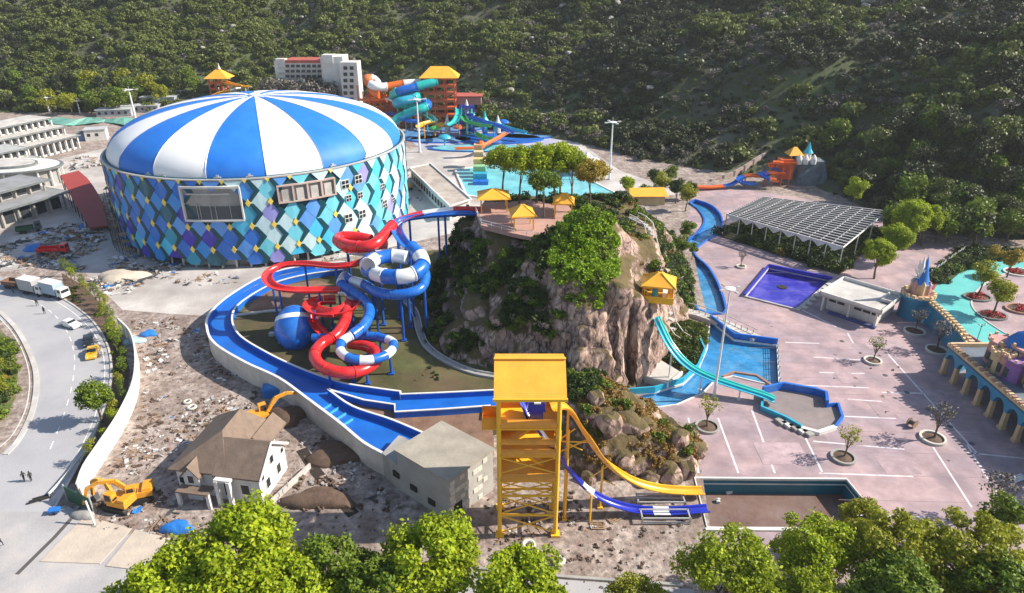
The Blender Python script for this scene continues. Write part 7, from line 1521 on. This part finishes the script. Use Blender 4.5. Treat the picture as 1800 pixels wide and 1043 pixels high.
# crag-top grove: slim trunks, flat-bottomed crowns
tree_kind('grove', leaf_mid, 83, h=12.5, r=.2, rx=3.7, rz=2.1, cz=9.2, nclump=30, nper=200, size=.22, cr=1.25, nlimb=8)
GL = ['leftmost tree of the crag-top grove behind the slide start', 'second tree from the left in the crag-top grove', 'tall tree in the middle of the crag-top grove', 'densest tree right of the middle of the crag-top grove', 'tree behind the small yellow shelter in the crag-top grove', 'golden-leaved tree at the right end of the crag-top grove', 'back tree of the crag-top grove near the shade tents', 'slender tree standing in front of the grove beside the yellow shelter']
for i, (px, py, s, m_, z) in enumerate(((884, 354, 1.02, leaf_spring, 19.5), (914, 362, 1.08, leaf_spring, 19.5), (944, 360, 1.1, leaf_bright, 19.5), (974, 362, 1.12, leaf_bright, 19.5), (1004, 362, 1.02, leaf_spring, 19.5), (1036, 374, .95, leaf_gold, 19.8), (985, 348, 1.05, leaf_bright, 18.5), (955, 385, .85, leaf_mid, 20))):
    at(px, py, 'grove', s, GL[i], m_, z, 'grove_tree')
# roadside verge
for i in range(26):
    t_ = i / 25; a = spline([G(*q) for q in ((118, 486), (155, 515), (190, 560), (212, 610), (222, 660), (214, 715), (190, 765), (160, 815))], 1.0); p = a[int(t_ * (len(a) - 1))]
    lf_ = rs.choice([leaf_mid, leaf_olive, leaf_spring, leaf_mid])
    tree('thin', 'verge_tree', 'thin %s verge tree %s' % (lm_word(lf_), 'beside the trucks at the top of the road' if t_ < .25 else ('beside the yellow taxi' if t_ < .5 else ('behind the broad bright tree' if t_ < .8 else 'near the lower guard rail'))), (p.x + rs.uniform(-1.2, 1.2), p.y, 0), rs.uniform(.45, .9), leafm=lf_, group='young trees along the road verge')
at(180, 742, 'park0', .85, 'broad bright green tree leaning over the lower road', leaf_mid, nm='verge_tree')
for i, (px, py) in enumerate(((4, 660), (14, 700), (-10, 620))): at(px, py, 'thin', .7, 'small shrubby tree on the planted median at the left edge', leaf_olive, .2, 'median_tree', 'shrubs on the road median')
# foreground crowns
FT = [(418, 985, 'big0', 1.12, 'largest bright green foreground tree, left of centre at the bottom', None, 0), (290, 1045, 'big1', 1.0, 'bright green foreground tree at the bottom left, below the blue tarpaulin', None, 0), (515, 1050, 'big1', .9, 'bright foreground tree tucked right of the largest one at the bottom', None, 0),
      (585, 1000, 'big2', .88, 'darker green foreground tree between the two big bright ones', None, 0), (752, 992, 'big0', 1.0, 'second large bright foreground tree, below the concrete block building', None, 0), (660, 1055, 'big2', .9, 'dark green foreground tree low between the bright crowns', None, 0),
      (912, 1042, 'big1', 1.0, 'small bright foreground tree just right of the second large one', None, 0), (1122, 1062, 'airy1', .7, 'small yellowish foreground tree at the bottom centre right', None, 0),
      (1285, 1005, 'airy0', 1.15, 'airy foreground tree below the splash pool left corner', None, 0), (1432, 968, 'airy0', 1.0, 'airy bright foreground tree with trunk showing in front of the splash pool', leaf_bright, 0), (1560, 968, 'airy1', 1.1, 'olive airy foreground tree right of the splash pool', None, 0),
      (1515, 925, 'airy1', .72, 'smaller olive tree at the right corner of the splash pool', None, 0), (1700, 975, 'airy1', 1.15, 'olive foreground tree farthest right', None, 0), (1575, 1050, 'big1', .95, 'bright green low foreground tree at the bottom right', leaf_mid, 0), (1745, 1045, 'big2', .95, 'bright green foreground tree in the bottom right corner', leaf_mid, 0), (1425, 1062, 'airy0', .9, 'airy green foreground tree at the bottom right of centre', None, 0),
      (1768, 905, 'park1', .9, 'small bright shrub tree at the right edge above the foreground trees', leaf_mid, 0)]
for px, py, kk, s, lab, m_, _ in FT:
    cz = {'big0': 9.2, 'big1': 9, 'big2': 9, 'airy0': 7.6, 'airy1': 7.6, 'park1': 6.4}[kk] * s; p = G(px, py, cz); tree(kk, 'foreground_tree', lab, (p.x, p.y, 0), s, leafm=m_)
at(1740, 915, 'small', 1.4, 'bare grey tree beside the small bright shrub tree at the right edge')
# ---------------- growth on the crag and the outcrop
cs0 = bush('crag_shrub', bush_mesh('crag_shrub', leaf_mid, 111, 6, .62, 60, .17, .6, .55), 'bright shrub on the crag top beside the launch deck', (8, 121, ch1(8, 121)), 1.2)
cs1 = bush('crag_shrub', bush_mesh('crag_shrub', leaf_dark, 112, 6, .65, 60, .18, .65, .5), 'dark shrub low on the left foot of the crag', (-8, 106, ch1(-8, 106)), 1.2)
cs2 = bush('crag_shrub', bush_mesh('crag_shrub', leaf_mat('leaf_ivy', (.15, .28, .012), (.30, .42, .02), .35), 113, 7, .7, 60, .17, .6, .6), 'light green shrub near the crag summit', (12, 113, ch1(12, 113)), 1.2)
gt = bush('dry_grass_tuft', bush_mesh('dry_grass_tuft', grass_dry, 114, 4, .45, 50, .12, .4, .3), 'tuft of dry orange grass on the low outcrop', (13, 84, ch1(13, 84)), 1.2)
def crag_pts(fn, x0, x1, y0, y1, st, rs_):
    X, Y = jit(x0, x1, y0, y1, st, rs_); Z = fn(X, Y); e = .5; sl = np.hypot(fn(X + e, Y) - fn(X - e, Y), fn(X, Y + e) - fn(X, Y - e)); k = Z > .1; return X[k], Y[k], Z[k], sl[k]
X, Y, Z, SL = crag_pts(crag_h, -21, 45, 96, 188, .95, g_)
deck = psd(X, Y, dp) < .3
ivy = (((X - 12.5) / 5.6) ** 2 + ((Y - 110) / 8.5) ** 2 < 1) & (X < 17.8)            # the green cap hanging over the front
upper = (X < 8) & (Y < 128) & (Z > 8.5) & (vnoise(X, Y, 5, 61, 3) > .40)
low = (Z < 6.5) & (vnoise(X, Y, 4, 62, 3) > .52) & (X < 14)
back = (Y > 128) & (vnoise(X, Y, 6, 63, 3) > .45)
rght = (X > 20) & (Y > 112) & (vnoise(X, Y, 5, 64, 3) > .54)
stair = np.abs((X - 24.5) * 17 + (Y - 131) * 9.5) / 19.5 < 1.7
pav = ((X - 25.2) ** 2 + (Y - 106.6) ** 2) < 20
frnt = (X > 15) & (Y < 110)
m_ = (ivy | (upper & ~frnt) | low | back | rght) & ~deck & ~stair & ~pav & ~(frnt & ~ivy)
r_ = g_.rand(len(X)); pk_ = np.where(ivy, np.where(r_ < .72, 2, 0), np.where(upper, np.where(r_ < .35, 0, 1), np.where(r_ < .3, 0, 1))); pk_ = np.where(rght & ~ivy & (r_ > .5), 3, pk_)
scatter('crag_growth', np.stack([X, Y, Z - .1], 1)[m_], (.7 + .75 * g_.rand(len(X)))[m_] * np.where(ivy, 1.15, 1)[m_], [cs0, cs1, cs2, gt], pk_[m_], 8)
X, Y, Z, SL = crag_pts(crop_h, 5, 30, 74, 99, .7, g_)
dk_ = ((X - 9.5) / 4.5) ** 2 + ((Y - 92) / 5) ** 2 < 1; dg = vnoise(X, Y, 3.5, 71, 3) > .52
m_ = (dk_ | (dg & (X > 10))) & (Z > .6); r_ = g_.rand(len(X))
scatter('outcrop_growth', np.stack([X, Y, Z - .1], 1)[m_], (.6 + .7 * g_.rand(len(X)))[m_], [cs0, cs1, cs2, gt], np.where(dk_, np.where(r_ < .6, 1, 0), np.where(r_ < .95, 3, 0))[m_], 9)
# boulders round the outcrop and the pale crag blocks at its right foot
bl = m_rock; _u = mat('boulder_pale', (.48, .39, .31), .95, .35, .7, .8, 3, dirt=.7, dirtcol=(.14, .11, .09), dscale=.5)
for i, (px, py, s) in enumerate(((1180, 835, 1.9), (1208, 828, 1.6), (1140, 842, 1.6), (1222, 800, 1.3), (1068, 800, 1.8), (1100, 830, 1.4), (1045, 760, 1.5), (1190, 800, 1.5), (1216, 770, 1.0), (1035, 840, 1.2))):
    p = G(px, py, .6); z = max(0, ch1(p.x, p.y)); o = obj('boulder', rme); o.location = (p.x, p.y, z + s * .25); o.scale = (s * rs.uniform(.8, 1.1), s * rs.uniform(.8, 1.1), s * rs.uniform(1.2, 1.8)); o.rotation_euler = (rs.uniform(-.4, .4), rs.uniform(-.4, .4), i * 1.3); setmat(o, bl)
    tag(o, 'weathered boulder of the low outcrop, ' + ['large, just left of the outer foot corner', 'at the outermost foot beside the plaza', 'left of the other foot boulders near the slide end', 'small, on the plaza edge above the foot', 'large, close under the middle of the yellow slide', 'low down between the yellow slide and the foot', 'highest one beside the yellow slide top', 'halfway down the plaza side', 'smallest, highest on the plaza side', 'low down nearest the tower'][i], 'boulder', 'boulders of the low outcrop')
# planted beds: court under the frame, reeds in the channel bend, median, verge
def area_pts(poly, st, z=0.0):
    xs = [p[0] for p in poly]; ys = [p[1] for p in poly]; X, Y = jit(min(xs), max(xs), min(ys), max(ys), st, g_); k = psd(X, Y, poly) < -.2; X, Y = X[k], Y[k]; return np.stack([X, Y, np.full(len(X), z)], 1)
def fillbed(name, poly, st, srcs, wts, s0, s1, z=0.0, seed=1, thin=None):
    P_ = area_pts(poly, st, z)
    if thin: P_ = P_[vnoise(P_[:, 0], P_[:, 1], thin[0], seed, 3) > thin[1]]
    n = len(P_); pk = g_.choice(len(srcs), n, p=wts); return scatter(name, P_, s0 + (s1 - s0) * g_.rand(n), srcs, pk, seed)
fillbed('court_shrubs', court, 1.25, [cs0, cs1, gt], [.25, .6, .15], 1.2, 2.3, .2, 21, (5, .38))
cb0 = bush('reed_clump', bush_mesh('reed_clump', leaf_mat('leaf_reed', (.11, .16, .02), (.2, .23, .04)), 121, 5, .5, 60, .16, .5, .6), 'bright reed clump at the edge of the reed bed below the cyan slide', G(1238, 600), 1.2)
reed = [G2(*p) for p in ((1168, 590), (1188, 572), (1232, 572), (1242, 600), (1222, 640), (1200, 655), (1152, 630))]
fillbed('reed_bed', reed, .9, [cb0, cs1], [.75, .25], 1, 1.8, 0, 22)
fillbed('median_planting', med, 1.3, [cs0, cb0, gt, cs1], [.3, .3, .2, .2], .8, 1.6, .2, 23, (4, .4))
vp = [G2(*p) for p in ((108, 480), (150, 505), (190, 548), (214, 600), (228, 650), (224, 705), (196, 765), (165, 815), (140, 850), (120, 850), (165, 775), (190, 715), (200, 655), (192, 605), (164, 562), (118, 526))]
struct(MB().poly(vp, .02).build('verge', soil, fix=False)); fillbed('verge_planting', vp, 1.1, [cs0, cs1, gt], [.3, .5, .2], .3, .6, 0, 24, (4, .58))
fillbed('garden_shrubs', gd, 1.3, [cs1, cs0], [.8, .2], .7, 1.3, .1, 25, (4, .3))
rvb = [G2(*p) for p in ((1178, 420), (1196, 440), (1206, 472), (1214, 510), (1222, 545), (1200, 545), (1190, 500), (1176, 460))]; fillbed('riverbank_growth', rvb, 1.1, [cs0, gt, cb0], [.3, .4, .3], .7, 1.4, .2, 26)
lg = [G2(*p, LZ) for p in ((560, 650), (700, 672), (870, 672), (870, 655), (790, 640), (700, 640), (600, 640))]; fillbed('lawn_tufts', lg, 1.5, [gt, cs1], [.5, .5], .25, .5, LZ, 27, (7, .55))
# ================================================================ rubble, planks and litter
def small(name, m_, seed, kind):
    q = random.Random(seed); mb = MB()
    if kind == 'chunk':
        for i in range(5): mb.box((q.uniform(-.5, .5), q.uniform(-.5, .5), q.uniform(.05, .25)), (q.uniform(.2, .6), q.uniform(.2, .5), q.uniform(.15, .4)), rot=Matrix.Rotation(q.uniform(0, 3), 3, 'Z') @ Matrix.Rotation(q.uniform(-.6, .6), 3, 'X'))
    if kind == 'plank':
        for i in range(4): mb.box((q.uniform(-.5, .5), q.uniform(-.5, .5), .08 + .06 * i), (q.uniform(1.2, 2.6), .16, .07), rz=q.uniform(0, 3))
    if kind == 'sheet':
        for i in range(3): mb.box((q.uniform(-.6, .6), q.uniform(-.6, .6), .06 + .05 * i), (q.uniform(.5, 1.2), q.uniform(.4, .9), .04), rot=Matrix.Rotation(q.uniform(0, 3), 3, 'Z') @ Matrix.Rotation(q.uniform(-.3, .3), 3, 'X'))
    return mb.mesh(name, m_)
src = []
for nm, m_, sd, kd, lab, px, py in (('rubble_pile', mat('rubble_grey', (.42, .4, .38), .95, .3, 2), 1, 'chunk', 'small grey rubble pile on the dirt right of the hoarding', 262, 690), ('rubble_pile', mat('rubble_brown', (.16, .11, .085), .95, .3, 2), 2, 'chunk', 'small brown rubble pile on the dirt above the house', 300, 660),
        ('plank_pile', wood, 3, 'plank', 'loose plank pile on the yard left of the hall', 170, 440), ('sheet_pile', mat('sheet_pale', (.6, .6, .6), .6, .2, 1), 4, 'sheet', 'pile of pale sheets on the yard left of the hall', 195, 455), ('sheet_pile', tarp_blue, 5, 'sheet', 'small pile of blue sheets beside the hall scaffold', 150, 425), ('plank_pile', dark_grey, 6, 'plank', 'dark steel bar pile on the yard below the ramp', 130, 415),
        ('rubble_pile', soil, 8, 'chunk', 'dark earth clods right of the house', 560, 850)):
    o = obj(nm, small(nm, m_, sd, kd)); o.location = G(px, py); tag(o, lab, 'debris'); src.append(o)
def litter(name, polypx, st, w_, s0, s1, seed, thin, z=0.0):
    fillbed(name, [G2(*p, z) for p in polypx], st, src, np.array(w_) / sum(w_), s0, s1, z, seed, thin)
litter('yard_litter', ((0, 430), (100, 410), (180, 400), (240, 450), (330, 470), (250, 500), (200, 530), (150, 482), (60, 470), (0, 470)), 1.3, [4, 1, 2, 3, .4, 2, 0], .5, 1.9, 31, (7, .44))
litter('dirt_litter', ((228, 560), (330, 560), (380, 610), (470, 680), (420, 740), (300, 800), (240, 840), (180, 830), (245, 740), (258, 650)), 1.0, [4, 5, 1, 1.5, .3, .3, 2], .25, .95, 32, (6, .42))
litter('trench_litter', ((480, 700), (560, 750), (640, 820), (720, 900), (620, 900), (520, 900), (520, 800)), 1.2, [4, 5, .6, .6, .1, .5, 5], .4, 1.1, 33, (5, .45))
litter('hall_foot_litter', ((225, 455), (330, 480), (450, 482), (560, 462), (600, 440), (600, 455), (500, 490), (330, 505), (230, 480)), 1.4, [3, 1, 2, 2, .5, 2, 0], .4, 1.1, 34, (6, .5))
litter('ramp_litter', ((40, 420), (130, 380), (180, 400), (160, 430), (60, 440)), 1.4, [2, 1, 2, 2, 1, 3, 0], .6, 1.5, 35, (5, .45))
litter('tower_litter', ((700, 935), (860, 900), (870, 960), (1000, 940), (1200, 935), (1240, 900), (1040, 900), (1000, 870), (860, 880), (800, 930), (760, 960)), 1.1, [3, 5, 1.5, .6, 0, .6, 4], .3, .8, 36, (5, .42))
litter('tower_foot_litter', ((860, 870), (1000, 860), (1210, 900), (1200, 1010), (900, 1010), (820, 960)), 1.5, [1.5, 5, .5, .2, 0, .3, 5], .3, .8, 37, (6, .52))
litter('gate_litter', ((150, 880), (290, 860), (320, 900), (290, 950), (180, 930)), 1.1, [4, 4, 2, 1, .3, 1, 3], .4, 1.0, 38, (4, .4))
litter('forecourt_litter', ((720, 290), (760, 330), (800, 370), (720, 390), (706, 330)), 2.0, [2, 2, 1, 2, 0, 1, 0], .6, 1.4, 39, (6, .5))
litter('far_litter', ((70, 300), (170, 262), (230, 240), (330, 215), (200, 290), (140, 300)), 3.0, [3, 2, 2, 3, .6, 1, 0], .8, 2.2, 40, (12, .5))
litter('plaza_litter', ((1300, 560), (1560, 600), (1720, 800), (1640, 830), (1500, 700), (1380, 600)), 3.5, [1, 2, 1, .3, 0, .6, 0], .15, .5, 41, (9, .5))
fillbed('ground_pebbles', [G2(*p) for p in ((240, 600), (380, 620), (700, 880), (870, 940), (1240, 930), (1200, 1043), (200, 1043), (300, 900), (180, 840))], 1.6, [src[1], src[6], src[0]], [.45, .35, .2], .12, .4, 0, 42)
# individual wooden pallets and slabs near the tower
for i, (px, py, lab) in enumerate(((1050, 925, 'reddish wooden pallet stack on the dirt right of the tower'), (1078, 912, 'lone wooden pallet below the navy slide'), (830, 880, 'pallet leaning by the tower left foot'))):
    t = thing('pallet', lab, 'pallet', G(px, py), .5 * i)
    for k in range(5): MB().box((0, -.6 + .3 * k, .16), (1.8, .16, .05)).build('slat', wood, t, world=False)
    for k in (-1, 0, 1): MB().box((k * .8, 0, .07), (.12, 1.4, .13)).build('runner', wood, t, world=False)
# kerb line and lane at the bottom edge
struct(MB().strip([G2(*p) for p in ((840, 1000), (1000, 1016), (1200, 1030))], .4, 0, .25).build('kerb', concrete)); struct(MB().poly([G2(*p) for p in ((820, 1004), (1000, 1020), (1220, 1036), (1240, 1150), (700, 1150))], .012).build('lane', m_road, fix=False))
bank2 = [(20, 62), (25.5, 67.2), (46, 66.8), (60, 62), (100, 52), (100, 45), (20, 50)]
# hose lying on the lawn, trench pipes
t = thing('trench', 'dark dug trench running toward the foreground right of the house', 'trench', G(570, 860)); MB().strip([G2(*p) for p in ((530, 790), (556, 830), (590, 870), (622, 905))], 1.6, .01, .03).build('cut', mat('trench_dark', (.03, .022, .018), .95, .3, 1, .6, 3), t)
t2 = thing('pipe_bundle', 'black pipe bundle lying on the lower road beside the guard rail', 'pipes', G(70, 878), .5)
for k in range(5): MB().cyl((-1.4 + .2 * k, -.4 + .18 * k, .14 + .12 * (k % 2)), (1.3, -.35 + .18 * k, .14 + .12 * (k % 2)), .12, n=8).build('pipe', black, t2, world=False)
t3 = thing('hand_cart', 'small blue hand cart on the road left of the green gate', 'cart', G(98, 902), .2); MB().box((0, 0, .5), (1.3, .8, .4), taper=1.15).build('tray', tarp_blue, t3, world=False)
for s in (-1, 1): MB().cyl((0, s * .42, .25), (0, s * .5, .25), .25, n=12).build('wheel', black, t3, world=False); MB().bar((.6, s * .3, .55), (1.3, s * .3, .75), .05).build('handle', galv, t3, world=False)
# ================================================================ air between the camera and the hills
hz_ = MB().box((0, 800, 83), (5400, 3700, 176)).build('haze', white); hz_['kind'] = 'stuff'
hm = bpy.data.materials.new('haze'); hm.use_nodes = True; hn = hm.node_tree; hn.nodes.clear(); ho = hn.nodes.new('ShaderNodeOutputMaterial'); hv = hn.nodes.new('ShaderNodeVolumePrincipled')
hv.inputs['Color'].default_value = (.86, .9, .95, 1); hv.inputs['Density'].default_value = 0.00012; hv.inputs['Anisotropy'].default_value = .2; hn.links.new(hv.outputs[0], ho.inputs['Volume']); hz_.data.materials.clear(); hz_.data.materials.append(hm)
S.cycles.volume_bounces = 0; S.cycles.volume_step_rate = 4
